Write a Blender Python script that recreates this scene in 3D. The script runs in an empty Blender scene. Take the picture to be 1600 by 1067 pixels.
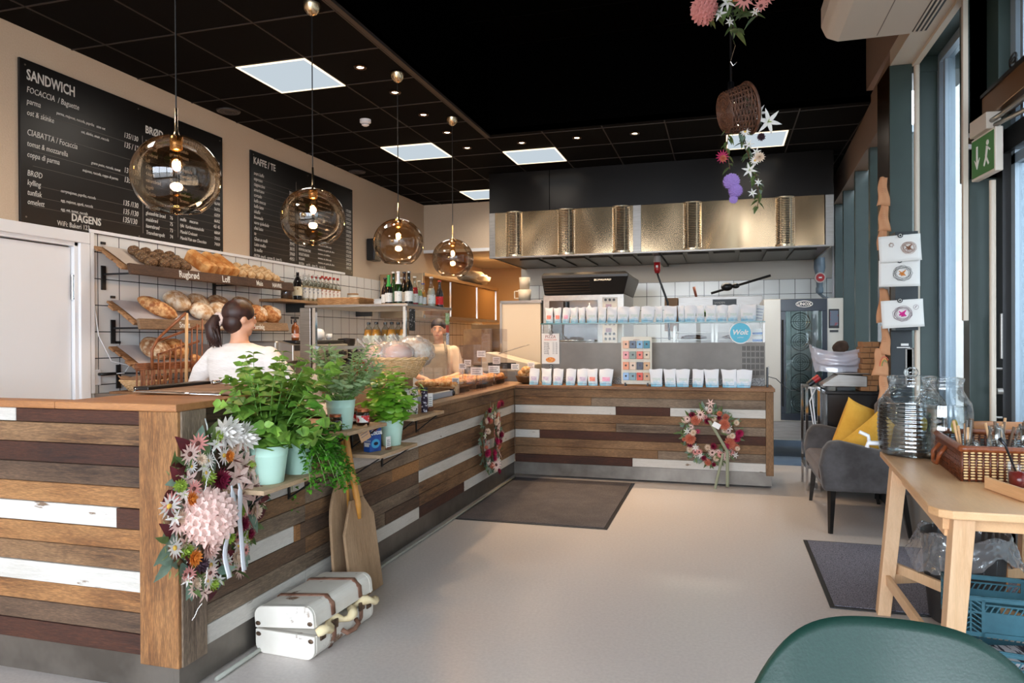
import bpy, bmesh, math, random
from mathutils import Matrix, Vector, Euler, noise
from math import sin, cos, pi, radians, sqrt, atan2
C = bpy.context.scene.collection
scene = bpy.context.scene
random.seed(7)
# ------------------------------------------------------------------ camera
cam = bpy.data.objects.new('camera', bpy.data.cameras.new('camera'))
C.objects.link(cam)
yaw, pitch, roll = .2849, -.0043, -.0045
F = Vector((-sin(yaw)*cos(pitch), cos(yaw)*cos(pitch), sin(pitch)))
R = Vector((cos(yaw), sin(yaw), 0)); U = R.cross(F)
R2 = R*cos(roll) + U*sin(roll); U2 = -R*sin(roll) + U*cos(roll)
cam.matrix_world = Matrix((( R2.x, U2.x, -F.x, 0), (R2.y, U2.y, -F.y, 0), (R2.z, U2.z, -F.z, 1.4), (0, 0, 0, 1)))
cam.data.sensor_width = 36; cam.data.lens = 1121.8/1600*36
cam.data.clip_start = .05; cam.data.clip_end = 200
scene.camera = cam
# ------------------------------------------------------------------ view, world, daylight
scene.view_settings.view_transform = 'Standard'; scene.view_settings.look = 'None'
scene.view_settings.gamma = 1; scene.view_settings.use_curve_mapping = False
scene.view_settings.exposure = 1.0
scene.cycles.max_bounces = 10; scene.cycles.transparent_max_bounces = 24
scene.cycles.sample_clamp_indirect = 6; scene.cycles.use_denoising = True
scene.cycles.caustics_reflective = False; scene.cycles.caustics_refractive = False
w = bpy.data.worlds.new('overcast_sky'); scene.world = w; w.use_nodes = True
wn = w.node_tree.nodes; wn['Background'].inputs[0].default_value = (.80, .89, 1, 1)
wn['Background'].inputs[1].default_value = 7.6

def light(name, kind, loc, energy, col, rot=(0, 0, 0), **kw):
    d = bpy.data.lights.new(name, kind); d.energy = energy; d.color = col
    for k, v in kw.items(): setattr(d, k, v)
    o = bpy.data.objects.new(name, d); o.location = loc; o.rotation_euler = rot; C.objects.link(o); return o
# daylight comes in through the glazed facade and the front windows (sky portals in the openings)
def portal(name, loc, rot, sx, sy):
    o = light(name, 'AREA', loc, 1, (1, 1, 1), rot, shape='RECTANGLE', size=sx, size_y=sy)
    o.data.cycles.is_portal = True
portal('sky_portal_front', (-1.5, -3.05, 1.95), (pi/2, 0, 0), 6.0, 3.0)
portal('sky_portal_facade', (1.85, 1.6, 1.8), (0, pi/2, 0), 3.4, 9.2)
portal('sky_portal_kitchen', (1.60, 8.6, 1.6), (0, pi/2, 0), 3.0, 4.4)

# ------------------------------------------------------------------ materials
def S(r, g, b):
    f = lambda c: ((c/255+.055)/1.055)**2.4 if c > 10 else c/255/12.92
    return (f(r), f(g), f(b), 1)
def new_mat(name):
    m = bpy.data.materials.new(name); m.use_nodes = True
    return m, m.node_tree, m.node_tree.nodes['Principled BSDF']
def mixcol(nt, a, b, fac):
    n = nt.nodes.new('ShaderNodeMix'); n.data_type = 'RGBA'
    n.inputs[6].default_value = a if not hasattr(a, 'is_linked') else (0, 0, 0, 1)
    if hasattr(a, 'is_linked'): nt.links.new(a, n.inputs[6])
    if hasattr(b, 'is_linked'): nt.links.new(b, n.inputs[7])
    else: n.inputs[7].default_value = b
    nt.links.new(fac, n.inputs[0]); return n.outputs[2]
def noise_fac(nt, scale=10, detail=4, stretch=(1, 1, 1), lo=.35, hi=.65, rough=.6, dist=0):
    tc = nt.nodes.new('ShaderNodeTexCoord'); mp = nt.nodes.new('ShaderNodeMapping')
    mp.inputs['Scale'].default_value = stretch
    nz = nt.nodes.new('ShaderNodeTexNoise'); nz.inputs['Scale'].default_value = scale
    nz.inputs['Detail'].default_value = detail; nz.inputs['Roughness'].default_value = rough
    nz.inputs['Distortion'].default_value = dist
    cr = nt.nodes.new('ShaderNodeMapRange'); cr.inputs[1].default_value = lo; cr.inputs[2].default_value = hi
    nt.links.new(tc.outputs['Object'], mp.inputs[0]); nt.links.new(mp.outputs[0], nz.inputs[0])
    nt.links.new(nz.outputs[0], cr.inputs[0]); return cr.outputs[0]
def bump(nt, bs, h, strength=.3, dist=.01):
    b = nt.nodes.new('ShaderNodeBump'); b.inputs['Strength'].default_value = strength
    b.inputs['Distance'].default_value = dist
    nt.links.new(h, b.inputs['Height']); nt.links.new(b.outputs[0], bs.inputs['Normal'])
def mat(name, c1, c2=None, rough=.6, metal=0, scale=20, stretch=(1, 1, 1), lo=.35, hi=.65, bmp=0, bdist=.004,
        emit=None, es=0, alpha=None, coat=0, sheen=0, sss=0, spec=None, detail=4):
    m, nt, bs = new_mat(name)
    bs.inputs['Base Color'].default_value = c1
    bs.inputs['Roughness'].default_value = rough; bs.inputs['Metallic'].default_value = metal
    if c2 or bmp:
        fc = noise_fac(nt, scale, detail, stretch, lo, hi)
        if c2: nt.links.new(mixcol(nt, c1, c2, fc), bs.inputs['Base Color'])
        if bmp: bump(nt, bs, fc, bmp, bdist)
    if emit: bs.inputs['Emission Color'].default_value = emit; bs.inputs['Emission Strength'].default_value = es
    if coat: bs.inputs['Coat Weight'].default_value = coat
    if sheen: bs.inputs['Sheen Weight'].default_value = sheen
    if sss: bs.inputs['Subsurface Weight'].default_value = sss; bs.inputs['Subsurface Radius'].default_value = (.02, .01, .005)
    if spec is not None: bs.inputs['Specular IOR Level'].default_value = spec
    if alpha is not None: bs.inputs['Alpha'].default_value = alpha
    return m
def wood(name, dark, mid, light_, axis='Y', rough=.75, bmp=.5, sc=1.0, wear=None, grain=.6):
    """long-grained timber, grain running along the given axis"""
    m, nt, bs = new_mat(name)
    st = {'X': (1.2, 14, 14), 'Y': (14, 1.2, 14), 'Z': (14, 14, 1.2)}[axis]
    f1 = noise_fac(nt, 4*sc, 8, st, .38, .62, .72, .8)
    f2 = noise_fac(nt, 1.3*sc, 3, tuple(max(1, s/4) for s in st), .35, .65)
    st3 = tuple(s*3 for s in st)
    f3 = noise_fac(nt, 9*sc, 4, st3, .45, .62)
    a = mixcol(nt, dark, mid, f1); b = mixcol(nt, a, light_, f2)
    n = nt.nodes.new('ShaderNodeMix'); n.data_type = 'RGBA'; n.blend_type = 'MULTIPLY'; n.inputs[0].default_value = grain
    g = nt.nodes.new('ShaderNodeMapRange'); g.inputs[3].default_value = .35; g.inputs[4].default_value = 1
    nt.links.new(f3, g.inputs[0]); nt.links.new(b, n.inputs[6]); nt.links.new(g.outputs[0], n.inputs[7])
    out = n.outputs[2]
    if wear:
        fw = noise_fac(nt, 5*sc, 8, tuple(max(1, s/3) for s in st), .66, .70)
        out = mixcol(nt, out, wear, fw)
    nt.links.new(out, bs.inputs['Base Color'])
    bs.inputs['Roughness'].default_value = rough; bump(nt, bs, f1, bmp, .003)
    return m
def tiles(name, col, grout, size, axis_u, axis_v, rough=.18, gap=.012, offs=(0, 0)):
    """glazed square tiles on a wall; the two world axes of the wall are given"""
    m, nt, bs = new_mat(name)
    tc = nt.nodes.new('ShaderNodeTexCoord'); sp = nt.nodes.new('ShaderNodeSeparateXYZ')
    nt.links.new(tc.outputs['Object'], sp.inputs[0])
    def line(ax, off):
        a = nt.nodes.new('ShaderNodeMath'); a.operation = 'ADD'; a.inputs[1].default_value = off
        nt.links.new(sp.outputs[ax], a.inputs[0])
        d = nt.nodes.new('ShaderNodeMath'); d.operation = 'DIVIDE'; d.inputs[1].default_value = size
        nt.links.new(a.outputs[0], d.inputs[0])
        f = nt.nodes.new('ShaderNodeMath'); f.operation = 'FRACT'; nt.links.new(d.outputs[0], f.inputs[0])
        g = nt.nodes.new('ShaderNodeMath'); g.operation = 'LESS_THAN'; g.inputs[1].default_value = gap/size
        nt.links.new(f.outputs[0], g.inputs[0]); return g.outputs[0]
    mx = nt.nodes.new('ShaderNodeMath'); mx.operation = 'MAXIMUM'
    nt.links.new(line(axis_u, offs[0]), mx.inputs[0]); nt.links.new(line(axis_v, offs[1]), mx.inputs[1])
    nt.links.new(mixcol(nt, col, grout, mx.outputs[0]), bs.inputs['Base Color'])
    inv = nt.nodes.new('ShaderNodeMath'); inv.operation = 'SUBTRACT'; inv.inputs[0].default_value = 1
    nt.links.new(mx.outputs[0], inv.inputs[1]); bump(nt, bs, inv.outputs[0], .5, .003)
    bs.inputs['Roughness'].default_value = rough; return m
def glass(name, tint=(1, 1, 1, 1), refl=.08, rough=0.0, edge=None, body=0.0, bodycol=(1, 1, 1, 1)):
    """thin glass: clear or tinted, with mirror reflections that grow at grazing angles"""
    m = bpy.data.materials.new(name); m.use_nodes = True; nt = m.node_tree; nt.nodes.clear()
    out = nt.nodes.new('ShaderNodeOutputMaterial'); tr = nt.nodes.new('ShaderNodeBsdfTransparent')
    gl = nt.nodes.new('ShaderNodeBsdfGlossy'); gl.inputs['Roughness'].default_value = rough
    tr.inputs[0].default_value = tint
    lw = nt.nodes.new('ShaderNodeLayerWeight'); lw.inputs[0].default_value = .25
    if edge:
        mc = mixcol(nt, tint, edge, lw.outputs['Facing']); nt.links.new(mc, tr.inputs[0])
    mr = nt.nodes.new('ShaderNodeMapRange'); mr.inputs[3].default_value = refl*.5; mr.inputs[4].default_value = min(1, refl*5)
    nt.links.new(lw.outputs['Fresnel'], mr.inputs[0])
    mx = nt.nodes.new('ShaderNodeMixShader')
    nt.links.new(mr.outputs[0], mx.inputs[0]); nt.links.new(tr.outputs[0], mx.inputs[1]); nt.links.new(gl.outputs[0], mx.inputs[2])
    last = mx.outputs[0]
    if body:
        df = nt.nodes.new('ShaderNodeBsdfPrincipled'); df.inputs['Base Color'].default_value = bodycol
        df.inputs['Roughness'].default_value = .3
        m2 = nt.nodes.new('ShaderNodeMixShader'); m2.inputs[0].default_value = body
        nt.links.new(last, m2.inputs[1]); nt.links.new(df.outputs[0], m2.inputs[2]); last = m2.outputs[0]
    nt.links.new(last, out.inputs[0]); return m
def emis(name, col, s):
    m = bpy.data.materials.new(name); m.use_nodes = True; nt = m.node_tree; nt.nodes.clear()
    out = nt.nodes.new('ShaderNodeOutputMaterial'); e = nt.nodes.new('ShaderNodeEmission')
    e.inputs[0].default_value = col; e.inputs[1].default_value = s; nt.links.new(e.outputs[0], out.inputs[0]); return m

# ------------------------------------------------------------------ mesh building
def T(x, y, z): return Matrix.Translation((x, y, z))
def RX(a): return Matrix.Rotation(a, 4, 'X')
def RY(a): return Matrix.Rotation(a, 4, 'Y')
def RZ(a): return Matrix.Rotation(a, 4, 'Z')
def SC(x, y, z): return Matrix.Diagonal((x, y, z, 1))
def frame(p, d, up=(0, 0, 1)):
    """matrix whose local Y points along d at p"""
    d = Vector(d).normalized(); u = Vector(up)
    if abs(d.dot(u.normalized())) > .98: u = Vector((1, 0, 0))
    x = d.cross(u).normalized(); z = x.cross(d)
    return Matrix(((x.x, d.x, z.x, p[0]), (x.y, d.y, z.y, p[1]), (x.z, d.z, z.z, p[2]), (0, 0, 0, 1)))
class MB:
    def __init__(s): s.v = []; s.f = []; s.m = []
    def add(s, vs, fs, M=None, mi=0):
        b = len(s.v)
        s.v += [tuple(M @ Vector(q)) for q in vs] if M is not None else [tuple(q) for q in vs]
        s.f += [tuple(i+b for i in q) for q in fs]; s.m += [mi]*len(fs); return s
    def box(s, x0, x1, y0, y1, z0, z1, M=None, mi=0):
        return s.add([(x0, y0, z0), (x1, y0, z0), (x1, y1, z0), (x0, y1, z0), (x0, y0, z1), (x1, y0, z1), (x1, y1, z1), (x0, y1, z1)],
                     [(0, 3, 2, 1), (4, 5, 6, 7), (0, 1, 5, 4), (1, 2, 6, 5), (2, 3, 7, 6), (3, 0, 4, 7)], M, mi)
    def bar(s, a, b, w, h, mi=0, up=(0, 0, 1)):
        a = Vector(a); b = Vector(b)
        return s.box(-w/2, w/2, 0, (b-a).length, -h/2, h/2, frame(a, b-a, up), mi)
    def lathe(s, prof, n=24, M=None, mi=0, closed=False):
        vs = []; fs = []
        for r, z in prof:
            for k in range(n): vs.append((r*cos(2*pi*k/n), r*sin(2*pi*k/n), z))
        L = len(prof)
        for i in range(L-1 if not closed else L):
            j = (i+1) % L
            for k in range(n):
                fs.append((i*n+k, i*n+(k+1) % n, j*n+(k+1) % n, j*n+k))
        if not closed:
            if prof[0][0] > 1e-6: fs.append(tuple(reversed(range(n))))
            if prof[-1][0] > 1e-6: fs.append(tuple((L-1)*n+k for k in range(n)))
        return s.add(vs, fs, M, mi)
    def shell(s, prof, n=24, M=None, mi=0):
        """open lathed surface without caps"""
        vs = []; fs = []
        for r, z in prof:
            for k in range(n): vs.append((r*cos(2*pi*k/n), r*sin(2*pi*k/n), z))
        for i in range(len(prof)-1):
            for k in range(n): fs.append((i*n+k, i*n+(k+1) % n, (i+1)*n+(k+1) % n, (i+1)*n+k))
        return s.add(vs, fs, M, mi)
    def cyl(s, r, z0, z1, n=20, M=None, mi=0): return s.lathe([(r, z0), (r, z1)], n, M, mi)
    def tube(s, pts, r, n=8, M=None, mi=0, closed=False, flat=1):
        pts = [Vector(p) for p in pts]; L = len(pts); vs = []; fs = []
        x = None
        for i, p in enumerate(pts):
            d = (pts[(i+1) % L]-pts[i-1]) if closed else (pts[min(i+1, L-1)]-pts[max(i-1, 0)])
            if d.length < 1e-9: d = Vector((0, 0, 1))
            d.normalize()
            if x is None:
                x = d.cross(Vector((0, 0, 1)));
                if x.length < .1: x = d.cross(Vector((1, 0, 0)))
            x = (x-d*x.dot(d)).normalized(); y = d.cross(x)
            rr = r[i] if isinstance(r, (list, tuple)) else r
            for k in range(n):
                a = 2*pi*k/n; vs.append(p+x*rr*cos(a)+y*rr*sin(a)*flat)
        for i in range(L if closed else L-1):
            j = (i+1) % L
            for k in range(n): fs.append((i*n+k, i*n+(k+1) % n, j*n+(k+1) % n, j*n+k))
        if not closed: fs += [tuple(reversed(range(n))), tuple((L-1)*n+k for k in range(n))]
        return s.add(vs, fs, M, mi)
    def prism(s, poly, h0, h1, M=None, mi=0):
        """2-D outline (x,y) extruded along local z"""
        n = len(poly)
        vs = [(x, y, h0) for x, y in poly]+[(x, y, h1) for x, y in poly]
        fs = [tuple(reversed(range(n))), tuple(range(n, 2*n))]+[(i, (i+1) % n, n+(i+1) % n, n+i) for i in range(n)]
        return s.add(vs, fs, M, mi)
    def ball(s, c, r, M=None, mi=0, nu=16, nv=10, fn=None):
        if not isinstance(r, (tuple, list)): r = (r, r, r)
        vs = []; fs = []
        for j in range(1, nv):
            th = pi*j/nv
            for i in range(nu):
                ph = 2*pi*i/nu; d = (sin(th)*cos(ph), sin(th)*sin(ph), cos(th)); k = fn(d) if fn else 1
                vs.append((c[0]+r[0]*d[0]*k, c[1]+r[1]*d[1]*k, c[2]+r[2]*d[2]*k))
        kt = fn((0, 0, 1)) if fn else 1; kb = fn((0, 0, -1)) if fn else 1
        vs += [(c[0], c[1], c[2]+r[2]*kt), (c[0], c[1], c[2]-r[2]*kb)]; t = len(vs)-2
        for j in range(nv-2):
            for i in range(nu): fs.append((j*nu+i, (j+1)*nu+i, (j+1)*nu+(i+1) % nu, j*nu+(i+1) % nu))
        for i in range(nu):
            fs.append((t, i, (i+1) % nu)); fs.append((t+1, (nv-2)*nu+(i+1) % nu, (nv-2)*nu+i))
        return s.add(vs, fs, M, mi)
    def surf(s, fn, nu, nv, M=None, mi=0, cu=False, flip=False):
        """surface fn(u,v), u,v in 0..1"""
        vs = [fn(i/(nu if cu else nu-1), j/(nv-1)) for j in range(nv) for i in range(nu)]; fs = []
        for j in range(nv-1):
            for i in range(nu if cu else nu-1):
                q = (j*nu+i, j*nu+(i+1) % nu, (j+1)*nu+(i+1) % nu, (j+1)*nu+i)
                fs.append(tuple(reversed(q)) if flip else q)
        return s.add(vs, fs, M, mi)
    def loft(s, rings, M=None, mi=0, cap=True):
        n = len(rings[0]); vs = [p for r_ in rings for p in r_]; fs = []
        for i in range(len(rings)-1):
            for k in range(n): fs.append((i*n+k, i*n+(k+1) % n, (i+1)*n+(k+1) % n, (i+1)*n+k))
        if cap: fs += [tuple(reversed(range(n))), tuple((len(rings)-1)*n+k for k in range(n))]
        return s.add(vs, fs, M, mi)
    def mesh(s, name, mats, smooth=False, fix=True):
        me = bpy.data.meshes.new(name); me.from_pydata(s.v, [], s.f)
        for m in (mats if isinstance(mats, (list, tuple)) else [mats]): me.materials.append(m)
        me.polygons.foreach_set('material_index', s.m)
        if fix:
            b = bmesh.new(); b.from_mesh(me); bmesh.ops.recalc_face_normals(b, faces=b.faces); b.to_mesh(me); b.free()
        if smooth: me.polygons.foreach_set('use_smooth', [True]*len(me.polygons))
        me.update(); return me
    def build(s, name, mats, parent=None, smooth=False, bevel=0, seg=2, solid=0, sub=0, auto=None, fix=True, remesh=0):
        me = s.mesh(name, mats, smooth or bool(auto), fix)
        o = bpy.data.objects.new(name, me); C.objects.link(o)
        if auto:
            try: me.set_sharp_from_angle(angle=radians(auto))
            except Exception: pass
        if parent: o.parent = parent
        if remesh:
            d = o.modifiers.new('remesh', 'REMESH'); d.mode = 'VOXEL'; d.voxel_size = remesh; d.use_smooth_shade = True
            d = o.modifiers.new('smooth', 'SMOOTH'); d.factor = .6; d.iterations = 6
        if solid: d = o.modifiers.new('solidify', 'SOLIDIFY'); d.thickness = solid; d.offset = 0
        if bevel:
            d = o.modifiers.new('bevel', 'BEVEL'); d.width = bevel; d.segments = seg; d.limit_method = 'ANGLE'; d.angle_limit = radians(40)
        if sub: d = o.modifiers.new('subdivision', 'SUBSURF'); d.levels = sub; d.render_levels = sub
        return o
def tag(o, label=None, cat=None, group=None, kind=None):
    if label: o['label'] = label
    if cat: o['category'] = cat
    if group: o['group'] = group
    if kind: o['kind'] = kind
    return o
def struct(o): o['kind'] = 'structure'; return o
def thing(name, label, cat, loc=(0, 0, 0), rz=0, group=None, rot=None):
    o = bpy.data.objects.new(name, None); C.objects.link(o); o.empty_display_size = .1
    o.location = loc; o.rotation_euler = rot if rot else (0, 0, rz)
    return tag(o, label, cat, group)
def part(name, me, parent, loc=(0, 0, 0), rot=(0, 0, 0), sc=(1, 1, 1)):
    o = bpy.data.objects.new(name, me); C.objects.link(o); o.parent = parent
    o.location = loc; o.rotation_euler = rot; o.scale = sc; return o
def dup(root, loc=None, rz=None, label=None, group=None, rot=None, sc=None):
    r = root.copy(); C.objects.link(r)
    if loc is not None: r.location = loc
    if rz is not None: r.rotation_euler = (0, 0, rz)
    if rot is not None: r.rotation_euler = rot
    if sc is not None: r.scale = sc if isinstance(sc, tuple) else (sc, sc, sc)
    if label: r['label'] = label
    if group: r['group'] = group
    for ch in list(root.children):
        c = ch.copy(); C.objects.link(c); c.parent = r
        for g in list(ch.children):
            d = g.copy(); C.objects.link(d); d.parent = c
    return r
WALL_L = (pi/2, 0, pi/2)      # lettering that faces +X
FRONT = (pi/2, 0, 0)          # lettering that faces -Y
def text(name, body, size, loc, rot, m, parent=None, align='LEFT', ext=.0006, space=1.0, line=1.0, res=2, sx=1.0, shear=0, bold=0):
    d = bpy.data.curves.new(name, 'FONT'); d.body = body; d.size = size; d.align_x = align
    d.extrude = ext; d.resolution_u = res; d.space_character = space; d.space_line = line; d.shear = shear; d.offset = bold
    d.materials.append(m)
    tmp = bpy.data.objects.new(name, d); me = bpy.data.meshes.new_from_object(tmp); me.name = name
    bpy.data.objects.remove(tmp); bpy.data.curves.remove(d)
    o = bpy.data.objects.new(name, me); C.objects.link(o); o.location = loc; o.rotation_euler = rot; o.scale = (sx, 1, 1)
    if parent: o.parent = parent
    return o
def rad_pts(n, r, z=0, ph=0): return [(r*cos(2*pi*k/n+ph), r*sin(2*pi*k/n+ph), z) for k in range(n)]
def nz3(x, y, z, s=1.0): return noise.noise(Vector((x*s, y*s, z*s)))

# ================================================================== THE ROOM
M_floor, nt, bs = new_mat('polished_concrete')
f1 = noise_fac(nt, .7, 2, (1, 1, 1), .1, .9); f2 = noise_fac(nt, 60, 6, (1, 1, 1), .3, .8)
nt.links.new(mixcol(nt, mixcol(nt, S(200, 190, 184), S(208, 199, 193), f1), S(186, 176, 171), f2), bs.inputs['Base Color'])
bs.inputs['Roughness'].default_value = .3
M_ffloor = mat('blue_vinyl_floor', S(88, 112, 142), S(102, 124, 150), rough=.35, scale=6)
M_beige = mat('beige_wall_paint', S(205, 182, 156), S(210, 188, 163), rough=.8, scale=90, bmp=.15)
M_white = mat('white_paint', S(236, 236, 238), rough=.45)
M_ceil = mat('black_ceiling_tile', S(6, 4, 3), S(11, 8, 6), rough=.95, scale=160, spec=.1)
M_black = mat('matt_black_paint', S(3, 3, 3), rough=.9, spec=0)
M_grid = mat('bronze_ceiling_grid', S(44, 33, 27), rough=.6)
M_tileL = tiles('white_wall_tiles', S(226, 226, 224), S(50, 52, 56), .2075, 1, 2, gap=.0075, offs=(.085, -.01))
M_tileB = tiles('white_kitchen_tiles', S(212, 214, 212), S(60, 62, 64), .2075, 0, 2, gap=.0075, offs=(.05, -.145))
M_teal = mat('grey_green_steel', S(50, 64, 61), S(55, 70, 66), rough=.4, scale=3)
M_teald = mat('dark_slate_steel', S(36, 43, 47), rough=.4)
M_warmpanel = mat('warm_reflection_panel', S(70, 48, 26), rough=.25, metal=.7)  # dark panel, with warm reflected light put into its colour
M_cream = mat('cream_trim_paint', S(206, 194, 178), rough=.5)
M_brownf = mat('brown_fascia', S(128, 104, 88), rough=.7)
M_alu = mat('window_aluminium', S(150, 164, 176), rough=.3, metal=.3)
M_pane = glass('window_glass', (.56, .59, .60, 1), .05)  # grey tint added to dim the street seen through the glass
M_steel = mat('brushed_steel', S(136, 131, 126), S(156, 150, 144), rough=.36, metal=.85, scale=6, stretch=(1, 1, 30))
M_steelk = mat('galvanised_kick_steel', S(96, 89, 82), S(126, 119, 111), rough=.45, metal=.7, scale=3, bmp=.02)
M_chrome = mat('chrome', S(220, 220, 222), rough=.08, metal=1)
M_blk = mat('black_plastic', S(18, 18, 20), rough=.4)
M_paper = mat('white_paper', S(236, 234, 230), rough=.8)

def room(name, *boxes, m, bevel=0):
    b = MB()
    for q in boxes: b.box(*q)
    return struct(b.build(name, m, bevel=bevel))
struct(MB().box(-4.9, 1.95, -3.2, 14.2, -.1, 0).build('floor', M_floor))
struct(MB().box(-2.9, 1.48, 8.36, 10.9, 0, .004).build('floor_kitchen', M_ffloor))
room('wall_left', (-4.9, -4.8, 3.2, 4.4, 0, 2.3), (-4.9, -4.7, -3.2, 3.30, 0, 3.6), (-4.9, -4.7, 3.30, 4.32, 2.16, 3.6), (-4.9, -4.7, 4.32, 14.2, 0, 3.6), m=M_beige)  # first box is an unseen backing added against light leaking round the door
room('wall_left_tiles', (-4.70, -4.688, 4.425, 10.93, .0, 2.232), m=M_tileL)
room('trim_1', (-4.70, -4.672, 4.395, 8.3, 2.233, 2.258), (-4.70, -4.665, 4.395, 4.43, .99, 2.230), m=M_white)
# the back wall: full height left part is a bulkhead over the alcove; the kitchen part reaches the floor
room('wall_back', (-4.9, -2.98, 10.93, 11.05, 2.83, 3.6), (-3.04, 1.9, 10.93, 11.05, 0, 3.6), m=M_beige)
M_cwall = mat('grey_white_kitchen_wall', S(188, 182, 172), rough=.6)
room('wall_back_kitchen', (-3.04, 1.50, 10.915, 10.93, 2.225, 3.59), m=M_cwall)
room('wall_back_tiles', (-3.04, 1.49, 10.90, 10.93, .0, 2.225), m=M_tileB)
room('trim_2', (-4.7, -2.96, 10.90, 10.955, 2.80, 2.85), m=M_white)
M_orange = mat('ochre_wall_paint', S(176, 138, 96), rough=.8)
room('wall_alcove', (-4.7, -2.3, 13.9, 14.05, 0, 2.9), (-2.45, -2.3, 11.05, 13.9, 0, 2.9), m=M_orange)
room('ceiling_alcove', (-4.7, -2.3, 11.05, 13.95, 2.82, 2.9), m=mat('alcove_ceiling_tile', S(190, 176, 158), rough=.8))
room('wall_front', (-4.9, -4.3, -3.2, -3.0, 0, 4.6), (1.3, 1.95, -3.2, -3.0, 0, 4.6), (-4.3, 1.3, -3.2, -3.0, 3.4, 4.6), (-4.3, 1.3, -3.2, -3.0, 0, .45),
     (-2.5, -2.4, -3.2, -3.0, .45, 3.4), (-.6, -.5, -3.2, -3.0, .45, 3.4), m=M_teal)
# ceilings: low tiled ceiling left and at the back, raised black bay in the middle
room('ceiling', (-4.9, -2.42, -3.2, 11.0, 3.592, 3.66), (-2.42, 1.6, 7.39, 11.0, 3.592, 3.66), m=M_ceil)
g = MB()
for k in range(-20, 3):
    x = -3.743+.638*k
for k in range(-1, 9):
    x = -3.743+.638*k
    if x < -4.7: continue
    y0 = -3 if x < -2.43 else 7.39
    if x < 1.4: g.box(x-.006, x+.006, y0, 10.93, 3.586, 3.592)
for k in range(-12, 10):
    y = 4.91+.638*k
    g.box(-4.7, -2.42 if y < 7.39 else 1.4, y-.006, y+.006, 3.586, 3.592)
struct(g.build('trim_3', M_grid))
room('ceiling_raised', (-2.5, 1.4, -3.2, 7.45, 4.52, 4.6), m=mat('raised_ceiling_tile', S(4, 4, 4), rough=.95, spec=0))
room('wall_bulkhead', (-2.47, -2.42, -3.2, 7.44, 3.60, 4.52), (-2.42, 1.4, 7.39, 7.44, 3.60, 4.52), m=M_black)
g = MB()
for k in range(6): g.box(-2.0+.62*k, -1.99+.62*k, -3, 7.39, 4.514, 4.52)
for k in range(17): g.box(-2.42, 1.3, -2.6+.62*k, -2.59+.62*k, 4.514, 4.52)
struct(g.build('trim_4', mat('dark_grid', S(10, 9, 8), rough=.9, spec=0)))
room('trim_5', (-2.445, -2.405, -3.0, 7.41, 3.575, 3.60), m=M_grid)
# ------------------------------------------------------------------ right facade, kitchen side (slightly splayed)
FX = lambda y: 1.30+(y-6.4)*.04
def fbox(b, y0, y1, z0, z1, d0=0, d1=.2, mi=0):
    x0, x1 = FX(y0), FX(y1)
    return b.add([(x0+d0, y0, z0), (x0+d1, y0, z0), (x1+d1, y1, z0), (x1+d0, y1, z0), (x0+d0, y0, z1), (x0+d1, y0, z1), (x1+d1, y1, z1), (x1+d0, y1, z1)],
          [(0, 3, 2, 1), (4, 5, 6, 7), (0, 1, 5, 4), (1, 2, 6, 5), (2, 3, 7, 6), (3, 0, 4, 7)], None, mi)
b = MB(); fbox(b, 6.4, 10.95, 3.22, 3.66, 0, .15); struct(b.build('wall_right_beam', M_brownf))
b = MB(); fbox(b, 6.86, 10.95, 0, .22, .1, .4); struct(b.build('wall_right_sill', M_teald))
b = MB()
for y, wd in ((10.72, .16), (9.75, .10), (8.65, .10), (7.6, .10), (6.95, .12)):
    fbox(b, y, y+wd, .22, 3.22, .02, .3)
struct(b.build('window_1', M_teal))
b = MB()
for y in (10.64, 9.86, 9.67, 8.76, 8.57, 7.71, 7.52, 7.08): fbox(b, y, y+.05, .22, 3.22, .2, .27)
fbox(b, 6.9, 10.8, 3.16, 3.22, .2, .27); fbox(b, 6.9, 10.8, .22, .28, .2, .27)
struct(b.build('window_1_frame', M_alu))
b = MB(); fbox(b, 6.9, 10.8, .22, 3.22, .235, .243); struct(b.build('window_1_glass', M_pane))
b = MB(); b.box(1.475, 1.50, 10.86, 10.9, 0, 3.3); struct(b.build('trim_6', M_white))
# ------------------------------------------------------------------ pillar with the drawings
room('pillar', (1.302, 1.455, 6.40, 6.86, 0, 3.58), m=M_teald)
room('pillar_side_panel', (1.294, 1.302, 6.41, 6.86, 0.2, 3.58), m=M_warmpanel)
room('trim_7', (1.296, 1.456, 6.392, 6.40, 1.9, 3.57), m=M_teal)
room('wall_plinth', (1.30, 1.72, 5.2, 6.39, 0, .34), m=mat('grey_plinth', S(150, 148, 144), rough=.6))
pp = MB(); pp.cyl(.021, .34, 3.57, 16, T(1.487, 6.38, 0)); struct(pp.build('trim_8', M_cream, auto=40))
room('wall_right_header', (1.30, 1.456, -3.2, 6.40, 3.575, 3.70), m=M_cream)
room('wall_right_fascia', (1.30, 1.40, -3.2, 7.44, 3.70, 4.6), m=M_brownf)
room('trim_9', (1.456, 1.50, -3.0, 6.40, 3.55, 3.61), m=M_cream)
room('wall_right_upper', (1.50, 1.9, -3.2, 6.42, 3.62, 4.6), m=M_teal)
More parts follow.
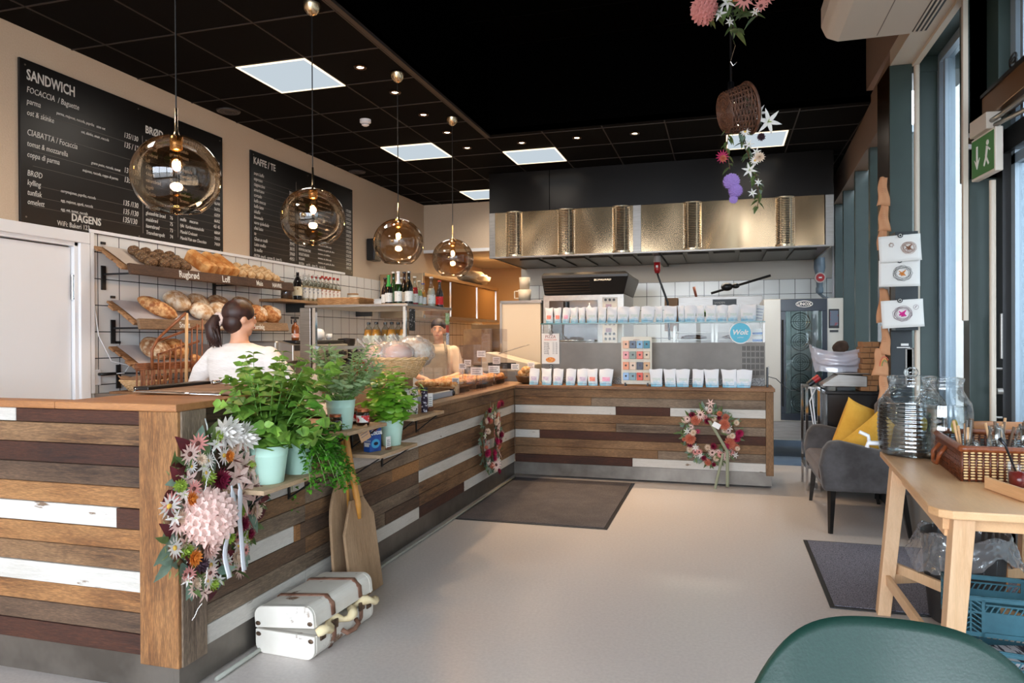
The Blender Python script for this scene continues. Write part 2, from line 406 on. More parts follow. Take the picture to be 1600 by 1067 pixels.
# bay one
room('window_2', (1.515, 1.64, 6.41, 6.60, .34, 3.62), (1.50, 1.86, 5.24, 5.36, 2.40, 3.62), (1.52, 1.70, 5.24, 5.36, 0, 3.62), (1.45, 1.90, 6.40, 6.86, 3.5, 3.62), m=M_teal, bevel=.004)
room('window_2_frame', (1.64, 1.71, 6.36, 6.42, .34, 3.62), (1.66, 1.73, 6.28, 6.33, .34, 3.62), (1.64, 1.71, 5.36, 5.42, .34, 3.62), (1.64, 1.72, 5.36, 6.36, 3.55, 3.62), (1.64, 1.72, 5.36, 6.36, .34, .40), m=M_alu)
room('window_2_glass', (1.68, 1.688, 5.4, 6.34, .38, 3.58), m=M_pane)
room('trim_10', (1.462, 1.490, 5.15, 5.185, 1.50, 3.56), m=M_cream)
# door bay and the glazing that runs on towards the street corner
M_dframe = mat('black_door_frame', S(24, 22, 22), rough=.35)
room('door_2_frame', (1.66, 1.76, 5.10, 5.20, 0, 2.62), (1.66, 1.78, 2.9, 5.2, 2.52, 2.66), (1.66, 1.76, 2.9, 3.0, 0, 2.62), (1.68, 1.75, 3.0, 5.1, 0, .14), m=M_dframe)
room('door_2_leaf', (1.69, 1.74, 4.99, 5.05, .14, 2.52), (1.69, 1.74, 3.05, 3.11, .14, 2.52), (1.69, 1.74, 3.05, 5.05, 2.44, 2.50), (1.69, 1.74, 3.05, 5.05, .14, .24), m=M_alu)
room('door_2_glass', (1.712, 1.72, 3.1, 5.0, .2, 2.46), m=M_pane)
room('window_3', (1.62, 1.84, 5.04, 5.24, 2.66, 3.62), (1.62, 1.84, 2.85, 2.95, 0, 3.62), (1.62, 1.84, .4, .5, 0, 3.62), (1.62, 1.84, -2.1, -2.0, 0, 3.62), (1.62, 1.84, -3.1, 2.9, 0, .3), m=M_teal)
room('window_3_frame', (1.68, 1.74, 4.95, 5.03, 2.66, 3.62), (1.68, 1.74, 4.84, 4.88, 2.66, 3.62), (1.68, 1.74, 2.95, 3.0, 2.66, 3.62), (1.68, 1.74, 2.95, 5.0, 3.55, 3.62), (1.68, 1.74, -3.0, 2.85, 3.55, 3.62), m=M_alu)
room('window_3_glass', (1.71, 1.718, 2.95, 5.0, 2.66, 3.58), (1.71, 1.718, -3.0, 2.9, .3, 3.58), m=M_pane)
# ------------------------------------------------------------------ white door in the left wall
room('trim_11', (-4.70, -4.66, 4.30, 4.39, 0, 2.139), (-4.70, -4.66, 3.22, 4.39, 2.14, 2.225), (-4.70, -4.66, 3.22, 3.32, 0, 2.139), m=M_white, bevel=.006)
room('door_1_lining', (-4.74, -4.68, 4.265, 4.305, 0, 2.15), (-4.74, -4.68, 3.32, 4.3, 2.11, 2.15), m=M_white, bevel=.004)
room('door_1', (-4.75, -4.708, 3.33, 4.26, .01, 2.10), m=M_white, bevel=.004)
b = MB()
for z in (1.72, .4):
    b.cyl(.011, z, z+.16, 12, T(-4.695, 4.263, 0)); b.cyl(.013, z-.012, z, 12, T(-4.695, 4.263, 0)); b.cyl(.013, z+.16, z+.172, 12, T(-4.695, 4.263, 0))
struct(b.build('door_1_hinge', M_chrome, auto=40))
# ------------------------------------------------------------------ outside
struct(MB().box(-40, 60, -40, 60, -.32, -.22).build('ground_outside', mat('street_paving', S(150, 148, 145), S(170, 168, 164), rough=.9, scale=2)))
M_red, nt, bs = new_mat('red_brick')
bt = nt.nodes.new('ShaderNodeTexBrick'); tc = nt.nodes.new('ShaderNodeTexCoord'); mp = nt.nodes.new('ShaderNodeMapping')
mp.inputs['Rotation'].default_value = (pi/2, 0, pi/2); bt.inputs['Scale'].default_value = 3
bt.inputs['Color1'].default_value = S(150, 70, 60); bt.inputs['Color2'].default_value = S(128, 62, 54); bt.inputs['Mortar'].default_value = S(180, 170, 160)
nt.links.new(tc.outputs['Object'], mp.inputs[0]); nt.links.new(mp.outputs[0], bt.inputs[0]); nt.links.new(bt.outputs[0], bs.inputs['Base Color'])
M_cbrick, nt, bs = new_mat('cream_brick')
bt = nt.nodes.new('ShaderNodeTexBrick'); tc = nt.nodes.new('ShaderNodeTexCoord'); mp = nt.nodes.new('ShaderNodeMapping')
mp.inputs['Rotation'].default_value = (pi/2, 0, pi/2); bt.inputs['Scale'].default_value = 3
bt.inputs['Color1'].default_value = S(206, 200, 184); bt.inputs['Color2'].default_value = S(190, 184, 168); bt.inputs['Mortar'].default_value = S(160, 155, 145)
nt.links.new(tc.outputs['Object'], mp.inputs[0]); nt.links.new(mp.outputs[0], bt.inputs[0]); nt.links.new(bt.outputs[0], bs.inputs['Base Color'])
bl = thing('building_across_street', 'red and cream brick building seen through the glass facade', 'building', (9, 10, -.22))
MB().box(0, 5, -16, 30, 0, 4.6).build('brick_wall', M_red, bl)
MB().box(.0, 5, -16, 30, 4.6, 12).build('upper_wall', M_cbrick, bl)
for k in range(13):
    y = -14+k*3.4
    b = MB().box(-.03, .05, y, y+1.3, 1.0, 3.6); b.build('window', mat('far_window', S(96, 110, 122), rough=.1) if k == 0 else bpy.data.materials['far_window'], bl)
for k in range(9):
    MB().cyl(.16, 0, 4.2, 16, T(-2.2, -12+k*4.2, 0)).build('column', M_white, bl, auto=40)

# ================================================================== COUNTERS OF RECLAIMED PLANKS
def plankset(ax):
    W = lambda n, d, m_, l, wear=None: wood(n+ax, S(*d), S(*m_), S(*l), ax, wear=wear, grain=.15 if wear else .65)
    return [W('plank_white_', (186, 180, 170), (204, 198, 189), (214, 208, 200), S(120, 96, 76)),
            W('plank_brown_', (74, 48, 30), (138, 98, 62), (158, 120, 84)),
            W('plank_grey_', (76, 58, 44), (134, 112, 92), (156, 134, 112)),
            W('plank_dark_', (46, 22, 12), (70, 35, 19), (88, 47, 28)),
            W('plank_orange_', (92, 54, 26), (160, 104, 56), (182, 130, 80)),
            W('plank_umber_', (52, 35, 25), (98, 72, 52), (120, 92, 70))]
PX_, PY_, PZ_ = plankset('X'), plankset('Y'), plankset('Z')
RH, ZK = .0833, .145
def planks(along, fixed, rows, thick=.022, zrow=ZK):
    """rows: list (bottom up) of [(start, end, colour), ...]; along 'X' (face towards -Y) or 'Y' (face towards +X)"""
    b = MB(); rnd = random.Random(5)
    for r_, segs in enumerate(rows):
        z0 = zrow+r_*RH+.0015; z1 = z0+RH-.003
        if segs and segs[0] == 'h': z1 = z0+segs[1]; segs = segs[2:]
        for a, e, c in segs:
            t = rnd.uniform(-.003, .003); dz = rnd.uniform(-.001, .001)
            if along == 'X': b.box(a+.001, e-.001, fixed+t, fixed+thick, z0+dz, z1+dz, None, c)
            else: b.box(fixed-thick, fixed+t, a+.001, e-.001, z0+dz, z1+dz, None, c)
    return b
xf, yn, yb = -2.035, 2.318, 7.03
def kick(b, *q): b.box(*q)
# near counter (tall): front face and the tall part of the side
t = thing('service_counter', 'tall near counter clad in brown, dark and white reclaimed planks, flower wreath on its corner', 'counter', (-3.3, 2.8, 0))
def wl(b, name, m, root, **kw):
    o = b.build(name, m, root, **kw); l = root.location
    o.location = (-l.x, -l.y, -l.z); return o
x0 = -4.66
def cut(*s): return list(s)
front = [cut((x0, -2.2, 3)), cut((x0, -2.2, 5)), cut((x0, -2.2, 4)), cut((x0, -2.2, 0)), cut((x0, -3.0, 5), (-3.0, -2.2, 1)), cut((x0, -2.2, 4)),
         cut((x0, (-2.338, 2.318, 0.735)[0], 0), ((-2.338, 2.318, 0.735)[0], -2.2, 3)), cut((x0, -2.2, 4)), cut((x0, -2.2, 5)), cut((x0, -2.2, 3)), cut((x0, -2.2, 1)), ['h', .055, (x0, -2.86, 0), (-2.86, -2.2, 3)]]
wl(planks('X', yn, front), 'plank_cladding', PX_, t, bevel=.002, seg=1)
side = [cut((2.46, 3.2, 0)), cut((2.46, 3.2, 2)), cut((2.46, 3.2, 5)), cut((2.46, (-2.035, 3.102, 0.450)[1], 0), ((-2.035, 3.102, 0.450)[1], (-2.035, 3.152, 0.437)[1], 4), ((-2.035, 3.152, 0.437)[1], 3.2, 5)),
        cut((2.46, 3.2, 2)), cut((2.46, 3.2, 1)), cut((2.46, 3.2, 0)), cut((2.46, 3.2, 2)), cut((2.46, 3.2, 5)), cut((2.46, 3.2, 2)), cut((2.46, 3.2, 2)), ['h', .055, (2.46, 2.66, 5), (2.66, 3.2, 4)]]
wl(planks('Y', xf, side), 'side_plank_cladding', PY_, t, bevel=.002, seg=1)
b = MB(); b.box(-2.215, -2.03, yn-.012, yn+.06, .118, 1.121, None, 4); b.box(-2.08, xf+.012, yn+.004, 2.462, .118, 1.121, None, 2)
wl(b, 'corner_post', PZ_, t, bevel=.004)
b = MB(); b.box(x0, -2.0705, yn+.006, yn+.03, .012, .145); b.box(-2.07, xf-.008, yn+.006, 3.2, .012, .145); wl(b, 'kick_plate', M_steelk, t)
b = MB(); b.box(-2.62, -2.02, yn-.03, 3.2, 1.121, 1.151); b.box(x0, -2.62, yn-.03, yn+.07, 1.121, 1.151); wl(b, 'worktop', wood('worktop_wood_X', S(128, 76, 40), S(168, 106, 60), S(186, 128, 80), 'X', rough=.45, grain=.3), t, bevel=.006)
b = MB(); b.box(x0+.02, -2.06, yn+.03, yn+.06, .02, 1.12); b.box(-2.09, -2.062, yn+.06, 3.2, .02, 1.12); b.box(-2.7, -2.06, 3.17, 3.2, .02, 1.12); wl(b, 'inner_carcass', mat('plain_board', S(150, 130, 108)), t)
# long low counter
t = thing('service_counter', 'long low counter of reclaimed planks running back under the herb pots', 'counter', (-2.4, 5.1, 0))
ye = 7.03; y1 = (-2.035, 4.622, 0.101)[1]; y2 = (-2.035, 5.530, 0.188)[1]
rows = [cut((3.2, y1, 0), (y1, y2, 3), (y2, ye, 0)), cut((3.2, 4.1, 2), (4.1, y1, 5), (y1, ye, 1)), cut((3.2, 3.7, 1), (3.7, y1, 2), (y1, ye, 1)),
        cut((3.2, y1, 5), (y1, ye, 0)), cut((3.2, 4.2, 1), (4.2, y1, 4), (y1, ye, 1)), cut((3.2, y1, 2), (y1, ye, 1)),
        cut((3.2, 3.5, 5), (3.5, y1, 0), (y1, ye, 0)), cut((3.2, y1, 1), (y1, ye, 1)), cut((3.2, y1, 5), (y1, ye, 1))]
wl(planks('Y', xf, rows), 'plank_cladding', PY_, t, bevel=.002, seg=1)
b = MB(); b.box(-2.07, xf-.008, 3.2, ye+.02, .012, .145); wl(b, 'kick_plate', M_steelk, t)
wtY = wood('worktop_wood_Y', S(112, 78, 50), S(158, 116, 78), S(176, 138, 100), 'Y', rough=.5, grain=.35)
b = MB(); b.box(-2.75, -2.022, 3.2, 7.6, .895, .925); wl(b, 'worktop', wtY, t, bevel=.005)
b = MB(); b.box(-2.09, -2.062, 3.2, ye+.02, .02, .894); b.box(-2.74, -2.71, 3.2, 7.5, .02, .894); wl(b, 'inner_carcass', bpy.data.materials['plain_board'], t)
b = MB(); b.tube([(-1.99, 2.47, .012), (-1.992, 2.9, .012), (-2.0, 3.4, .012), (-1.995, 5.0, .012), (-2.0, 6.9, .012)], .010, 8)
tag(b.build('floor_cable', mat('grey_cable', S(150, 150, 140), rough=.5), smooth=True), 'thin grey cable lying along the foot of the long plank counter', 'cable')
# back counter
t = thing('service_counter', 'back counter of brown and white planks with a steel kick plate, coffee bags on top', 'counter', (-.8, 7.3, 0))
f_ = lambda px_: px_
xe = .385; xa = (-0.843, 7.030, 0.328)[0]; xb = (-1.774, 7.030, 0.292)[0]; xc = (-1.004, 7.030, 0.698)[0]; xd = (-0.482, 7.030, 0.710)[0]; L0 = -2.03
rows = [cut((L0, xa, 3), (xa, xe, 0)), cut((L0, -.6, 1), (-.6, xe, 2)), cut((L0, xe, 1)), cut((L0, xb, 0), (xb, xe, 3)), cut((L0, -1.0, 1), (-1.0, xe, 2)), cut((L0, xe, 4 and 1)),
        cut((L0, xc, 0), (xc, xd, 3), (xd, xe, 0)), cut((L0, (-1.244, 7.030, 0.819)[0], 1), ((-1.244, 7.030, 0.819)[0], xe, 2)), cut((L0, xe, 1))]
wl(planks('X', yb, rows), 'plank_cladding', PX_, t, bevel=.002, seg=1)
b = MB(); b.box(xe, .452, yb-.014, 7.5, .118, .895, None, 1); wl(b, 'end_post', PZ_, t, bevel=.004)
b = MB(); b.box(-2.05, .435, yb+.006, yb+.03, .02, .145); b.box(.42, .435, yb+.03, 7.5, .02, .145); wl(b, 'kick_plate', M_steelk, t)
b = MB(); b.box(-2.022, .466, yb-.022, 7.6, .895, .925); wl(b, 'worktop', wood('worktop_wood_X2', S(96, 62, 38), S(144, 98, 62), S(164, 118, 80), 'X', rough=.5), t, bevel=.005)
b = MB(); b.box(-2.0, .40, yb+.03, yb+.06, .02, .894); b.box(-2.0, .44, 7.47, 7.5, .02, .894); wl(b, 'inner_carcass', bpy.data.materials['plain_board'], t)

# ================================================================== CEILING LIGHTS
M_diff = emis('light_panel_glow', (.70, .80, .88, 1), .40)
proto = thing('ceiling_light', 'largest square ceiling light panel, nearest the camera above the left menu board', 'ceiling light', (-3.424, 5.23, 3.586), group='square ceiling light panels')
b = MB(); b.box(-.315, .315, -.315, -.298, -.006, .004); b.box(-.315, .315, .298, .315, -.006, .004); b.box(-.315, -.298, -.3, .3, -.006, .004); b.box(.298, .315, -.3, .3, -.006, .004)
b.build('frame', emis('panel_edge_glow', (1, .78, .5, 1), 1.1), proto)
MB().box(-.298, .298, -.298, .298, -.002, .004).build('diffuser', M_diff, proto)
for x, y, l in ((-3.421, 7.77, 'second square ceiling light panel, beyond the smoke detector'), (-2.146, 8.37, 'square ceiling light panel in front of the black hood, left of centre'),
                (.364, 8.42, 'square ceiling light panel behind the hanging wicker basket'), (-3.43, 10.36, 'small far square ceiling light panel partly hidden by the hood')):
    dup(proto, (x, y, 3.586), label=l)
M_dl = emis('downlight_glow', (1, .80, .52, 1), 14)
proto = thing('downlight', 'small round downlight nearest the camera, right of the big ceiling light panel', 'downlight', (-2.788, 5.212, 3.588), group='recessed downlights')
b = MB(); b.lathe([(.052, 0), (.05, -.008), (.034, -.009), (.030, .003)], 24); b.build('ring', mat('downlight_ring', S(90, 60, 36), rough=.3, metal=.8), proto, smooth=True)
MB().cyl(.028, -.002, .002, 20).build('lens', M_dl, proto)
for x, y, l in ((-2.777, 5.83, 'second small downlight along the ceiling edge'), (-2.79, 6.49, 'third small downlight, left of the small pendant cup'), (-2.79, 7.12, 'small downlight above the smallest glass pendant'),
                (-2.797, 7.76, 'small downlight left of the panel in front of the hood'), (-2.144, 7.74, 'small downlight just above the light panel before the hood'),
                (-1.516, 7.73, 'small downlight right of the light panel before the hood'), (-.891, 7.75, 'small downlight over the middle of the hood'),
                (.17, 7.75, 'small downlight behind the hanging wicker basket')):
    dup(proto, (x, y, 3.588), label=l)
for x, y in ((-2.788, 5.21), (-2.777, 5.83), (-2.79, 6.49), (-2.79, 7.12), (-2.797, 7.76), (-2.144, 7.74), (-1.516, 7.73), (-.891, 7.75), (.17, 7.75)):
    light('downlight_beam', 'SPOT', (x, y, 3.55), 40, (1, .70, .42), (0, 0, 0), spot_size=radians(95), spot_blend=.7, shadow_soft_size=.03)
# beams of the light panels, then lights added to warm kitchen and alcove
for x, y, e in ((-3.42, 5.23, 90), (-3.42, 7.77, 80), (-2.146, 8.37, 50), (.364, 8.42, 50), (-3.43, 10.36, 40), (-3.42, 2.6, 70)):  # last spot has no panel, added to light the near left
    light('panel_and_fill_beam', 'SPOT', (x, y, 3.57), e, (1, .90, .78), (0, 0, 0), spot_size=radians(165), spot_blend=1, shadow_soft_size=.25)
for i, x in enumerate((-2.0, -.4)):
    light('kitchen_fill_light', 'AREA', (x, 9.9, 2.44), 7, (1, .86, .68), (0, 0, 0), shape='RECTANGLE', size=1.2, size_y=.12)  # added warm fill for the kitchen, no lamp is built in the hood
al = thing('alcove_fill_panel', 'added warm glowing panel under the low ceiling of the alcove', 'ceiling light', (-3.5, 12.3, 2.815))  # added to give the alcove its warm light
MB().box(-.25, .25, -.1, .1, -.03, 0).build('diffuser', emis('alcove_fill_glow', (1, .72, .4, 1), 6), al)
light('alcove_fill_light', 'AREA', (-3.5, 12.2, 2.77), 30, (1, .70, .38), (0, 0, 0), shape='RECTANGLE', size=.6, size_y=.3)
b = MB(); b.lathe([(.055, 0), (.055, -.03), (.04, -.035), (.036, -.055), (.02, -.065), (0, -.065)], 24)
p_ = (-3.416, 6.486, 3.592)
t = thing('smoke_detector', 'white round smoke detector on the black tiled ceiling', 'smoke detector', p_)
b.build('housing', M_white, t, auto=40); MB().lathe([(.038, -.044), (.039, -.047), (.038, -.050)], 24).build('sensor_slot', mat('brown_slot', S(90, 60, 50)), t, smooth=True)
for k, (px_, lb) in enumerate((((-4.531, 5.847, 3.592), 'round ceiling vent over the left menu board end'), ((-4.578, 8.458, 3.592), 'round ceiling vent above the right menu board'))):
    t = thing('ceiling_vent', lb, 'vent', px_, group='round ceiling vents')
    b = MB()
    for r_ in (.10, .075, .05): b.lathe([(r_, 0), (r_+.004, -.012), (r_-.012, -.016), (r_-.014, 0)], 32)
    b.build('louvre', mat('vent_grey', S(70, 64, 62), rough=.5), t, smooth=True); MB().cyl(.11, -.004, 0, 32).build('back_plate', M_blk, t)

# ================================================================== PENDANTS
M_brass = mat('brushed_champagne_metal', S(214, 190, 156), rough=.25, metal=1)
M_globe = glass('smoked_amber_glass', (.72, .58, .44, 1), .12, 0.0, edge=(.52, .39, .26, 1))
M_bulb = emis('bulb_glow', (1, .66, .30, 1), 7); M_fil = emis('filament_glow', (1, .86, .6, 1), 60)
M_bulbglass = glass('bulb_glass', (1, .86, .62, 1), .08)
zc = 2.19
proto = thing('pendant_lamp', 'nearest and largest smoked glass globe pendant, in front of the left menu board', 'pendant lamp', (-2.53, 2.88, 3.592), group='smoked glass globe pendants')
b = MB(); b.lathe([(.0, 0), (.058, 0), (.058, -.012), (.05, -.05), (.03, -.075), (.010, -.086), (0, -.088)], 28); b.build('ceiling_cup', M_brass, proto, smooth=True)
MB().cyl(.0035, -(3.592-zc-.32), -.07, 10).build('cable', M_blk, proto)
MB().lathe([(.006, -(3.592-zc-.33)), (.008, -(3.592-zc-.22)), (.016, -(3.592-zc-.195)), (.030, -(3.592-zc-.19)), (.028, -(3.592-zc-.13)), (.018, -(3.592-zc-.125))], 20).build('stem', M_brass, proto, smooth=True)
pr = []
Rg = .205
for k in range(33):
    a = radians(8)+(radians(146)-radians(8))*k/32
    pr.append((Rg*sin(a), Rg*.96*cos(a)))
g0 = MB().shell(pr, 64, T(0, 0, -(3.592-zc))).build('glass_globe', M_globe, proto, smooth=True)
rr = pr[-1]; b = MB(); b.tube(rad_pts(48, rr[0], rr[1]), .003, 6, T(0, 0, -(3.592-zc)), closed=True); b.build('rim', M_globe, proto, smooth=True)
b = MB(); b.ball((0, 0, -(3.592-zc)+.055), (.031, .031, .036), None, 0, 20, 14); b.lathe([(.026, .085), (.015, .115), (.013, .14)], 20, T(0, 0, -(3.592-zc)-.005)); b.build('bulb', M_bulbglass, proto, smooth=True)
b = MB(); b.tube([(-.010, 0, -.012), (-.012, 0, .020), (-.004, 0, -.010), (.004, 0, .022), (.010, 0, -.012)], .0045, 6, T(0, 0, -(3.592-zc)+.055)); b.build('filament', M_fil, proto, smooth=True)
for (x, y), l in (((-2.557, 4.13), 'second smoked glass globe pendant, overlapping the coffee menu board'), ((-2.555, 5.41), 'third smoked glass globe pendant, against the plain beige wall'),
                  ((-2.557, 6.66), 'farthest and smallest smoked glass globe pendant, next to the hood')):
    dup(proto, (x, y, 3.592), label=l)
for x, y in ((-2.53, 2.88), (-2.557, 4.13), (-2.555, 5.41), (-2.557, 6.66)):
    light('pendant_bulb_light', 'POINT', (x, y, zc+.055), 9, (1, .68, .36), shadow_soft_size=.03)

# ================================================================== MENU BOARDS
M_board = mat('black_menu_board', S(14, 12, 12), rough=.35)
M_chalk = mat('white_board_lettering', S(215, 212, 205), rough=.7)
def line_bar(b, ya, yb_, z, w=.003): b.box(-4.6775, -4.6765, ya, yb_, z, z+w)
def board(y0, y1, z0, z1, label):
    t = thing('menu_board', label, 'menu board', (-4.69, (y0+y1)/2, (z0+z1)/2)); l = t.location
    o = MB().box(-4.699, -4.678, y0, y1, z0, z1).build('panel', M_board, t, bevel=.003); o.location = -l
    for y in (y0+.04, (y0+y1)/2, y1-.04):
        for z in (z0+.04, z1-.04):
            o = MB().cyl(.006, 0, .003, 10, T(-4.678, y, z) @ RY(pi/2)).build('screw', M_steel, t); o.location = -l
    return t
def wtxt(t, name, body, size, y, z, **kw):
    o = text(name, body, size, (-4.6772, y, z), WALL_L, kw.pop('m', M_chalk), t, **kw); o.location = Vector((-4.6772, y, z))-t.location; return o
A = lambda p: (p[1], p[2])
t = board(3.835, 5.946, 2.228, 3.372, 'large black menu board with sandwich, bread and bakery price lists')
l = t.location
b = MB(); b.box(-4.6775, -4.6765, 4.93, 4.936, 2.30, 3.12); b.box(-4.6775, -4.6765, 5.335, 5.341, 2.32, 3.16)
for z in (2.97, 2.835, 2.70, 2.58, 2.44, 2.30): pass
for z in (3.03, 2.895, 2.75, 2.645, 2.51, 2.43, 2.36): line_bar(b, 3.93, 4.90, z-.01, .002)
for k in range(11): line_bar(b, 4.97, 5.31, 3.055-.068*k, .002); line_bar(b, 5.38, 5.91, 3.055-.068*k, .002)
o = b.build('rule_lines', mat('grey_rule', S(110, 106, 102)), t); o.location = -l
wtxt(t, 'heading', 'SANDWICH', .105, 3.885, 3.235, bold=.002, sx=.70)
for y, z, s_, bd in ((3.885, 3.145, .060, 'FOCACCIA  / Baguette'), (3.885, 3.065, .058, 'parma'), (3.885, 2.985, .058, 'ost & skinke'), (3.885, 2.845, .062, 'CIABATTA / Focaccia'), (3.885, 2.768, .056, 'tomat & mozzarella'),
                     (3.885, 2.692, .056, 'coppa di parma'), (3.885, 2.56, .058, 'BRØD'), (3.885, 2.495, .056, 'kylling'), (3.885, 2.425, .056, 'tunfisk'), (3.885, 2.36, .056, 'omelett'),
                     (4.735, 3.055, .062, '135/130'), (4.735, 2.975, .062, '135 / 130'), (4.735, 2.77, .062, '135/130'), (4.735, 2.692, .062, '135/130'), (4.72, 2.50, .062, '135 /130'), (4.72, 2.43, .062, '135 /130'), (4.715, 2.362, .064, '135/130')):
    wtxt(t, 'handwritten_line', bd, s_, y, z, sx=.74, shear=.15)
for y, z, bd in ((4.12, 3.06, 'parma, majones, ruccola, paprika   uten ost'), (4.33, 2.98, 'ost, skinke, smør, ruccola'), (4.42, 2.765, 'grønn pesto, ruccola, tomat'), (4.34, 2.69, 'majones, ruccola, coppa di parma'),
                 (4.15, 2.495, 'currymajones, paprika, ruccola'), (4.15, 2.425, 'egg, majones, agurk, ruccola'), (4.15, 2.36, 'egg, ost, tomat, ruccula')):
    wtxt(t, 'handwritten_note', bd, .031, y, z, sx=.8, shear=.15)
wtxt(t, 'heading', 'DAGENS', .080, 4.24, 2.298, bold=.002, sx=.86)
wtxt(t, 'handwritten_line', 'WiFi: Bakeri 123', .052, 4.12, 2.246, sx=.8)
wtxt(t, 'heading', 'BRØD', .088, 4.965, 3.155, bold=.002, sx=.85)
br = ['surdeigsbrød', 'landbrød', 'grovbrød', 'loff', '6-korn', '4-korn', 'valnøttbrød', 'bagels', 'ciabatta', 'focaccia', 'rundstykke', 'glutenfritt brød', 'maisbrød', 'havrebrød', 'Tranebærspelt']
for k, s_ in enumerate(br): wtxt(t, 'handwritten_line', s_, .046, 4.965, 3.075-.0555*k, sx=.78, shear=.15)
for k in range(15): wtxt(t, 'price', ('74', '69', '73', '71', '75', '75', '74', '35', '49', '62', '33', '76', '75', '73', '74')[k], .046, 5.24, 3.075-.0555*k, sx=.8)
wtxt(t, 'heading', 'BAKERVARER', .078, 5.36, 3.165, bold=.002, sx=.82)
bk = [('eplekake', '41/39'), ('croissant', '39/37'), ('boller', '36/34'), ('skillingsbolle', '42/40'), ('wienerbrød', '45/43'), ('donuts', '37/35'), ('muffins', '53/50'), ('kanelsnurr', '46/44'), ('brownies', '56/52'), ('ostekake', '63/59'), ('pai', '66/62'),
      ('muffin     macaron', '45/ 45'), ('fylle  Kardemommebolle', '68/64'), ('Mandel Croissant', '70/65'), ('Mandel Pain aux Chocolate', '74/69')]
for k, (a, p) in enumerate(bk):
    wtxt(t, 'handwritten_line', a, .043, 5.365, 3.09-.056*k, sx=.72, shear=.15); wtxt(t, 'price', p, .045, 5.90, 3.09-.056*k, sx=.8, align='RIGHT')
t = board(6.385, 8.515, 2.235, 3.368, 'second black menu board with coffee, tea and pizza price lists'); l = t.location
b = MB(); b.box(-4.6775, -4.6765, 7.20, 7.207, 2.30, 3.2)
for k in range(14): line_bar(b, 6.43, 7.17, 3.09-.058*k, .002); line_bar(b, 7.25, 8.47, 3.04-.056*k, .002)
o = b.build('rule_lines', bpy.data.materials['grey_rule'], t); o.location = -l
wtxt(t, 'heading', 'KAFFE / TE', .10, 6.425, 3.235, bold=.002, sx=.82)
kf = [('svart kaffe', ''), ('espresso', '33/49'), ('cappuccino', '53/56'), ('americano', '49/53'), ('cortado', '50/53'), ('kaffe mocca', '55/58'), ('kaffe latte', '56/59'), ('iskaffe', '55/59'), ('limonade', '49/53'), ('varm sjokolade', '56/59'), ('chai latte', '55/59'), ('te', '39/42'), ('Glass av melk', '30/35'), ('Latte melke', '59/60'), ('Is melke', '49/51')]
for k, (a, p) in enumerate(kf):
    wtxt(t, 'handwritten_line', a, .052, 6.43, 3.12-.057*k, sx=.8, shear=.15)
    if p: wtxt(t, 'price', p, .056, 7.17, 3.12-.057*k-.03, sx=.8, align='RIGHT')
wtxt(t, 'handwritten_line', 'EKSTRA  sirup 8,-  espresso 10,-  krem 10,-', .042, 6.43, 2.265, sx=.66)
wtxt(t, 'heading', 'PIZZA', .082, 7.80, 3.17, bold=.002, sx=.85)
pz = ['MARGHERITA', 'CAPRI', 'VESUVIO', 'HAWAII', 'PEPPERONI', 'SALAMI', 'QUATTRO', 'CALZONE', 'PARMA', 'TONNO', 'PROSCIUTTO', 'BIANCO', 'PEPPERONCINI', 'VEGETARIAN', 'VEGAN']
for k, a in enumerate(pz):
    wtxt(t, 'handwritten_line', a, .046, 7.25, 3.06-.053*k, sx=.8)
    wtxt(t, 'handwritten_note', ('tomatsaus, ost, basilikum', 'tomatsaus, ost, skinke, sopp', 'tomatsaus, ost, paprika, løk, oliven')[k % 3], .034, 7.66, 3.06-.053*k, sx=.8)
    wtxt(t, 'price', ('175/200', '210/225', '219/225', '209/224', '199/215')[k % 5], .052, 8.47, 3.05-.053*k, sx=.8, align='RIGHT')
wtxt(t, 'handwritten_line', 'EKSTRA     ost 30,-   gluten 35,-   ruccola 15,-', .042, 7.25, 2.265, sx=.75)

# ================================================================== EXTRACTOR HOOD
M_hoodb = mat('black_glossy_enamel', S(20, 15, 11), rough=.26, metal=.35, scale=3, bmp=.03)
M_hood, nt, bs = new_mat('polished_hood_steel')
bs.inputs['Base Color'].default_value = S(214, 184, 146); bs.inputs['Metallic'].default_value = 1; bs.inputs['Roughness'].default_value = .16  # golden tint puts the warm reflections into the steel's colour
bump(nt, bs, noise_fac(nt, 1.1, 1, (1, 1, .4), .2, .8), .8, .08)
t = thing('extractor_hood', 'long kitchen extractor hood, black above with a polished steel band and round grilles', 'extractor hood', (-.86, 9.9, 2.47)); l = t.location
hx0, hx1, hy, hz0, hz1 = -2.965, 1.25, 9.08, 2.47, 3.06
b = MB(); b.box(hx0, (-2.148, 9.080, 3.461)[0], hy, 10.9, hz1, 3.586); b.box((-2.148, 9.080, 3.461)[0]+.004, hx1, hy, 10.9, hz1, 3.586)
wl(b, 'upper_casing', M_hoodb, t, bevel=.003)
b = MB(); b.box(hx0, -1.03, hy-.002, hy+.02, hz0, hz1); b.box(-1.01, hx1-.1, hy-.002, hy+.02, hz0, hz1); b.box(hx0, hx0+.02, hy, 10.9, hz0, hz1); b.box(hx1-.02, hx1, hy, 10.9, hz0, hz1)
wl(b, 'steel_band', M_hood, t)
b = MB(); b.box(-1.07, -.97, hy-.010, hy, hz0, hz1); b.box(hx1-.09, hx1, hy-.008, hy+.02, hz0, hz1); b.box(hx0, hx0+.08, hy-.008, hy, hz0, hz1); b.box(hx0, hx1, hy-.012, hy+.04, hz0-.012, hz0+.008); wl(b, 'edge_trim', M_steel, t, bevel=.002)
b = MB(); b.box(hx0+.02, hx1-.02, hy+.04, 10.89, hz0+.02, hz0+.06)
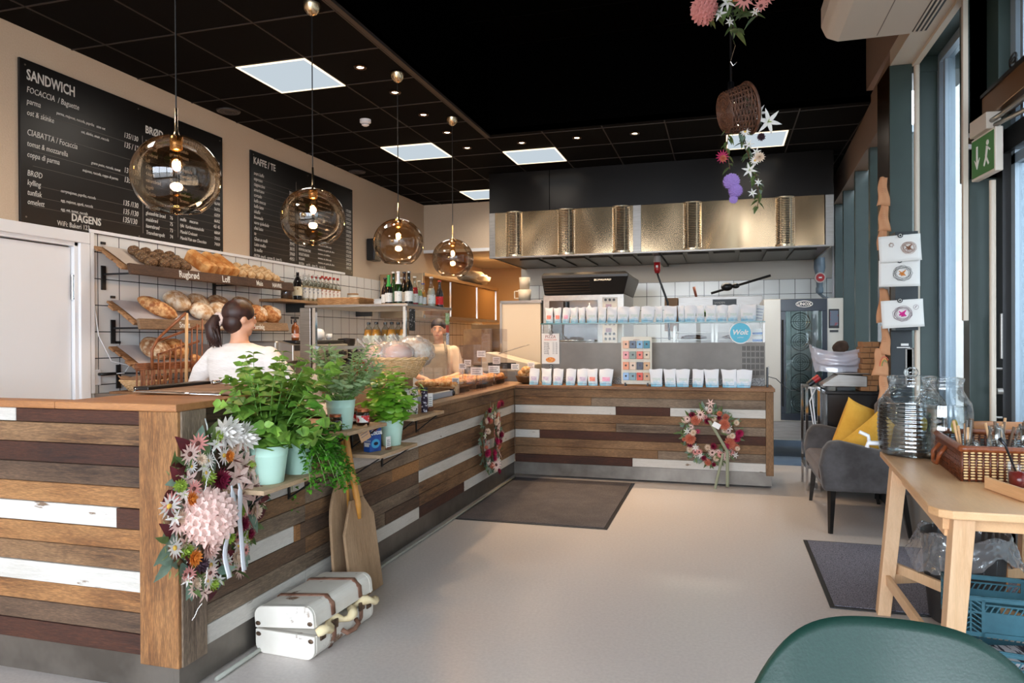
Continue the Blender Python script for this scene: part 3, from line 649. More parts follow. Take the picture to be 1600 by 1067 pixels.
for k in range(12): b.box(hx0+.3+k*.32, hx0+.56+k*.32, 9.5, 10.6, hz0+.0, hz0+.02)
b.box(-.84, -.76, 9.1, 10.88, hz0-.02, hz0+.03)
wl(b, 'filter_underside', mat('dark_filter_steel', S(64, 58, 52), rough=.4, metal=.6), t)
for pxx in (802.5, 884, 970, 1082, 1227):
    p = {802.5: (-2.622, 9.050, 2.816), 884: (-1.924, 9.050, 2.783), 970: (-1.219, 9.050, 2.750), 1082: (-0.345, 9.050, 2.788), 1227: (0.718, 9.050, 2.736)}[pxx]
    g = MB(); r_ = .105
    for k in range(27):
        z = hz0+.03+k*.0208
        g.tube([(p[0]+r_*sin(a), hy-.005-r_*.8*cos(a), z) for a in [radians(-90+18*i) for i in range(11)]], .0065, 6)
    for a in (-90, -30, 30, 90): g.box(-.008, .008, -.004, .004, hz0+.02, hz1-.01, T(p[0]+r_*sin(radians(a)), hy-.005-r_*.8*cos(radians(a)), 0) @ RZ(radians(a)))
    g.prism([(p[0]+(r_+.006)*sin(radians(a)), hy-(r_+.006)*.8*cos(radians(a))) for a in range(-90, 91, 15)], hz0+.002, hz0+.024)
    g.prism([(p[0]+(r_+.006)*sin(radians(a)), hy-(r_+.006)*.8*cos(radians(a))) for a in range(-90, 91, 15)], hz1-.02, hz1-.002)
    wl(g, 'round_grille', mat('bright_grille_steel', S(226, 208, 180), rough=.25, metal=.9) if pxx == 802.5 else bpy.data.materials['bright_grille_steel'], t, smooth=False)
    g = MB(); g.prism([(p[0]+(r_-.03)*sin(radians(a)), hy-(r_-.03)*.8*cos(radians(a))) for a in range(-90, 91, 15)], hz0+.02, hz1-.02); wl(g, 'grille_core', mat('grille_dark', S(40, 32, 26), rough=.6) if pxx == 802.5 else bpy.data.materials['grille_dark'], t)

# ================================================================== LEFT WALL: BREAD SHELVES
M_slat = wood('raw_slat_wood_Y', S(120, 78, 46), S(164, 112, 70), S(188, 140, 96), 'Y')
M_lipd = wood('dark_lip_wood_Y', S(58, 40, 30), S(84, 58, 42), S(104, 74, 54), 'Y')
M_lipb = wood('brown_lip_wood_Y', S(116, 88, 66), S(150, 118, 88), S(168, 136, 104), 'Y')
M_bpaper = mat('baking_paper', S(196, 178, 164), S(206, 190, 176), rough=.55, scale=4)
M_bpaper2 = mat('grey_baking_paper', S(178, 172, 176), S(190, 184, 186), rough=.5, scale=4)
shelves = []
def bread_shelf(y0, y1, zb, zf, lipm, words, label, paper, k):
    t = thing('bread_shelf', label, 'shelf', (-4.55, (y0+y1)/2, zb), group='slatted bread shelves'); l = t.location
    xb, xf_ = -4.672, -4.385; sl = atan2(zb-zf, xf_-xb); n = 5; L_ = sqrt((xf_-xb)**2+(zb-zf)**2)
    b = MB(); rnd = random.Random(k)
    for i in range(n):
        a = L_*i/n; M = T(xb, 0, zb) @ RY(sl)
        b.box(a, a+L_/n-.008, y0+rnd.uniform(-.02, .03), y1+rnd.uniform(-.03, .03), -.024, -.006, M)
    wl(b, 'slats', M_slat, t, bevel=.002)
    b = MB(); b.surf(lambda u, v: (xb+(xf_-xb)*v*.98, y0+.06+(y1-y0-.3)*u, zb+(zf-zb)*v*.98+.004*sin(u*23+v*3)), 40, 6); wl(b, 'paper_liner', paper, t, smooth=True)
    M = T(xf_, 0, zf) @ RY(radians(-14)); b = MB(); b.box(-.004, .022, y0+.03, y1, -.052, .034, M); wl(b, 'front_lip', lipm, t, bevel=.004)
    for y in (y0+.09, y0+.62*(y1-y0)):
        b = MB(); b.box(-4.687, -4.675, y-.02, y+.02, zf-.16, zf+.03); b.box(-4.687, -4.40, y-.003, y+.003, zf-.045, zf-.03); wl(b, 'bracket', M_blk, t)
        b = MB(); b.box(-4.687, -4.675, y-.02, y+.02, zb+.015, zb+.035); wl(b, 'bracket', M_blk, t)
    for w_, y, s_, dz in words:
        q = M @ Vector((.0235, y, dz))
        o = text('painted_word', w_, s_, (0, 0, 0), (0, 0, 0), M_chalk, t, shear=.2, bold=.0012, sx=.82)
        o.matrix_local = T(q.x-l.x, q.y-l.y, q.z-l.z) @ RY(radians(-14)) @ Euler(WALL_L).to_matrix().to_4x4() @ SC(.82, 1, 1)
    shelves.append((xb, zb, sl, L_)); return t
bread_shelf(4.44, 6.66, 2.14, 1.957, M_lipd, [('Rugbrød', 4.98, .085, -.038), ('Loff', 5.52, .085, -.038), ('Mais', 6.02, .07, -.034), ('HAVRE', 6.28, .062, -.034)], 'top slatted bread shelf with a dark board lettered Rugbrød and Loff', M_bpaper, 1)
bread_shelf(4.53, 6.56, 1.72, 1.533, M_lipb, [('Snøtt', 4.98, .07, -.036), ('Speltbrød', 5.38, .07, -.036), ('Surdeig', 5.98, .066, -.036)], 'middle slatted bread shelf with floury round loaves behind the woman', M_bpaper2, 2)
bread_shelf(4.58, 6.5, 1.357, 1.172, M_lipb, [], 'lowest slatted bread shelf, behind the wicker rack', M_bpaper2, 3)
def crust(name, a, b_, c, sc=14, lo=.42, hi=.6):
    m, nt, bs = new_mat(name); f = noise_fac(nt, sc, 5, (1, 1, 1), .35, .65); g = noise_fac(nt, sc*2.3, 6, (1, 1, 1), lo, hi)
    nt.links.new(mixcol(nt, mixcol(nt, a, b_, f), c, g), bs.inputs['Base Color']); bs.inputs['Roughness'].default_value = .65; bump(nt, bs, g, .5, .004); return m
M_seed = crust('seeded_rye_crust', S(70, 46, 26), S(116, 76, 40), S(176, 150, 112), 60, .55, .62)
M_tin = crust('golden_tin_crust', S(176, 104, 42), S(206, 136, 66), S(226, 172, 108), 5)
M_tinside = crust('pale_tin_side', S(206, 150, 88), S(222, 172, 110), S(188, 128, 66), 20)
M_flour = crust('floured_crust', S(176, 126, 78), S(206, 164, 118), S(232, 216, 192), 9, .4, .6)
M_flourd = crust('dark_floured_crust', S(126, 80, 46), S(166, 116, 72), S(206, 182, 150), 10, .45, .62)
M_ciab = crust('pale_crusty_rolls', S(186, 136, 80), S(212, 168, 112), S(234, 204, 160), 22)
M_orangec = crust('glazed_brown_crust', S(152, 84, 34), S(186, 112, 52), S(222, 170, 112), 12)
def lump(r, seed, amp=.12, fr=2.2):
    return lambda d: 1+amp*nz3(d[0]+seed, d[1]-seed, d[2]+seed*.3, fr)
def braid(n, R_, pitch, m, seed):
    b = MB()
    for i in range(n): b.ball((0, (i-(n-1)/2)*pitch, R_*.8), (R_*(1.02+.1*sin(seed+i)), R_*.85, R_*.8), T(.006*(-1)**i, 0, 0), 0, 14, 9, lump(1, seed+i*3.1, .16, 2.5))
    return b.mesh('braided_loaf', m, True)
def on_shelf(i, y, t_, rz=0, lift=0, tilt=0):
    xb, zb, sl, L_ = shelves[i]
    return T(xb, 0, zb) @ RY(sl) @ T(t_*L_, y, -.004+lift) @ RZ(rz) @ RY(tilt)
def loaf(name, me, M, label, cat='bread', group=None):
    o = bpy.data.objects.new(name, me); C.objects.link(o); o.matrix_world = M; return tag(o, label, cat, group)
rye = braid(4, .052, .062, M_seed, 1.3)
nm = ['first', 'second', 'third', 'fourth', 'fifth', 'sixth', 'seventh', 'eighth', 'ninth', 'tenth', 'eleventh', 'twelfth', 'thirteenth', 'fourteenth', 'fifteenth', 'sixteenth', 'seventeenth', 'eighteenth', 'nineteenth', 'twentieth']
for i, y in enumerate((4.74, 4.87, 5.0, 5.13)):
    loaf('seeded_loaf', rye, on_shelf(0, y, .52, pi/2*0, 0) @ RZ(pi/2+.1*sin(i*2)), nm[i]+' seeded rye loaf from the left on the top bread shelf', group='seeded rye loaves')
b = MB(); b.loft([[(-.052, y, 0), (.052, y, 0), (.060, y, .085), (.050, y, .107), (.02, y, .118), (-.02, y, .118), (-.050, y, .107), (-.060, y, .085)] for y in (-.145, .145)])
tinm = b.mesh('tin_loaf', [M_tin])
for i, (y, lb) in enumerate(((5.42, 'leftmost golden rectangular tin loaf on the top shelf'), (5.60, 'middle golden rectangular tin loaf on the top shelf'), (5.735, 'third golden tin loaf, against the crusty maize loaves'))):
    o = loaf('tin_loaf', tinm, on_shelf(0, y, .50, pi/2-.06*i), lb, group='golden tin loaves'); mo = o.modifiers.new('bevel', 'BEVEL'); mo.width = .014; mo.segments = 3
hv = braid(4, .048, .058, M_ciab, 4.7)
for i, y in enumerate((5.90, 6.03, 6.17, 6.31, 6.44)):
    loaf('crusty_loaf', hv, on_shelf(0, y, .52, pi/2+.1*sin(i*1.7)), nm[i]+' pale crusty loaf right of the tin loaves, top shelf', group='pale crusty loaves')
def roundloaf(r, seed, m, h=.62, cut_=True):
    b = MB(); b.ball((0, 0, r*h), (r, r*.94, r*h), None, 0, 26, 16, lambda d: 1+.07*nz3(d[0]+seed, d[1], d[2], 1.8)-(.05 if cut_ and abs(d[0]*.8+d[1]*.3) < .07 and d[2] > 0 else 0)); return b.mesh('round_loaf', m, True)
rl = [roundloaf(.125, 1, M_flour), roundloaf(.115, 5, M_flour), roundloaf(.12, 9, M_flourd)]
for i, (y, t_, k, lf, lb) in enumerate(((5.20, .22, 0, 0, 'large floury round loaf at the back left of the middle shelf'), (5.36, .66, 1, 0, 'pale round loaf at the front of the middle shelf, left of the woman'), (5.47, .20, 1, 0, 'round loaf at the back of the middle shelf, second from left'),
        (5.60, .66, 0, 0, 'pale split round loaf beside the woman\'s head'), (5.74, .22, 2, 0, 'dark crusted round loaf at the back above the ponytail'), (5.86, .66, 2, 0, 'round loaf just behind the woman\'s head on the middle shelf'),
        (6.10, .2, 2, 0, 'dark cut loaf at the back right of the woman\'s head'))):
    loaf('round_loaf', rl[k], on_shelf(1, y, t_, i*1.3, lf), lb, group='round loaves on the middle shelf')
b = MB(); b.ball((0, 0, .055), (.07, .17, .062), None, 0, 22, 14, lambda d: 1+.08*nz3(d[0], d[1]*2, d[2], 2)-(.10 if abs(sin(d[1]*5)) < .25 and d[2] > 0 else 0))
longm = b.mesh('long_loaf', M_orangec, True)
loaf('long_loaf', longm, on_shelf(1, 4.90, .5, pi/2+.5), 'long slashed orange-brown loaf at the left of the middle shelf')
for i, (y, lb) in enumerate(((6.16, 'split glazed loaf right of the woman\'s face on the middle shelf'), (6.38, 'rightmost glazed split loaf on the middle shelf'))):
    t = thing('split_loaf', lb, 'bread', (0, 0, 0), group='glazed split loaves'); t.matrix_world = on_shelf(1, y, .62, .2*i)
    b = MB(); b.ball((0, 0, .07), (.12, .105, .08), None, 0, 22, 14, lump(1, 3+i, .08)); b.build('crust', M_orangec, t, smooth=True)
    b = MB(); b.ball((.03, 0, .085), (.085, .055, .075), None, 0, 18, 12, lump(1, 8+i, .25, 3)); b.build('floured_split', M_flour, t, smooth=True)
loaf('long_loaf', roundloaf(.13, 14, M_flourd), on_shelf(2, 4.86, .5, .4), 'greyish round loaf at the left of the lowest shelf')
loaf('long_loaf', roundloaf(.12, 17, M_orangec), on_shelf(2, 5.08, .5, 1.4), 'golden brown loaf behind the wicker rack on the lowest shelf')
loaf('small_roll', roundloaf(.05, 11, M_orangec), on_shelf(2, 5.27, .75, 1.4), 'small brown roll at the front of the lowest shelf')
# cable and socket left of the shelves
t = thing('wall_socket', 'white double wall socket with a black plug beside the door frame', 'socket', (-4.69, 4.45, 1.11))
b = MB(); b.box(-.01, .016, -.045, .045, -.06, .06); b.build('plate', M_white, t, bevel=.004)
b = MB(); b.cyl(.024, .012, .018, 20, T(0, 0, .026) @ RY(pi/2)); b.build('outlet', M_paper, t); b = MB(); b.cyl(.024, .012, .018, 20, T(0, 0, -.026) @ RY(pi/2)); b.build('outlet', M_paper, t)
t = thing('power_plug', 'black plug in the white wall socket, its white lead hanging under the shelves', 'plug', (-4.67, 4.47, 1.135))
MB().tube([(0, 0, 0), (.03, .0, 0), (.04, .05, 0), (.05, .11, 0)], .012, 8).build('plug_body', M_blk, t, smooth=True)
MB().tube([(.05, .11, 0), (.05, .2, .0), (.03, .27, .06), (.02, .10, .10), (0.0, .0, .3), (-.008, -.04, .6), (-.01, -.03, .8), (-.01, -.05, 1.08)], .0045, 6).build('lead', M_white, t, smooth=True)

# ================================================================== BACK WORKTOP AND WHAT STANDS ON IT
t = thing('back_worktop_unit', 'low back worktop along the tiled wall under the bread shelves', 'counter', (-4.4, 6.7, 0))
M_wt = mat('grey_laminate', S(120, 104, 92), rough=.4)
wl(MB().box(-4.685, -4.03, 4.44, 9.3, .955, .985), 'worktop', M_wt, t, bevel=.003)
wl(MB().box(-4.68, -4.08, 4.46, 9.28, 0, .955), 'base_cabinet', M_white, t)
def wicker(name, rb, rt, h, rows, stakes, m, sx=1, sy=1, thick=.005, z0=0, mi=0, b=None, wave=.7):
    b = b or MB(); n = stakes*4
    for r_ in range(rows):
        f_ = (r_+.5)/rows; R_ = rb+(rt-rb)*f_; z = z0+h*f_
        b.tube([((R_+thick*wave*cos(pi*(k*stakes*2/n/2*2/2+r_)))*cos(2*pi*k/n)*sx, (R_+thick*wave*cos(pi*(k/4+r_)))*sin(2*pi*k/n)*sy, z) for k in range(n)], thick*.62, 5, closed=True, mi=mi)
    for k in range(stakes):
        a = 2*pi*(k+.25)/stakes; b.tube([(rb*cos(a)*sx, rb*sin(a)*sy, z0), (rt*cos(a)*sx, rt*sin(a)*sy, z0+h)], thick*.7, 5, mi=mi)
    b.cyl(rb*.98, z0, z0+.008, 24, SC(sx, sy, 1), mi)
    return b
def rim(r, z, m, t, th=.008, sx=1, sy=1, name='rim'):
    b = MB()
    for q in range(2): b.tube([((r+th*.5*cos(12*a+q*pi))*cos(a)*sx, (r+th*.5*cos(12*a+q*pi))*sin(a)*sy, z+th*.5*sin(12*a+q*pi)) for a in [2*pi*k/72 for k in range(72)]], th*.6, 6, closed=True)
    return b.build(name, m, t, smooth=True)
M_straw = mat('pale_straw_wicker', S(206, 164, 112), S(226, 190, 144), rough=.6, scale=30)
M_willow = mat('brown_willow_wicker', S(112, 62, 34), S(146, 84, 46), rough=.5, scale=30)
M_kraft = mat('brown_kraft_paper', S(184, 142, 106), S(196, 156, 120), rough=.8, scale=5, bmp=.1)
t = thing('wicker_basket', 'shallow pale wicker basket lined with brown paper on the back worktop', 'basket', (-4.38, 4.62, 1.005))
wicker('b', .10, .165, .075, 10, 22, M_straw, thick=.008).build('weave', M_straw, t, smooth=True); rim(.168, .08, M_straw, t)
b = MB(); b.surf(lambda u, v: ((.05+.13*v)*cos(2*pi*u), (.05+.13*v)*sin(2*pi*u), .02+.09*v+.02*nz3(u*9, v*4, 0, 1)+.012*sin(u*40)*v), 60, 6, cu=True); b.build('paper_liner', M_kraft, t, smooth=True)
MB().box(-4.56, -4.15, 4.46, 4.95, .985, 1.003).build('x', M_slat)
o = C.objects['x']; o.name = 'wooden_board'; tag(o, 'thin wooden board under the shallow wicker basket', 'board')
loaf('flat_roll', roundloaf(.075, 21, M_tin, .3), T(-4.12, 4.60, .985), 'flat round roll beside the shallow wicker basket')
# sloping wicker bread rack
t = thing('wicker_rack', 'tall brown wicker rack with a sloping top edge left of the woman', 'basket', (-4.02, 4.53, .985), radians(-6))
def rk_top(x, y): return .16+.44*max(0, min(1, (y+.24)/.46))
b = MB()
W_, D_ = .24, .05
for side_ in (1,):
    for k in range(10):
        y = -.24+.052*k; b.tube([(D_, y, 0), (D_+.01, y, .22+.36*(k/9)*1.0 if k > 1 else .22+.1*k)], .006, 6)
for k in range(10):
    y = -.24+.052*k; b.tube([(-D_-.05, y, 0), (-D_-.05, y, .20)], .006, 6)
for k in range(4):
    for y in (-.24, .24): b.tube([(D_-.035*k, y, 0), (D_-.035*k, y, .2)], .006, 6)
for z in (.02, .035, .05, .20, .213, .226, .239):
    b.tube([(D_+.006*cos(k*pi), -.25+.05*k, z) for k in range(11)]+[(D_-.04*k, .25, z) for k in range(4)]+[(-D_-.05, .25-.05*k, z) for k in range(11)]+[(D_-.12+.04*k, -.25, z) for k in range(3)], .006, 6, closed=True)
for z0_, z1_ in ((.30, .40), (.31, .41), (.40, .52), (.41, .53)): b.tube([(D_+.006, -.20+.04*k, z0_+(z1_-z0_)*k/10) for k in range(11)], .005, 6)
b.build('weave', M_willow, t, smooth=True)
MB().tube([(D_+.012, -.245, .2), (D_+.015, -.25, .34), (D_+.015, -.20, .42), (D_+.015, -.10, .50), (D_+.015, .06, .62)], .011, 8).build('arched_rim', M_willow, t, smooth=True)
MB().tube([(D_+.014, .06, .0), (D_+.02, .065, .62)], .012, 8).build('pale_post', mat('pale_cane', S(206, 164, 116)), t, smooth=True)
# tray and board on the tall near counter
t = thing('serving_board', 'thin brown board with a metal edge lying on the tall near counter', 'board', (-2.33, 2.88, 1.152), radians(4))
MB().box(-.24, .24, -.20, .28, .004, .02).build('board', wood('tray_wood_Y', S(110, 78, 58), S(150, 112, 84), S(168, 130, 100), 'X'), t, bevel=.003)
b = MB(); b.tube([(-.25, -.22, .012), (.25, -.30, .012)], .005, 6); b.tube([(-.25, -.22, .012), (-.26, -.19, .03), (-.22, .20, .03)], .005, 6); b.build('wire_handle', M_chrome, t, smooth=True)
MB().box(-.27, -.19, -.2, .26, .02, .035).build('dark_edge', mat('dark_steel', S(60, 56, 54), rough=.3, metal=.8), t, bevel=.003)
t = thing('steel_tongs', 'steel clip lying at the far end of the board by the woman\'s elbow', 'tongs', (-2.50, 3.12, 1.172), .3)
b = MB(); b.tube([(0, -.05, .008), (.03, 0, .012), (.02, .06, .01)], .008, 8); b.tube([(.01, -.05, .008), (-.02, 0, .012), (.0, .06, .01)], .008, 8); b.build('clip', M_chrome, t, smooth=True)

# ------------------------------------------------------------------ wall shelf with syrups
t = thing('wall_shelf', 'narrow wooden wall shelf holding syrup bottles above the coffee machine', 'shelf', (-4.55, 7.9, 1.83)); M_oak = wood('shelf_oak_Y', S(140, 100, 66), S(176, 134, 92), S(196, 156, 114), 'Y')
wl(MB().box(-4.688, -4.42, 6.52, 9.5, 1.80, 1.83), 'board', M_oak, t, bevel=.003)
for y in (7.0, 8.6): wl(MB().box(-4.688, -4.45, y, y+.02, 1.70, 1.80), 'bracket', M_blk, t)
def bottle(name, prof, m, label_m=None, lz=(0, 0), lr=0, cap_m=None, capz=(0, 0), capr=.014, fill_m=None, fz=None, n=20):
    """profile list of (r, z)"""
    t = thing(name, None, None)
    MB().lathe(prof, n).build('glass_body', m, t, smooth=True)
    if fill_m:
        pf = [(max(r-.003, .001), z) for r, z in prof if z <= fz]; MB().lathe(pf, n).build('drink', fill_m, t, smooth=True)
    if label_m: MB().shell([(lr, lz[0]), (lr, lz[1])], n).build('paper_label', label_m, t, smooth=True)
    if cap_m: MB().lathe([(capr, capz[0]), (capr, capz[1])], n).build('cap', cap_m, t, auto=40)
    return t
M_clear = glass('clear_bottle_glass', (.86, .88, .84, 1), .12, edge=(.5, .52, .48, 1))
M_syr = [mat('label_white_blue', S(220, 220, 214), S(130, 140, 160), scale=50, lo=.55, hi=.6), mat('label_white_red', S(232, 226, 216), S(176, 70, 56), scale=50, lo=.57, hi=.62), mat('label_cream_gold', S(228, 218, 190), S(170, 140, 80), scale=40, lo=.55, hi=.62)]
M_capw = mat('white_cap', S(220, 216, 208)); M_capr = mat('red_cap', S(190, 60, 46)); M_darkdrink = mat('dark_syrup', S(30, 16, 12), rough=.15)
sprof = [(.034, 0), (.036, .01), (.036, .17), (.030, .20), (.014, .235), (.013, .285), (.015, .287), (.015, .295)]
pro = bottle('syrup_bottle', sprof, M_clear, M_syr[0], (.03, .15), .0366, M_capw, (.285, .31), .0155, mat('pale_syrup', S(206, 184, 150), rough=.2), .19)
MB().shell([(.0142, .24), (.0142, .275)], 16).build('neck_label', M_syr[0], pro, smooth=True)
pro2 = bottle('syrup_bottle', sprof, M_clear, M_syr[1], (.03, .15), .0366, M_capr, (.285, .31), .0155, mat('amber_syrup', S(196, 150, 100), rough=.2), .19)
MB().shell([(.0142, .24), (.0142, .275)], 16).build('neck_label', M_syr[1], pro2, smooth=True)
first = [True, True]
rows_ = []
for k in range(9): rows_.append((-4.49, 7.09+.088*k, k))
for k in range(9): rows_.append((-4.60, 7.06+.088*k, k+9))
for i, (x, y, k) in enumerate(rows_):
    v = 0 if (k % 9) < 4 else 1; src = (pro, pro2)[v]
    lb = '%s from left of the %s-labelled syrup bottles, %s row of the wall shelf' % (nm[k % 9] if k % 9 < 4 else nm[k % 9-4], ('white', 'red')[v], ('front', 'back')[k > 8])
    if first[v]: src.location = (x, y, 1.831); tag(src, lb, 'bottle', 'syrup bottles on the wall shelf'); first[v] = False
    else: dup(src, (x, y, 1.831), label=lb, group='syrup bottles on the wall shelf'); 
for o in list(C.objects):
    if o.name.startswith('syrup_bottle') and o.get('label') and not o.get('category'): o['category'] = 'bottle'
dk = bottle('syrup_bottle', [(.046, 0), (.048, .01), (.048, .19), (.036, .23), (.017, .26), (.016, .32), (.018, .33)], mat('black_bottle', S(16, 12, 12), rough=.1), M_syr[2], (.05, .15), .0485, M_capw, (.31, .335), .019)
dk.location = (-4.50, 6.95, 1.831); tag(dk, 'tall dark syrup bottle at the left end of the syrup row', 'bottle')
def jar(name, r, h, label, cat, loc, lid_m, body_m, fill=None, fh=.6, wrap=None):
    t = thing(name, label, cat, loc)
    MB().lathe([(r*.9, 0), (r, .01), (r, h*.82), (r*.85, h*.9)], 24).build('jar_body', body_m, t, smooth=True)
    if fill: MB().lathe([(r*.88, .004), (r*.95, .012), (r*.95, h*fh), (0, h*fh)], 20).build('contents', fill, t, smooth=True)
    MB().lathe([(r*.9, h*.88), (r*.94, h*.9), (r*.94, h), (r*.9, h*1.01), (0, h*1.01)], 24).build('lid', lid_m, t, auto=40)
    if wrap: MB().shell([(r*1.01, h*.2), (r*1.01, h*.7)], 24).build('paper_label', wrap, t, smooth=True)
    return t
jar('storage_jar', .062, .18, 'wide clear jar with a grey lid at the left end of the wall shelf', 'jar', (-4.50, 6.74, 1.831), mat('grey_lid', S(120, 110, 100), rough=.4), M_clear, mat('brown_beans', S(96, 66, 46)), .5)
jar('storage_tin', .075, .15, 'white storage tin with black writing right of the syrup bottles', 'tin', (-4.53, 8.24, 1.831), mat('tin_lid', S(170, 130, 90)), mat('white_tin', S(210, 204, 190), S(60, 56, 52), scale=14, lo=.56, hi=.6, rough=.4))
jar('storage_jar', .075, .10, 'low clear jar with a grey lid beside the white tin', 'jar', (-4.50, 8.52, 1.831), mat('grey_lid2', S(112, 106, 102), rough=.4), M_clear)
t = thing('cake_dome', 'white rounded dish cover with a small knob at the right end of the wall shelf', 'dish cover', (-4.53, 9.02, 1.831))
MB().lathe([(.16, 0), (.165, .02), (.155, .07), (.12, .11), (.05, .125), (0, .126)], 32).build('dome', M_white, t, smooth=True); MB().ball((0, 0, .14), .018).build('knob', M_blk, t, smooth=True)
# ------------------------------------------------------------------ espresso machine, spray bottle, cups
M_esp = mat('brushed_machine_steel', S(190, 182, 172), rough=.35, metal=.85)
t = thing('espresso_machine', 'steel and black espresso machine on the back worktop right of the woman', 'coffee machine', (-4.36, 6.75, .985)); l = t.location
b = MB(); b.prism([(-.55, .0), (.6, .0), (.6, .40), (-.55, .40)], -.22, -.18, RX(pi/2) @ RY(0))
b = MB(); b.box(-.24, .10, -.55, .60, .02, .40); b.build('housing', M_esp, t, bevel=.02, seg=3)
b = MB(); b.prism([(.10, .40), (.27, .36), (.27, .20), (.10, .16)], -.52, .57, RX(pi/2) @ SC(1, 1, -1)); b.build('brew_group_cover', M_esp, t, bevel=.008)
b = MB(); b.box(.20, .275, -.50, -.14, .30, .36); b.box(.10, .26, -.45, .5, .375, .405); b.build('black_panel', M_blk, t, bevel=.006)
for y in (-.2, .12, .40): 
    b = MB(); b.cyl(.038, 0, .03, 20, T(.272, y, .26) @ RY(pi/2)); b.cyl(.022, .03, .07, 16, T(.272, y, .26) @ RY(pi/2)); b.build('steam_knob', M_blk, t, auto=40)
    b = MB(); b.cyl(.03, .12, .17, 18, T(.2, y, 0)); b.tube([(.2, y, .135), (.33, y+.03, .115)], .012, 8); b.build('portafilter', M_blk, t, auto=40)
    b = MB(); b.tube([(.25, y-.1, .18), (.30, y-.1, .12), (.31, y-.1, .04)], .006, 8); b.build('steam_wand', M_chrome, t, smooth=True)
MB().box(.10, .34, -.52, .57, .02, .05).build('drip_tray', mat('drip_steel', S(90, 84, 80), rough=.3, metal=.8), t, bevel=.005)
for y in (-.5, .55): MB().cyl(.02, 0, .02, 12, T(0, y, 0)).build('foot', M_blk, t)
t = thing('coffee_grinder', 'black coffee grinder beside the espresso machine, left of the display case', 'coffee grinder', (-4.22, 7.52, .985))
b = MB(); b.box(-.13, .12, -.12, .14, .0, .28); b.build('motor_body', mat('grinder_black', S(26, 22, 22), rough=.25), t, bevel=.03, seg=3)
MB().lathe([(.05, .28), (.10, .36), (.10, .42), (0, .43)], 20).build('hopper', M_blk, t, auto=40)
t = thing('spray_bottle', 'amber spray bottle with a black trigger on top of the espresso machine', 'spray bottle', (-4.24, 6.50, 1.39)); M_amber = mat('amber_plastic', S(120, 62, 24), rough=.15)
MB().lathe([(.036, 0), (.038, .01), (.038, .13), (.030, .155), (.014, .17), (.014, .19)], 20).build('bottle_body', M_amber, t, smooth=True)
b = MB(); b.cyl(.017, .185, .205, 14); b.box(-.02, .02, -.055, .04, .22, .245); b.box(-.008, .008, -.005, .01, .2, .225); b.box(-.006, .006, -.045, -.035, .175, .222, RX(radians(8))); b.build('trigger_head', M_blk, t, bevel=.003)
MB().shell([(.0386, .03), (.0386, .07)], 20).build('warning_label', mat('label_orange', S(206, 110, 70), S(230, 226, 216), scale=30), t, smooth=True)
t = thing('white_teapot', 'white porcelain pot on top of the machine near the display case', 'cup', (-4.20, 6.86, 1.395))
MB().lathe([(.045, 0), (.07, .03), (.075, .07), (.06, .11), (.03, .12), (0, .122)], 24).build('pot_body', M_white, t, smooth=True)
MB().tube([(0, -.07, .085), (0, -.12, .09), (0, -.125, .05), (0, -.07, .035)], .009, 8).build('handle', M_white, t, smooth=True)
for i, (x, y) in enumerate(((-4.16, 7.02), (-4.3, 7.08))):
    t = thing('coffee_cup', ('front small white cup beside the white porcelain pot', 'rear small white cup beside the white porcelain pot')[i], 'cup', (x, y, 1.395), group='small cups on the machine')
    MB().lathe([(.02, 0), (.035, .03), (.04, .065), (.037, .065), (.03, .03), (0, .01)], 20).build('cup_body', M_white, t, smooth=True)
    MB().tube([(0, -.035, .05), (0, -.06, .045), (0, -.055, .02), (0, -.033, .02)], .005, 6).build('handle', M_white, t, smooth=True)
# printed napkins and cloth on the low counter behind the herbs
t = thing('cloth_bag', 'beige crumpled cloth bag standing on the low counter right of the woman', 'bag', (-2.56, 4.06, .926))
b = MB(); b.surf(lambda u, v: ((.10+.012*nz3(u*6, v*6, 0, 1)-.03*v)*cos(2*pi*u)*(1.2), (.07-.03*v)*sin(2*pi*u)+.01*nz3(u*9, v*5, 3, 1), .24*v+.012*nz3(u*8, v, 5, 1)), 40, 12, cu=True); b.build('cloth', mat('beige_linen', S(190, 168, 144), S(204, 184, 160), rough=.9, scale=12, bmp=.2), t, smooth=True, solid=.003)
t = thing('patterned_cloth', 'crumpled pink and white patterned cloth on the low counter by the mint', 'cloth', (-2.45, 3.92, .926))
b = MB(); b.surf(lambda u, v: ((u-.5)*.34, (v-.5)*.24, .02+.10*max(0, 1-((u-.5)**2+(v-.5)**2)*5)*(.6+.6*nz3(u*5, v*5, 1, 1))), 26, 20); b.build('cloth', mat('pink_pattern_cloth', S(232, 222, 216), S(150, 60, 80), scale=16, lo=.58, hi=.62, rough=.9), t, smooth=True, solid=.004)

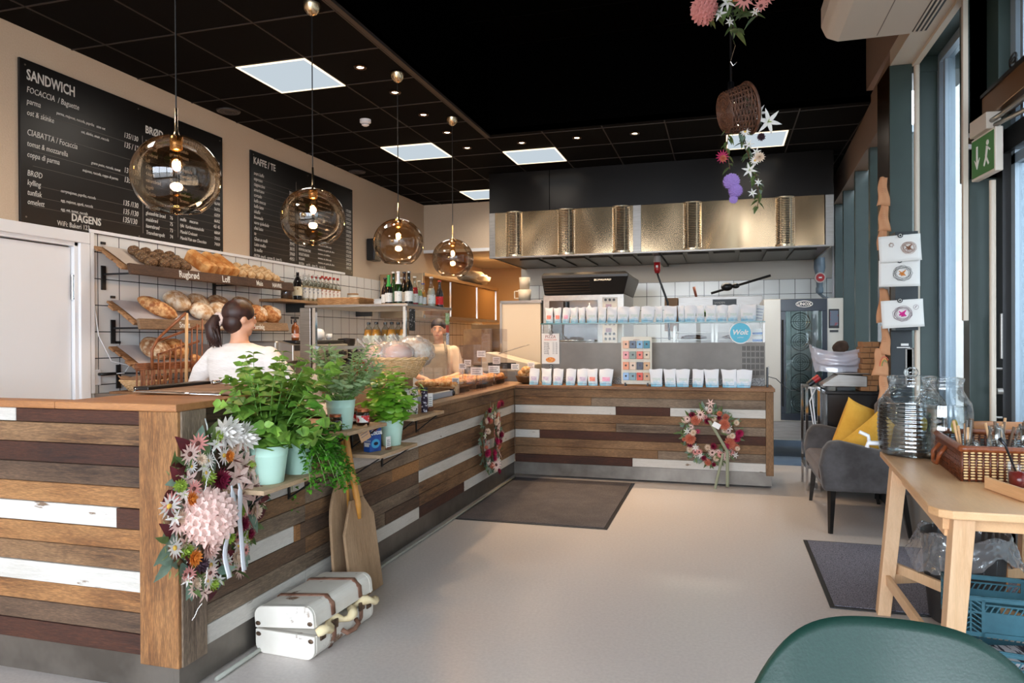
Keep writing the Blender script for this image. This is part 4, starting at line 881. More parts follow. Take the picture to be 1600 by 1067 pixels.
# ================================================================== PEOPLE
M_skin = mat('skin', S(214, 160, 130), S(222, 172, 144), rough=.5, scale=8, sss=.1); M_hair = mat('dark_brown_hair', S(34, 16, 12), S(58, 28, 20), rough=.5, scale=30, stretch=(1, 1, .2), bmp=.3)
M_shirt = mat('white_cotton_shirt', S(226, 218, 212), S(234, 228, 224), rough=.85, scale=5, stretch=(1, 1, 3), bmp=.35, bdist=.02)
def ring(cx, cy, z, rx, ry, n=24, p=2.3):
    out = []
    for k in range(n):
        a = 2*pi*k/n; c, s_ = cos(a), sin(a)
        out.append((cx+rx*(abs(c)**(2/p))*(1 if c > 0 else -1), cy+ry*(abs(s_)**(2/p))*(1 if s_ > 0 else -1), z))
    return out
def limb(b, pts, rs):
    b.tube(pts, rs, 14)
    for p, r in zip(pts, rs): b.ball(p, r, nu=12, nv=8)
def hand(b, w, d, side, spread=.25):
    """palm at the wrist w pointing along d, five curled fingers and a thumb from the side"""
    M = frame(w, d); s_ = side
    b.ball((0, .045, 0), (.042, .052, .017), M, nu=14, nv=8)
    for i, (x, L_) in enumerate(((-.030, .060), (-.010, .070), (.010, .066), (.029, .052))):
        p0 = Vector((x*s_, .075, 0)); p1 = p0+Vector((x*.2*s_, L_*.5, -.006)); p2 = p1+Vector((0, L_*.32, -.014)); p3 = p2+Vector((0, L_*.18, -.020))
        limb(b, [M @ q for q in (p0, p1, p2, p3)], [.0095, .009, .0082, .0072])
    limb(b, [M @ Vector(q) for q in ((-.030*s_, .03, 0), (-.055*s_, .055, -.010), (-.062*s_, .085, -.018))], [.012, .0105, .009])
def head(b, hx, hy, hz, yaw_, s_=1.0):
    M = T(hx, hy, hz) @ RZ(yaw_) @ SC(s_, s_, s_)
    b.ball((0, 0, .02), (.074, .092, .092), M, nu=24, nv=16); b.ball((0, .022, -.04), (.056, .066, .068), M, nu=20, nv=14)
    b.ball((0, .052, -.088), (.026, .026, .022), M)                                      # chin
    b.tube([(0, .082, .02), (0, .102, -.018), (0, .094, -.03)], [.009, .014, .013], 10, M)  # nose
    for x in (-1, 1):
        b.ball((x*.077, -.006, -.005), (.010, .020, .032), M, nu=10, nv=8); b.ball((x*.035, .060, -.038), (.024, .022, .022), M)
    b.ball((0, .080, -.058), (.024, .013, .008), M, nu=12, nv=8)
    return M
def face(t, M, dark):
    for x in (-.03, .03):
        MB().ball((x, .081, .008), (.013, .008, .008), M, nu=12, nv=8).build('eye', M_paper, t, smooth=True)
        b = MB(); b.ball((x, .0885, .008), (.0055, .003, .0055), M, nu=10, nv=6); b.tube([(x-.016, .085, .014), (x, .090, .019), (x+.016, .084, .014)], .0016, 5, M); b.build('iris_and_lash', M_blk, t, smooth=True)
        MB().tube([(x-.018, .087, .028), (x, .094, .034), (x+.018, .085, .028)], .0028, 5, M).build('eyebrow', dark, t, smooth=True)
    MB().tube([(-.022, .090, -.056), (-.008, .0955, -.055), (0, .096, -.0565), (.008, .0955, -.055), (.022, .090, -.056)], [.002, .004, .0035, .004, .002], 8, M).build('lips', mat('lips', S(176, 86, 80), rough=.4), t, smooth=True)
# woman at the bread shelves, back to the room
t = thing('person', 'woman in a white long-sleeved top with a dark ponytail, back turned, at the bread shelves', 'person', (-3.0, 4.0, 0))
TR = [(.80, 0, 0, .205, .15), (.92, 0, 0, .215, .155), (1.02, 0, 0, .20, .135), (1.12, 0, .0, .208, .13), (1.21, 0, 0, .225, .135), (1.28, 0, -.005, .235, .125), (1.325, -.005, -.01, .222, .105), (1.352, -.012, -.01, .165, .08), (1.366, -.018, -.008, .10, .066), (1.378, -.02, -.005, .068, .058)]
def torso(b, g, lo=0): b.loft([ring(x, y, z, rx+g, ry+g) for z, x, y, rx, ry in TR if z >= lo])
aL = [(-.20, -.01, 1.285), (-.30, -.02, 1.19), (-.375, .0, 1.08), (-.32, .10, 1.045), (-.24, .25, 1.075)]
aR = [(.20, -.01, 1.285), (.295, -.01, 1.19), (.385, .02, 1.085), (.39, .15, 1.06), (.36, .30, 1.06)]
b = MB(); torso(b, 0)
b.tube([(-.02, -.005, 1.35), (-.03, .005, 1.42), (-.035, .012, 1.47)], [.062, .055, .055], 16)
for a in (aL, aR): limb(b, a, [.062, .052, .044, .036, .027])
hand(b, aL[-1], Vector((.5, .8, -.15)), 1); hand(b, aR[-1], Vector((-.3, .9, -.2)), -1)
for s_ in (-1, 1):
    limb(b, [(s_*.10, 0, .86), (s_*.105, .01, .50), (s_*.10, -.01, .09)], [.105, .066, .045]); b.ball((s_*.10, .06, .045), (.045, .12, .04))
Mh = head(b, -.035, .015, 1.535, radians(-30), 1.04)
b.build('body', M_skin, t, remesh=.0085)
face(t, Mh, M_hair)
b = MB(); torso(b, .012, .9); b.loft([ring(x, y, z, rx+.014, ry+.014) for z, x, y, rx, ry in ((.86, 0, 0, .215, .155), (.93, 0, 0, .215, .155))])
for k, (z, g) in enumerate(((1.09, .016), (1.155, .018), (1.045, .019), (1.005, .016), (1.215, .014))): b.tube([(.21*cos(a)*1.06+.0, -abs(.14*sin(a))*1.0, z+.012*sin(3*a+k)) for a in [pi*i/16 for i in range(17)]], .010, 8)
for a in (aL, aR):
    limb(b, a[:3]+[tuple(Vector(a[2]).lerp(Vector(a[3]), .72))], [.074, .066, .060, .054])
b.build('shirt', M_shirt, t, remesh=.0085)
b = MB(); b.loft([ring(0, 0, z, rx, ry) for z, rx, ry in ((.90, .222, .163), (.78, .215, .16))])
for s_ in (-1, 1): limb(b, [(s_*.105, 0, .84), (s_*.108, .01, .50), (s_*.10, -.01, .12)], [.118, .082, .06])
b.build('trousers', mat('black_trousers', S(24, 24, 28), rough=.8), t, remesh=.012)
b = MB(); b.ball((0, -.010, .038), (.087, .100, .088), Mh, nu=24, nv=16); b.ball((0, -.045, -.02), (.076, .062, .075), Mh); 
b.build('hair', M_hair, t, smooth=True)
P0 = Mh @ Vector((-.06, -.125, .0))
b = MB(); b.tube([P0+Vector((.03, .03, .0)), P0, P0+Vector((-.012, -.022, -.05)), P0+Vector((-.004, -.02, -.11)), P0+Vector((.012, -.012, -.155)), P0+Vector((.018, -.005, -.185))], [.030, .034, .050, .046, .030, .006], 16)
for k in range(9): b.tube([P0+Vector((.03*cos(k), -.03+.02*sin(k), -.05)), P0+Vector((.05*cos(k*1.3), -.03+.02*sin(k), -.13)), P0+Vector((.05*cos(k*1.9)+.01, -.02, -.185-.01*sin(k*3)))], [.014, .012, .002], 6)
b.build('ponytail', M_hair, t, smooth=True)
b = MB(); q = P0+Vector((.012, .008, -.002)); b.tube([q+Vector((.036*cos(a), -.010*cos(a), .034*sin(a)+.004*sin(7*a))) for a in [2*pi*k/40 for k in range(40)]], [.011+.004*sin(9*k) for k in range(40)], 8, closed=True); b.build('scrunchie', mat('pale_pink_scrunchie', S(220, 196, 184), rough=.8), t, smooth=True)
# smiling woman behind the display case
t = thing('person', 'smiling woman in a beige shirt and grey apron seen through the glass display case', 'person', (-2.95, 7.25, 0), pi+.12)
TR = [(.80, 0, 0, .18, .13), (.92, 0, 0, .18, .13), (1.03, 0, 0, .16, .11), (1.14, 0, .01, .175, .12), (1.22, 0, .0, .185, .115), (1.285, 0, -.005, .17, .10), (1.325, 0, -.01, .11, .07), (1.345, 0, -.01, .06, .055)]
aL = [(-.165, 0, 1.265), (-.215, .02, 1.13), (-.245, .05, 1.02), (-.19, .20, .99), (-.10, .30, .98)]
aR = [(.165, 0, 1.265), (.22, .02, 1.13), (.25, .06, 1.02), (.16, .21, .99), (.05, .30, .975)]
b = MB(); torso(b, 0); b.tube([(0, -.01, 1.32), (0, .0, 1.40), (0, .01, 1.43)], [.052, .048, .05], 14)
for a in (aL, aR): limb(b, a, [.052, .043, .038, .033, .025])
hand(b, aL[-1], Vector((.6, .7, -.2)), 1); hand(b, aR[-1], Vector((-.6, .7, -.2)), -1)
for s_ in (-1, 1):
    limb(b, [(s_*.09, 0, .84), (s_*.095, .01, .48), (s_*.09, -.01, .09)], [.095, .06, .042]); b.ball((s_*.09, .06, .045), (.042, .115, .04))
Mh = head(b, 0, .02, 1.49, radians(8), .96); b.build('body', M_skin, t, remesh=.008)
face(t, Mh, M_hair)
b = MB(); torso(b, .012, .9)
for a in (aL, aR): limb(b, a[:2]+[tuple(Vector(a[1]).lerp(Vector(a[2]), .75))], [.064, .060, .058])
b.build('shirt', mat('beige_shirt', S(206, 186, 164), rough=.85, scale=6, bmp=.3, bdist=.01), t, remesh=.008)
b = MB(); b.surf(lambda u, v: ((-.13+.26*u)*(1.1 if v < .5 else 1), (.125+.025*cos((u-.5)*2.4)), .55+.72*v), 16, 20)
for s_ in (-1, 1): b.tube([(s_*.12, .14, 1.25), (s_*.10, .09, 1.32), (s_*.06, -.02, 1.36), (s_*.04, -.10, 1.28)], .012, 6)
b.build('apron', mat('grey_beige_apron', S(150, 136, 120), S(164, 150, 132), rough=.9, scale=12), t, smooth=True, solid=.005)
b = MB(); b.loft([ring(0, 0, z, rx, ry) for z, rx, ry in ((.92, .185, .135), (.78, .185, .14))])
for s_ in (-1, 1): limb(b, [(s_*.09, 0, .84), (s_*.10, .01, .48), (s_*.09, -.01, .12)], [.108, .075, .055])
b.build('trousers', bpy.data.materials['black_trousers'], t, remesh=.012)
b = MB(); b.ball((0, -.014, .052), (.086, .099, .086), Mh, nu=24, nv=16); b.ball((0, -.05, -.005), (.068, .05, .065), Mh); b.ball((0, -.09, .07), .035, Mh)
b.build('hair', M_hair, t, smooth=True)

# ================================================================== DISPLAY CASE
M_cglass = glass('display_glass', (.95, .965, .96, 1), .022)
t = thing('display_case', 'steel-framed glass display case on the low counter with drinks on its roof', 'display case', (-2.55, 5.2, .926)); l = t.location
cx0, cx1, cy0, cy1, cz0, cz1 = -3.0, -2.18, 4.74, 5.60, .926, 1.655
t.location = (-2.55, 5.2, .926); l = t.location
wl(MB().box(cx0, cx1+.02, cy0-.02, cy1, cz1-.02, cz1), 'roof', M_steel, t, bevel=.003)
wl(MB().box(cx0-.04, cx0+.05, cy0-.02, cy0+.05, cz0-.0, cz1-.02), 'steel_post', M_steel, t, bevel=.004)
wl(MB().box(cx0+.06, cx0+.085, cy0-.01, cy0+.02, cz0, cz1-.02), 'steel_post', M_chrome, t)
wl(MB().box(cx1-.02, cx1+.0, cy0-.01, cy0+.01, cz0, cz1-.02), 'steel_post', M_chrome, t)
wl(MB().box(cx0+.08, cx1-.02, cy0, cy0+.006, cz0+.02, cz1-.02), 'side_glass', M_cglass, t)
wl(MB().box(cx1+.0, cx1+.006, cy0, cy1, cz0+.05, cz1-.02), 'front_glass', M_cglass, t)
wl(MB().box(cx1-.02, cx1+.03, cy0, cy1+.02, cz0, cz0+.045), 'base_rail', mat('pale_blue_rail', S(176, 188, 200), rough=.3, metal=.2), t, bevel=.003)
wl(MB().box(cx0, cx1-.02, cy0+.02, cy1, cz0, cz0+.02), 'floor_tray', M_steel, t)
wl(MB().box(cx0+.02, cx1-.04, cy0+.03, cy1-.02, 1.335, 1.345), 'shelf', M_cglass, t)
wl(MB().box(cx0+.02, cx1-.04, cy0+.02, cy0+.03, 1.325, 1.350), 'shelf_edge', M_steel, t)
wl(MB().box(cx0+.02, cx1-.2, cy1-.02, cy1, cz0, cz1), 'back_frame', M_steel, t) if False else None
wl(MB().box(cx1+.006, cx1+.008, (-2.180, 4.799, 1.583)[1]-.02, (-2.180, 4.799, 1.583)[1]+.08, 1.46, 1.62), 'payment_sticker', mat('black_sticker', S(16, 16, 18), S(220, 220, 220), scale=60, lo=.6, hi=.64), t)
wl(MB().box(cx1+.006, cx1+.008, 5.49, 5.57, 1.52, 1.61), 'green_sticker', mat('green_sticker', S(120, 190, 60), S(230, 236, 210), scale=40), t)
wl(MB().box(cx1+.006, cx1+.008, 5.50, 5.56, 1.45, 1.51), 'red_sticker', mat('red_sticker', S(214, 76, 50), rough=.5), t)
wl(MB().box(cx1+.006, cx1+.008, 5.50, 5.56, 1.35, 1.45), 'white_sticker', mat('white_sticker', S(224, 224, 230), S(90, 110, 150), scale=60, lo=.58, hi=.62), t)
# juice bottles inside
jp = [(.036, 0), (.038, .01), (.038, .09), (.030, .125), (.013, .15), (.012, .165)]
pj = bottle('juice_bottle', jp, M_clear, mat('cream_label', S(222, 214, 190), S(120, 130, 100), scale=40, lo=.58, hi=.64), (.02, .08), .0386, M_blk, (.163, .18), .015, mat('orange_juice', S(232, 150, 46), rough=.3), .145)
n0 = True
for i, (u, y) in enumerate(((576, 4.90), (588, 4.84), (602, 4.95), (612, 4.86), (622, 4.98), (631, 4.86))):
    k = {576: (-2.562, 4.900, 1.543), 588: (-2.468, 4.840, 1.541), 602: (-2.449, 4.950, 1.543), 612: (-2.352, 4.860, 1.540), 622: (-2.357, 4.980, 1.543), 631: (-2.254, 4.860, 1.539)}[u]
    lb = '%s orange juice bottle from the left inside the display case' % nm[i]
    if n0: pj.location = (k[0], k[1], 1.346); tag(pj, lb, 'bottle', 'orange juice bottles in the case'); n0 = False
    else: dup(pj, (k[0], k[1], 1.346), label=lb)
pr_ = bottle('red_bottle', [(.032, 0), (.034, .01), (.034, .11), (.014, .15), (.013, .18)], M_clear, None, cap_m=M_blk, capz=(.178, .19), capr=.015, fill_m=mat('red_soda', S(206, 30, 24), rough=.2), fz=.13)
n0 = True
for i, k in enumerate(((-2.699, 4.950, 1.252), (-2.671, 5.000, 1.250), (-2.585, 4.950, 1.252), (-2.551, 5.000, 1.251), (-2.467, 4.950, 1.252), (-2.453, 5.020, 1.250))):
    lb = '%s red soda bottle from the left low in the display case' % nm[i]
    if n0: pr_.location = (k[0], k[1], 1.13); tag(pr_, lb, 'bottle', 'red soda bottles in the case'); n0 = False
    else: dup(pr_, (k[0], k[1], 1.13), label=lb)
wl(MB().box(cx0+.1, cx1-.04, cy0+.10, cy1-.1, 1.12, 1.128), 'lower_shelf', M_cglass, t)
# drinks on the roof
def beer(r, h): return [(r*.95, 0), (r, .008), (r, h*.5), (r*.75, h*.62), (r*.40, h*.74), (r*.36, h*.95), (r*.42, h*.955), (r*.42, h*.97)]
BT = 1.656
G_green = glass('green_bottle_glass', (.16, .42, .14, 1), .15, edge=(.05, .15, .05, 1)); G_brown = glass('brown_bottle_glass', (.28, .12, .04, 1), .15, edge=(.1, .04, .01, 1))
lblw = mat('white_bottle_label', S(222, 220, 212), S(120, 116, 110), scale=70, lo=.6, hi=.64)
cola = mat('cola_drink', S(26, 10, 8), rough=.1); M_lr = mat('red_label', S(206, 30, 34), S(235, 225, 225), scale=60, lo=.62, hi=.66)
specs = [((-2.498, 5.050, 1.695), .030, .215, G_brown, lblw, M_blk, None, 'brown beer bottle, leftmost on the display case roof'),
 ((-2.419, 4.950, 1.688), .029, .225, mat('black_beer_bottle', S(20, 14, 10), rough=.1), lblw, mat('green_foil', S(40, 150, 60), rough=.3), None, 'dark beer bottle with a green neck on the display case roof'),
 ((-2.427, 5.050, 1.693), .028, .26, G_green, None, M_capw, None, 'tall pale green bottle with a clear neck on the case roof'),
 ((-2.330, 4.930, 1.685), .029, .25, G_green, lblw, mat('white_foil', S(224, 224, 226), rough=.3), None, 'green bottle with a white foil neck on the case roof'),
 ((-2.350, 5.080, 1.693), .030, .26, G_brown, lblw, M_blk, cola, 'dark bottle with a cream label behind the black bottle'),
 ((-2.253, 4.950, 1.685), .031, .25, mat('black_bottle_glass', S(12, 14, 12), rough=.08), lblw, M_steel, None, 'black bottle with a grey label in the middle of the case roof'),
 ((-2.273, 5.100, 1.683), .028, .225, M_clear, lblw, M_capw, mat('raspberry_soda', S(196, 24, 40), rough=.2), 'bright red soda bottle on the case roof'),
 ((-2.280, 5.200, 1.688), .027, .20, M_clear, lblw, M_capw, mat('lime_soda', S(176, 196, 120), rough=.2), 'pale green soda bottle with a white label on the case roof'),
 ((-2.282, 5.280, 1.692), .028, .185, M_clear, lblw, mat('blue_cap', S(60, 70, 150)), mat('orange_soda', S(232, 150, 40), rough=.2), 'orange soda bottle with a blue cap on the case roof'),
 ((-2.240, 5.350, 1.684), .033, .24, M_clear, lblw, M_capw, mat('clear_soda', S(206, 200, 186), rough=.2), 'wide clear soda bottle second from the right on the case roof'),
 ((-2.221, 5.480, 1.679), .030, .22, glass('cola_glass', (.4, .36, .34, 1), .15), M_lr, M_capr, cola, 'cola bottle with a red label, rightmost on the case roof'),
 ((-2.433, 5.200, 1.701), .028, .23, M_clear, lblw, M_capw, mat('cloudy_soda', S(200, 196, 170), rough=.2), 'clear bottle in the rear row between the green and black bottles')]
for p_, r_, h_, gm, lm, cm, fm, lb in specs:
    o = bottle('drink_bottle', beer(r_, h_), gm, lm, (h_*.10, h_*.40), r_*1.012, cm, (h_*.955, h_*1.0), r_*.5, fm, h_*.66)
    if cm and cm.name in ('green_foil', 'white_foil'): MB().shell([(r_*.78, h_*.62), (r_*.43, h_*.74), (r_*.39, h_*.95)], 20).build('neck_foil', cm, o, smooth=True)
    o.location = (p_[0], p_[1], BT); tag(o, lb, 'bottle', 'drinks on the display case roof')
t = thing('wicker_tray', 'flat brown rectangular wicker tray on the left of the display case roof', 'tray', (-2.77, 4.93, BT))
b = MB()
for r_ in range(6):
    z = .006+.009*r_; pts = []
    for x0_, y0_, x1_, y1_ in ((-.17, -.12, .17, -.12), (.17, -.12, .17, .12), (.17, .12, -.17, .12), (-.17, .12, -.17, -.12)):
        for k in range(12): pts.append((x0_+(x1_-x0_)*k/12+.004*cos(pi*(k+r_))*(1 if x0_ == x1_ else 0), y0_+(y1_-y0_)*k/12+.004*cos(pi*(k+r_))*(1 if y0_ == y1_ else 0), z))
    b.tube(pts, .0058, 6, closed=True)
b.box(-.17, .17, -.12, .12, 0, .006); b.build('weave', mat('honey_wicker', S(150, 106, 62), S(178, 134, 88), scale=30), t, smooth=True)
# ------------------------------------------------------------------ straw basket of wrapped bread on a low crate
t = thing('wooden_box', 'low wooden box on the counter under the round bread basket', 'box', (-2.20, 4.44, .926)); b = MB()
b.box(-.15, .14, -.16, .15, 0, .21); b.build('box_body', M_oak, t, bevel=.004)
t = thing('wicker_basket', 'round pale wicker basket full of wrapped loaves beside the display case', 'basket', (-2.115, 4.47, 1.138))
wicker('b', .115, .195, .125, 16, 30, M_straw, thick=.006).build('weave', M_straw, t, smooth=True); rim(.198, .13, M_straw, t, th=.012)
M_film = glass('plastic_film', (.96, .95, .94, 1), .09, .22, body=.26, bodycol=(.9, .88, .86, 1))
def wrapped(px, py, pz, r, m, seed, lb, sx=1.1):
    t = thing('wrapped_loaf', lb, 'bread', (px, py, pz), group='wrapped loaves in the round basket')
    MB().ball((0, 0, 0), (r*sx, r, r*.75), None, 0, 24, 14, lump(1, seed, .1)).build('crust', m, t, smooth=True)
    b = MB(); b.ball((0, 0, .004), (r*sx*1.12, r*1.12, r*.9), None, 0, 40, 22, lambda d: 1+.22*abs(nz3(d[0]*2+seed, d[1]*2, d[2]*2, 4.5)))
    b.surf(lambda u, v: ((r*sx*1.0+.07*v)*(-.8), .05*(u-.5)*(1+3*v)+.015*sin(u*17), r*.35+.08*v+.015*sin(u*21+v*4)), 16, 8)
    b.build('plastic_film', M_film, t, smooth=True)
wrapped(-2.22, 4.42, 1.285, .10, M_orangec, 2, 'brown wrapped loaf at the left of the round basket')
wrapped(-2.09, 4.40, 1.295, .09, mat('pink_crust', S(206, 140, 120), S(226, 180, 160), scale=9), 5, 'pinkish wrapped loaf at the front of the round basket')
wrapped(-2.04, 4.56, 1.305, .115, M_flour, 9, 'large floury wrapped loaf at the right of the round basket')
# ------------------------------------------------------------------ pastries, boards, tags, sneeze screens
M_acryl = glass('acrylic_screen', (.93, .92, .94, 1), .035)
for i, (y0_, y1_) in enumerate(((5.66, 6.22), (6.25, 7.06))):
    t = thing('sneeze_screen', ('clear acrylic screen in front of the pastries, next to the display case', 'clear acrylic screen in front of the pastries, nearest the counter corner')[i], 'screen', (-2.12, (y0_+y1_)/2, .926), group='clear pastry screens'); h_ = (.42, .57)[i]
    MB().box(-.003, .003, -(y1_-y0_)/2, (y1_-y0_)/2, .0, h_).build('clear_pane', M_acryl, t)
    for s_ in (-1, 1): MB().box(-.03, .03, s_*((y1_-y0_)/2-.04)-.004, s_*((y1_-y0_)/2-.04)+.004, 0, .05).build('clip_foot', M_acryl, t)
for i, (x, y, w_, d_, lb) in enumerate(((-2.36, 5.95, .34, .50, 'wooden pastry board next to the display case'), (-2.38, 6.62, .36, .60, 'wooden pastry board in the middle of the pastry row'), (-2.40, 7.2, .36, .40, 'wooden pastry board at the counter corner'))):
    t = thing('pastry_board', lb, 'board', (x, y, .926), group='wooden pastry boards')
    MB().box(-w_/2, w_/2, -d_/2, d_/2, .045, .062).build('board', M_slat, t, bevel=.004)
    for s_ in (-1, 1): MB().box(-w_/2+.02, w_/2-.02, s_*(d_/2-.05)-.012, s_*(d_/2-.05)+.012, 0, .045).build('foot', M_slat, t)
def croissant(m, seed):
    b = MB(); pts = []; rs = []
    for k in range(15):
        a = radians(-80+160*k/14); pts.append((.062*sin(a), .05*cos(a)-.03, .022)); q = 1-abs(k-7)/7.6
        rs.append(.008+.024*q+.004*(k % 2))
    b.tube(pts, rs, 12); return b.mesh('croissant', m, True)
def bun(m, r, h, seed, swirl=False): return MB().ball((0, 0, h*.5), (r, r, h*.5), None, 0, 20, 12, lambda d: 1+.05*nz3(d[0]+seed, d[1], d[2], 2)+(.05*sin(6*atan2(d[1], d[0])+9*(1-d[2])) if swirl else 0)).mesh('bun', m, True)
M_past = crust('golden_pastry', S(186, 108, 44), S(214, 148, 76), S(232, 186, 128), 16); M_past2 = crust('reddish_pastry', S(150, 70, 36), S(190, 104, 56), S(214, 150, 100), 16)
pm = [('croissant', croissant(M_past, 1)), ('bun', bun(M_past, .05, .05, 3)), ('swirl_bun', bun(M_past2, .055, .045, 5, True)), ('danish', bun(M_past2, .05, .035, 8, True))]
rnd = random.Random(3); cnt = 0
spots = [(-2.50+.09*c+.01*(r_ % 2), 5.76+.115*r_) for r_ in range(13) for c in range(4)]
where = ['near the display case', 'behind the first screen', 'by the tall price cards', 'in the middle of the row', 'near the counter corner']
for i, (x, y) in enumerate(spots):
    n_, me = pm[(i//4) % 4 if rnd.random() < .8 else 1]
    o = bpy.data.objects.new(n_, me); C.objects.link(o); o.location = (x, y, .99); o.rotation_euler = (0, 0, rnd.uniform(0, 6)); s_ = rnd.uniform(.9, 1.1); o.scale = (s_,)*3
    tag(o, 'golden %s pastry, %s from the aisle in the %s row beyond the case' % (n_.replace('_', ' '), ('fourth', 'third', 'second', 'first')[i % 4], nm[i//4]), 'pastry', 'pastries on the low counter'); cnt += 1
M_ptxt = mat('grey_print', S(110, 106, 108)); 
for i, (p_, w_, h_, lb) in enumerate((((-2.187, 5.750, 1.056), .07, .05, 'small price card on a wooden block next to the display case'), ((-2.311, 6.400, 1.170), .075, .06, 'leftmost tall price card above the pastries'), ((-2.252, 6.100, 1.151), .07, .05, 'low price card left of the tall one'),
       ((-2.346, 6.900, 1.244), .09, .065, 'price card standing highest behind the acrylic screen'), ((-2.187, 6.300, 1.097), .13, .075, 'widest white price card in the pastry row'), ((-2.114, 6.600, 1.102), .12, .07, 'tilted wide price card behind the corner screen'),
       ((-2.215, 7.000, 1.176), .08, .07, 'price card right of the highest one'), ((-2.075, 7.200, 1.104), .085, .06, 'price card just left of the round bread bowl'), ((-1.929, 7.300, 1.114), .08, .07, 'price card between the bread bowl and the poster'))):
    t = thing('price_card', lb, 'price card', (p_[0], p_[1], .989 if i else .925), radians(-12+5*(i % 4)), 'price cards among the pastries')
    z_ = p_[2]-t.location.z
    if i == 0: MB().box(-.03, .03, -.015, .015, 0, .085).build('wooden_block', mat('pale_block', S(214, 180, 140), rough=.7), t, bevel=.002); z_ = .115
    else: MB().cyl(.003, 0, z_, 8).build('stem', M_steel, t)
    MB().box(-w_/2, w_/2, -.004, -.001, z_-h_/2, z_+h_/2, T(0, 0, 0)).build('card', M_paper, t)
    b = MB()
    for k in range(3): b.box(-w_*.36, w_*(.36-.12*(k % 2)), -.0052, -.004, z_+h_*(.22-.24*k)-.003, z_+h_*(.22-.24*k)+.003)
    b.build('printed_lines', M_ptxt, t)
t = thing('wooden_bowl', 'dark bowl of round buns at the counter corner', 'bowl', (-1.965, 7.250, 0.922)); t.location.z = .926
MB().lathe([(.04, 0), (.09, .02), (.115, .07), (.12, .085), (.112, .085), (.08, .03), (0, .015)], 28).build('bowl_body', mat('dark_bowl', S(70, 46, 26), S(100, 70, 40), scale=18, rough=.5), t, smooth=True)
bp = Vector(t.location)
for i, (x, y, z) in enumerate(((-.045, 0, .085), (.045, .01, .08), (0, -.02, .125))):
    loaf('round_bun', bun(M_past, .052, .075, 11+i), T(bp.x+x, bp.y+y, .93+z-.02), ('left round bun in the dark bowl', 'right round bun in the dark bowl', 'topmost round bun in the dark bowl')[i], 'pastry', 'buns in the dark bowl')
t = thing('jam_jar', 'tiny dark glass jar on the counter edge below the pastries', 'jar', (-2.164, 5.597, 0.926))
MB().lathe([(.022, 0), (.028, .01), (.028, .03), (.018, .045), (.018, .055), (0, .056)], 18).build('jar_body', mat('dark_jar', S(40, 34, 36), rough=.15), t, smooth=True)

# ================================================================== LITTLE SHELVES, POTS AND HERBS ON THE COUNTER FRONT
M_pine = wood('pine_shelf_Y', S(176, 140, 104), S(200, 166, 130), S(214, 184, 150), 'Y', grain=.25)
def cshelf(y0_, y1_, z, d_, lb):
    t = thing('small_shelf', lb, 'shelf', (-2.033+d_/2, (y0_+y1_)/2, z-.02), group='small shelves on the counter front')
    MB().box(-d_/2, d_/2, -(y1_-y0_)/2, (y1_-y0_)/2, 0, .02).build('board', M_pine, t, bevel=.003)
    for s_ in (-1, 1):
        y = s_*((y1_-y0_)/2-.05); b = MB(); b.bar((-d_/2+.004, y, -.13), (-d_/2+.004, y, 0), .016, .006); b.bar((-d_/2+.01, y, -.12), (d_/2-.03, y, -.006), .016, .006); b.build('bracket', M_blk, t)
    return t
cshelf(2.56, 3.10, .772, .21, 'small wooden shelf carrying the two large mint green herb pots')
cshelf(3.27, 3.72, .925, .20, 'small high wooden shelf under the sage pot and preserve jars')
cshelf(3.60, 4.10, .757, .22, 'small wooden shelf carrying the basil pot and the blue cocoa box')
cshelf(4.12, 4.62, .905, .19, 'small wooden shelf with tall preserve jars below the straw basket')
M_mint = mat('mint_enamel', S(186, 222, 206), S(192, 226, 212), rough=.35, scale=3)
def pot(r, h, label, loc, leafparts):
    t = thing('potted_herb', label, 'potted plant', loc, group='herbs in mint green pots')
    MB().lathe([(r*.74, 0), (r*.76, .004), (r*.93, h*.72), (r*.95, h*.74), (r*.945, h*.76), (r*.98, h*.97), (r*1.03, h*.985), (r*1.03, h), (r*.96, h), (r*.9, h*.85), (0, h*.84)], 36).build('pot', M_mint, t, smooth=True)
    MB().lathe([(r*.9, h*.86), (0, h*.9)], 20).build('soil', bpy.data.materials.get('potting_soil') or mat('potting_soil', S(50, 36, 26), rough=.95), t)
    for n_, mb, m in leafparts: mb.build(n_, m, t, smooth=True)
    return t
def leaf(b, p, d, up, L_, W_, curl=.25, fold=.18, serr=0, mi=0, seg=5):
    M = frame(p, d, up); vs = []; fs = []
    for i in range(seg+1):
        v = i/seg; w_ = W_*.5*(sin(pi*min(1, v*.96+.04)**.75))*(1+serr*(1 if i % 2 else -1)); 
        if i == seg: w_ = W_*.02
        z = -curl*L_*v*v
        vs += [(-w_, L_*v, z+fold*w_), (0, L_*v, z), (w_, L_*v, z+fold*w_)]
    for i in range(seg):
        a = i*3; fs += [(a, a+1, a+4, a+3), (a+1, a+2, a+5, a+4)]
    b.add(vs, fs, M, mi)
def leafmat(name, a, b_, rough=.45):
    m, nt, bs = new_mat(name); f = noise_fac(nt, 14, 3, (1, 1, 1), .35, .65)
    nt.links.new(mixcol(nt, a, b_, f), bs.inputs['Base Color']); bs.inputs['Roughness'].default_value = rough
    bs.inputs['Transmission Weight'].default_value = 0
    tr = nt.nodes.new('ShaderNodeBsdfTranslucent'); mx = nt.nodes.new('ShaderNodeMixShader'); mx.inputs[0].default_value = .25
    tr.inputs[0].default_value = b_; out = nt.nodes['Material Output']
    nt.links.new(bs.outputs[0], mx.inputs[1]); nt.links.new(tr.outputs[0], mx.inputs[2]); nt.links.new(mx.outputs[0], out.inputs[0]); return m
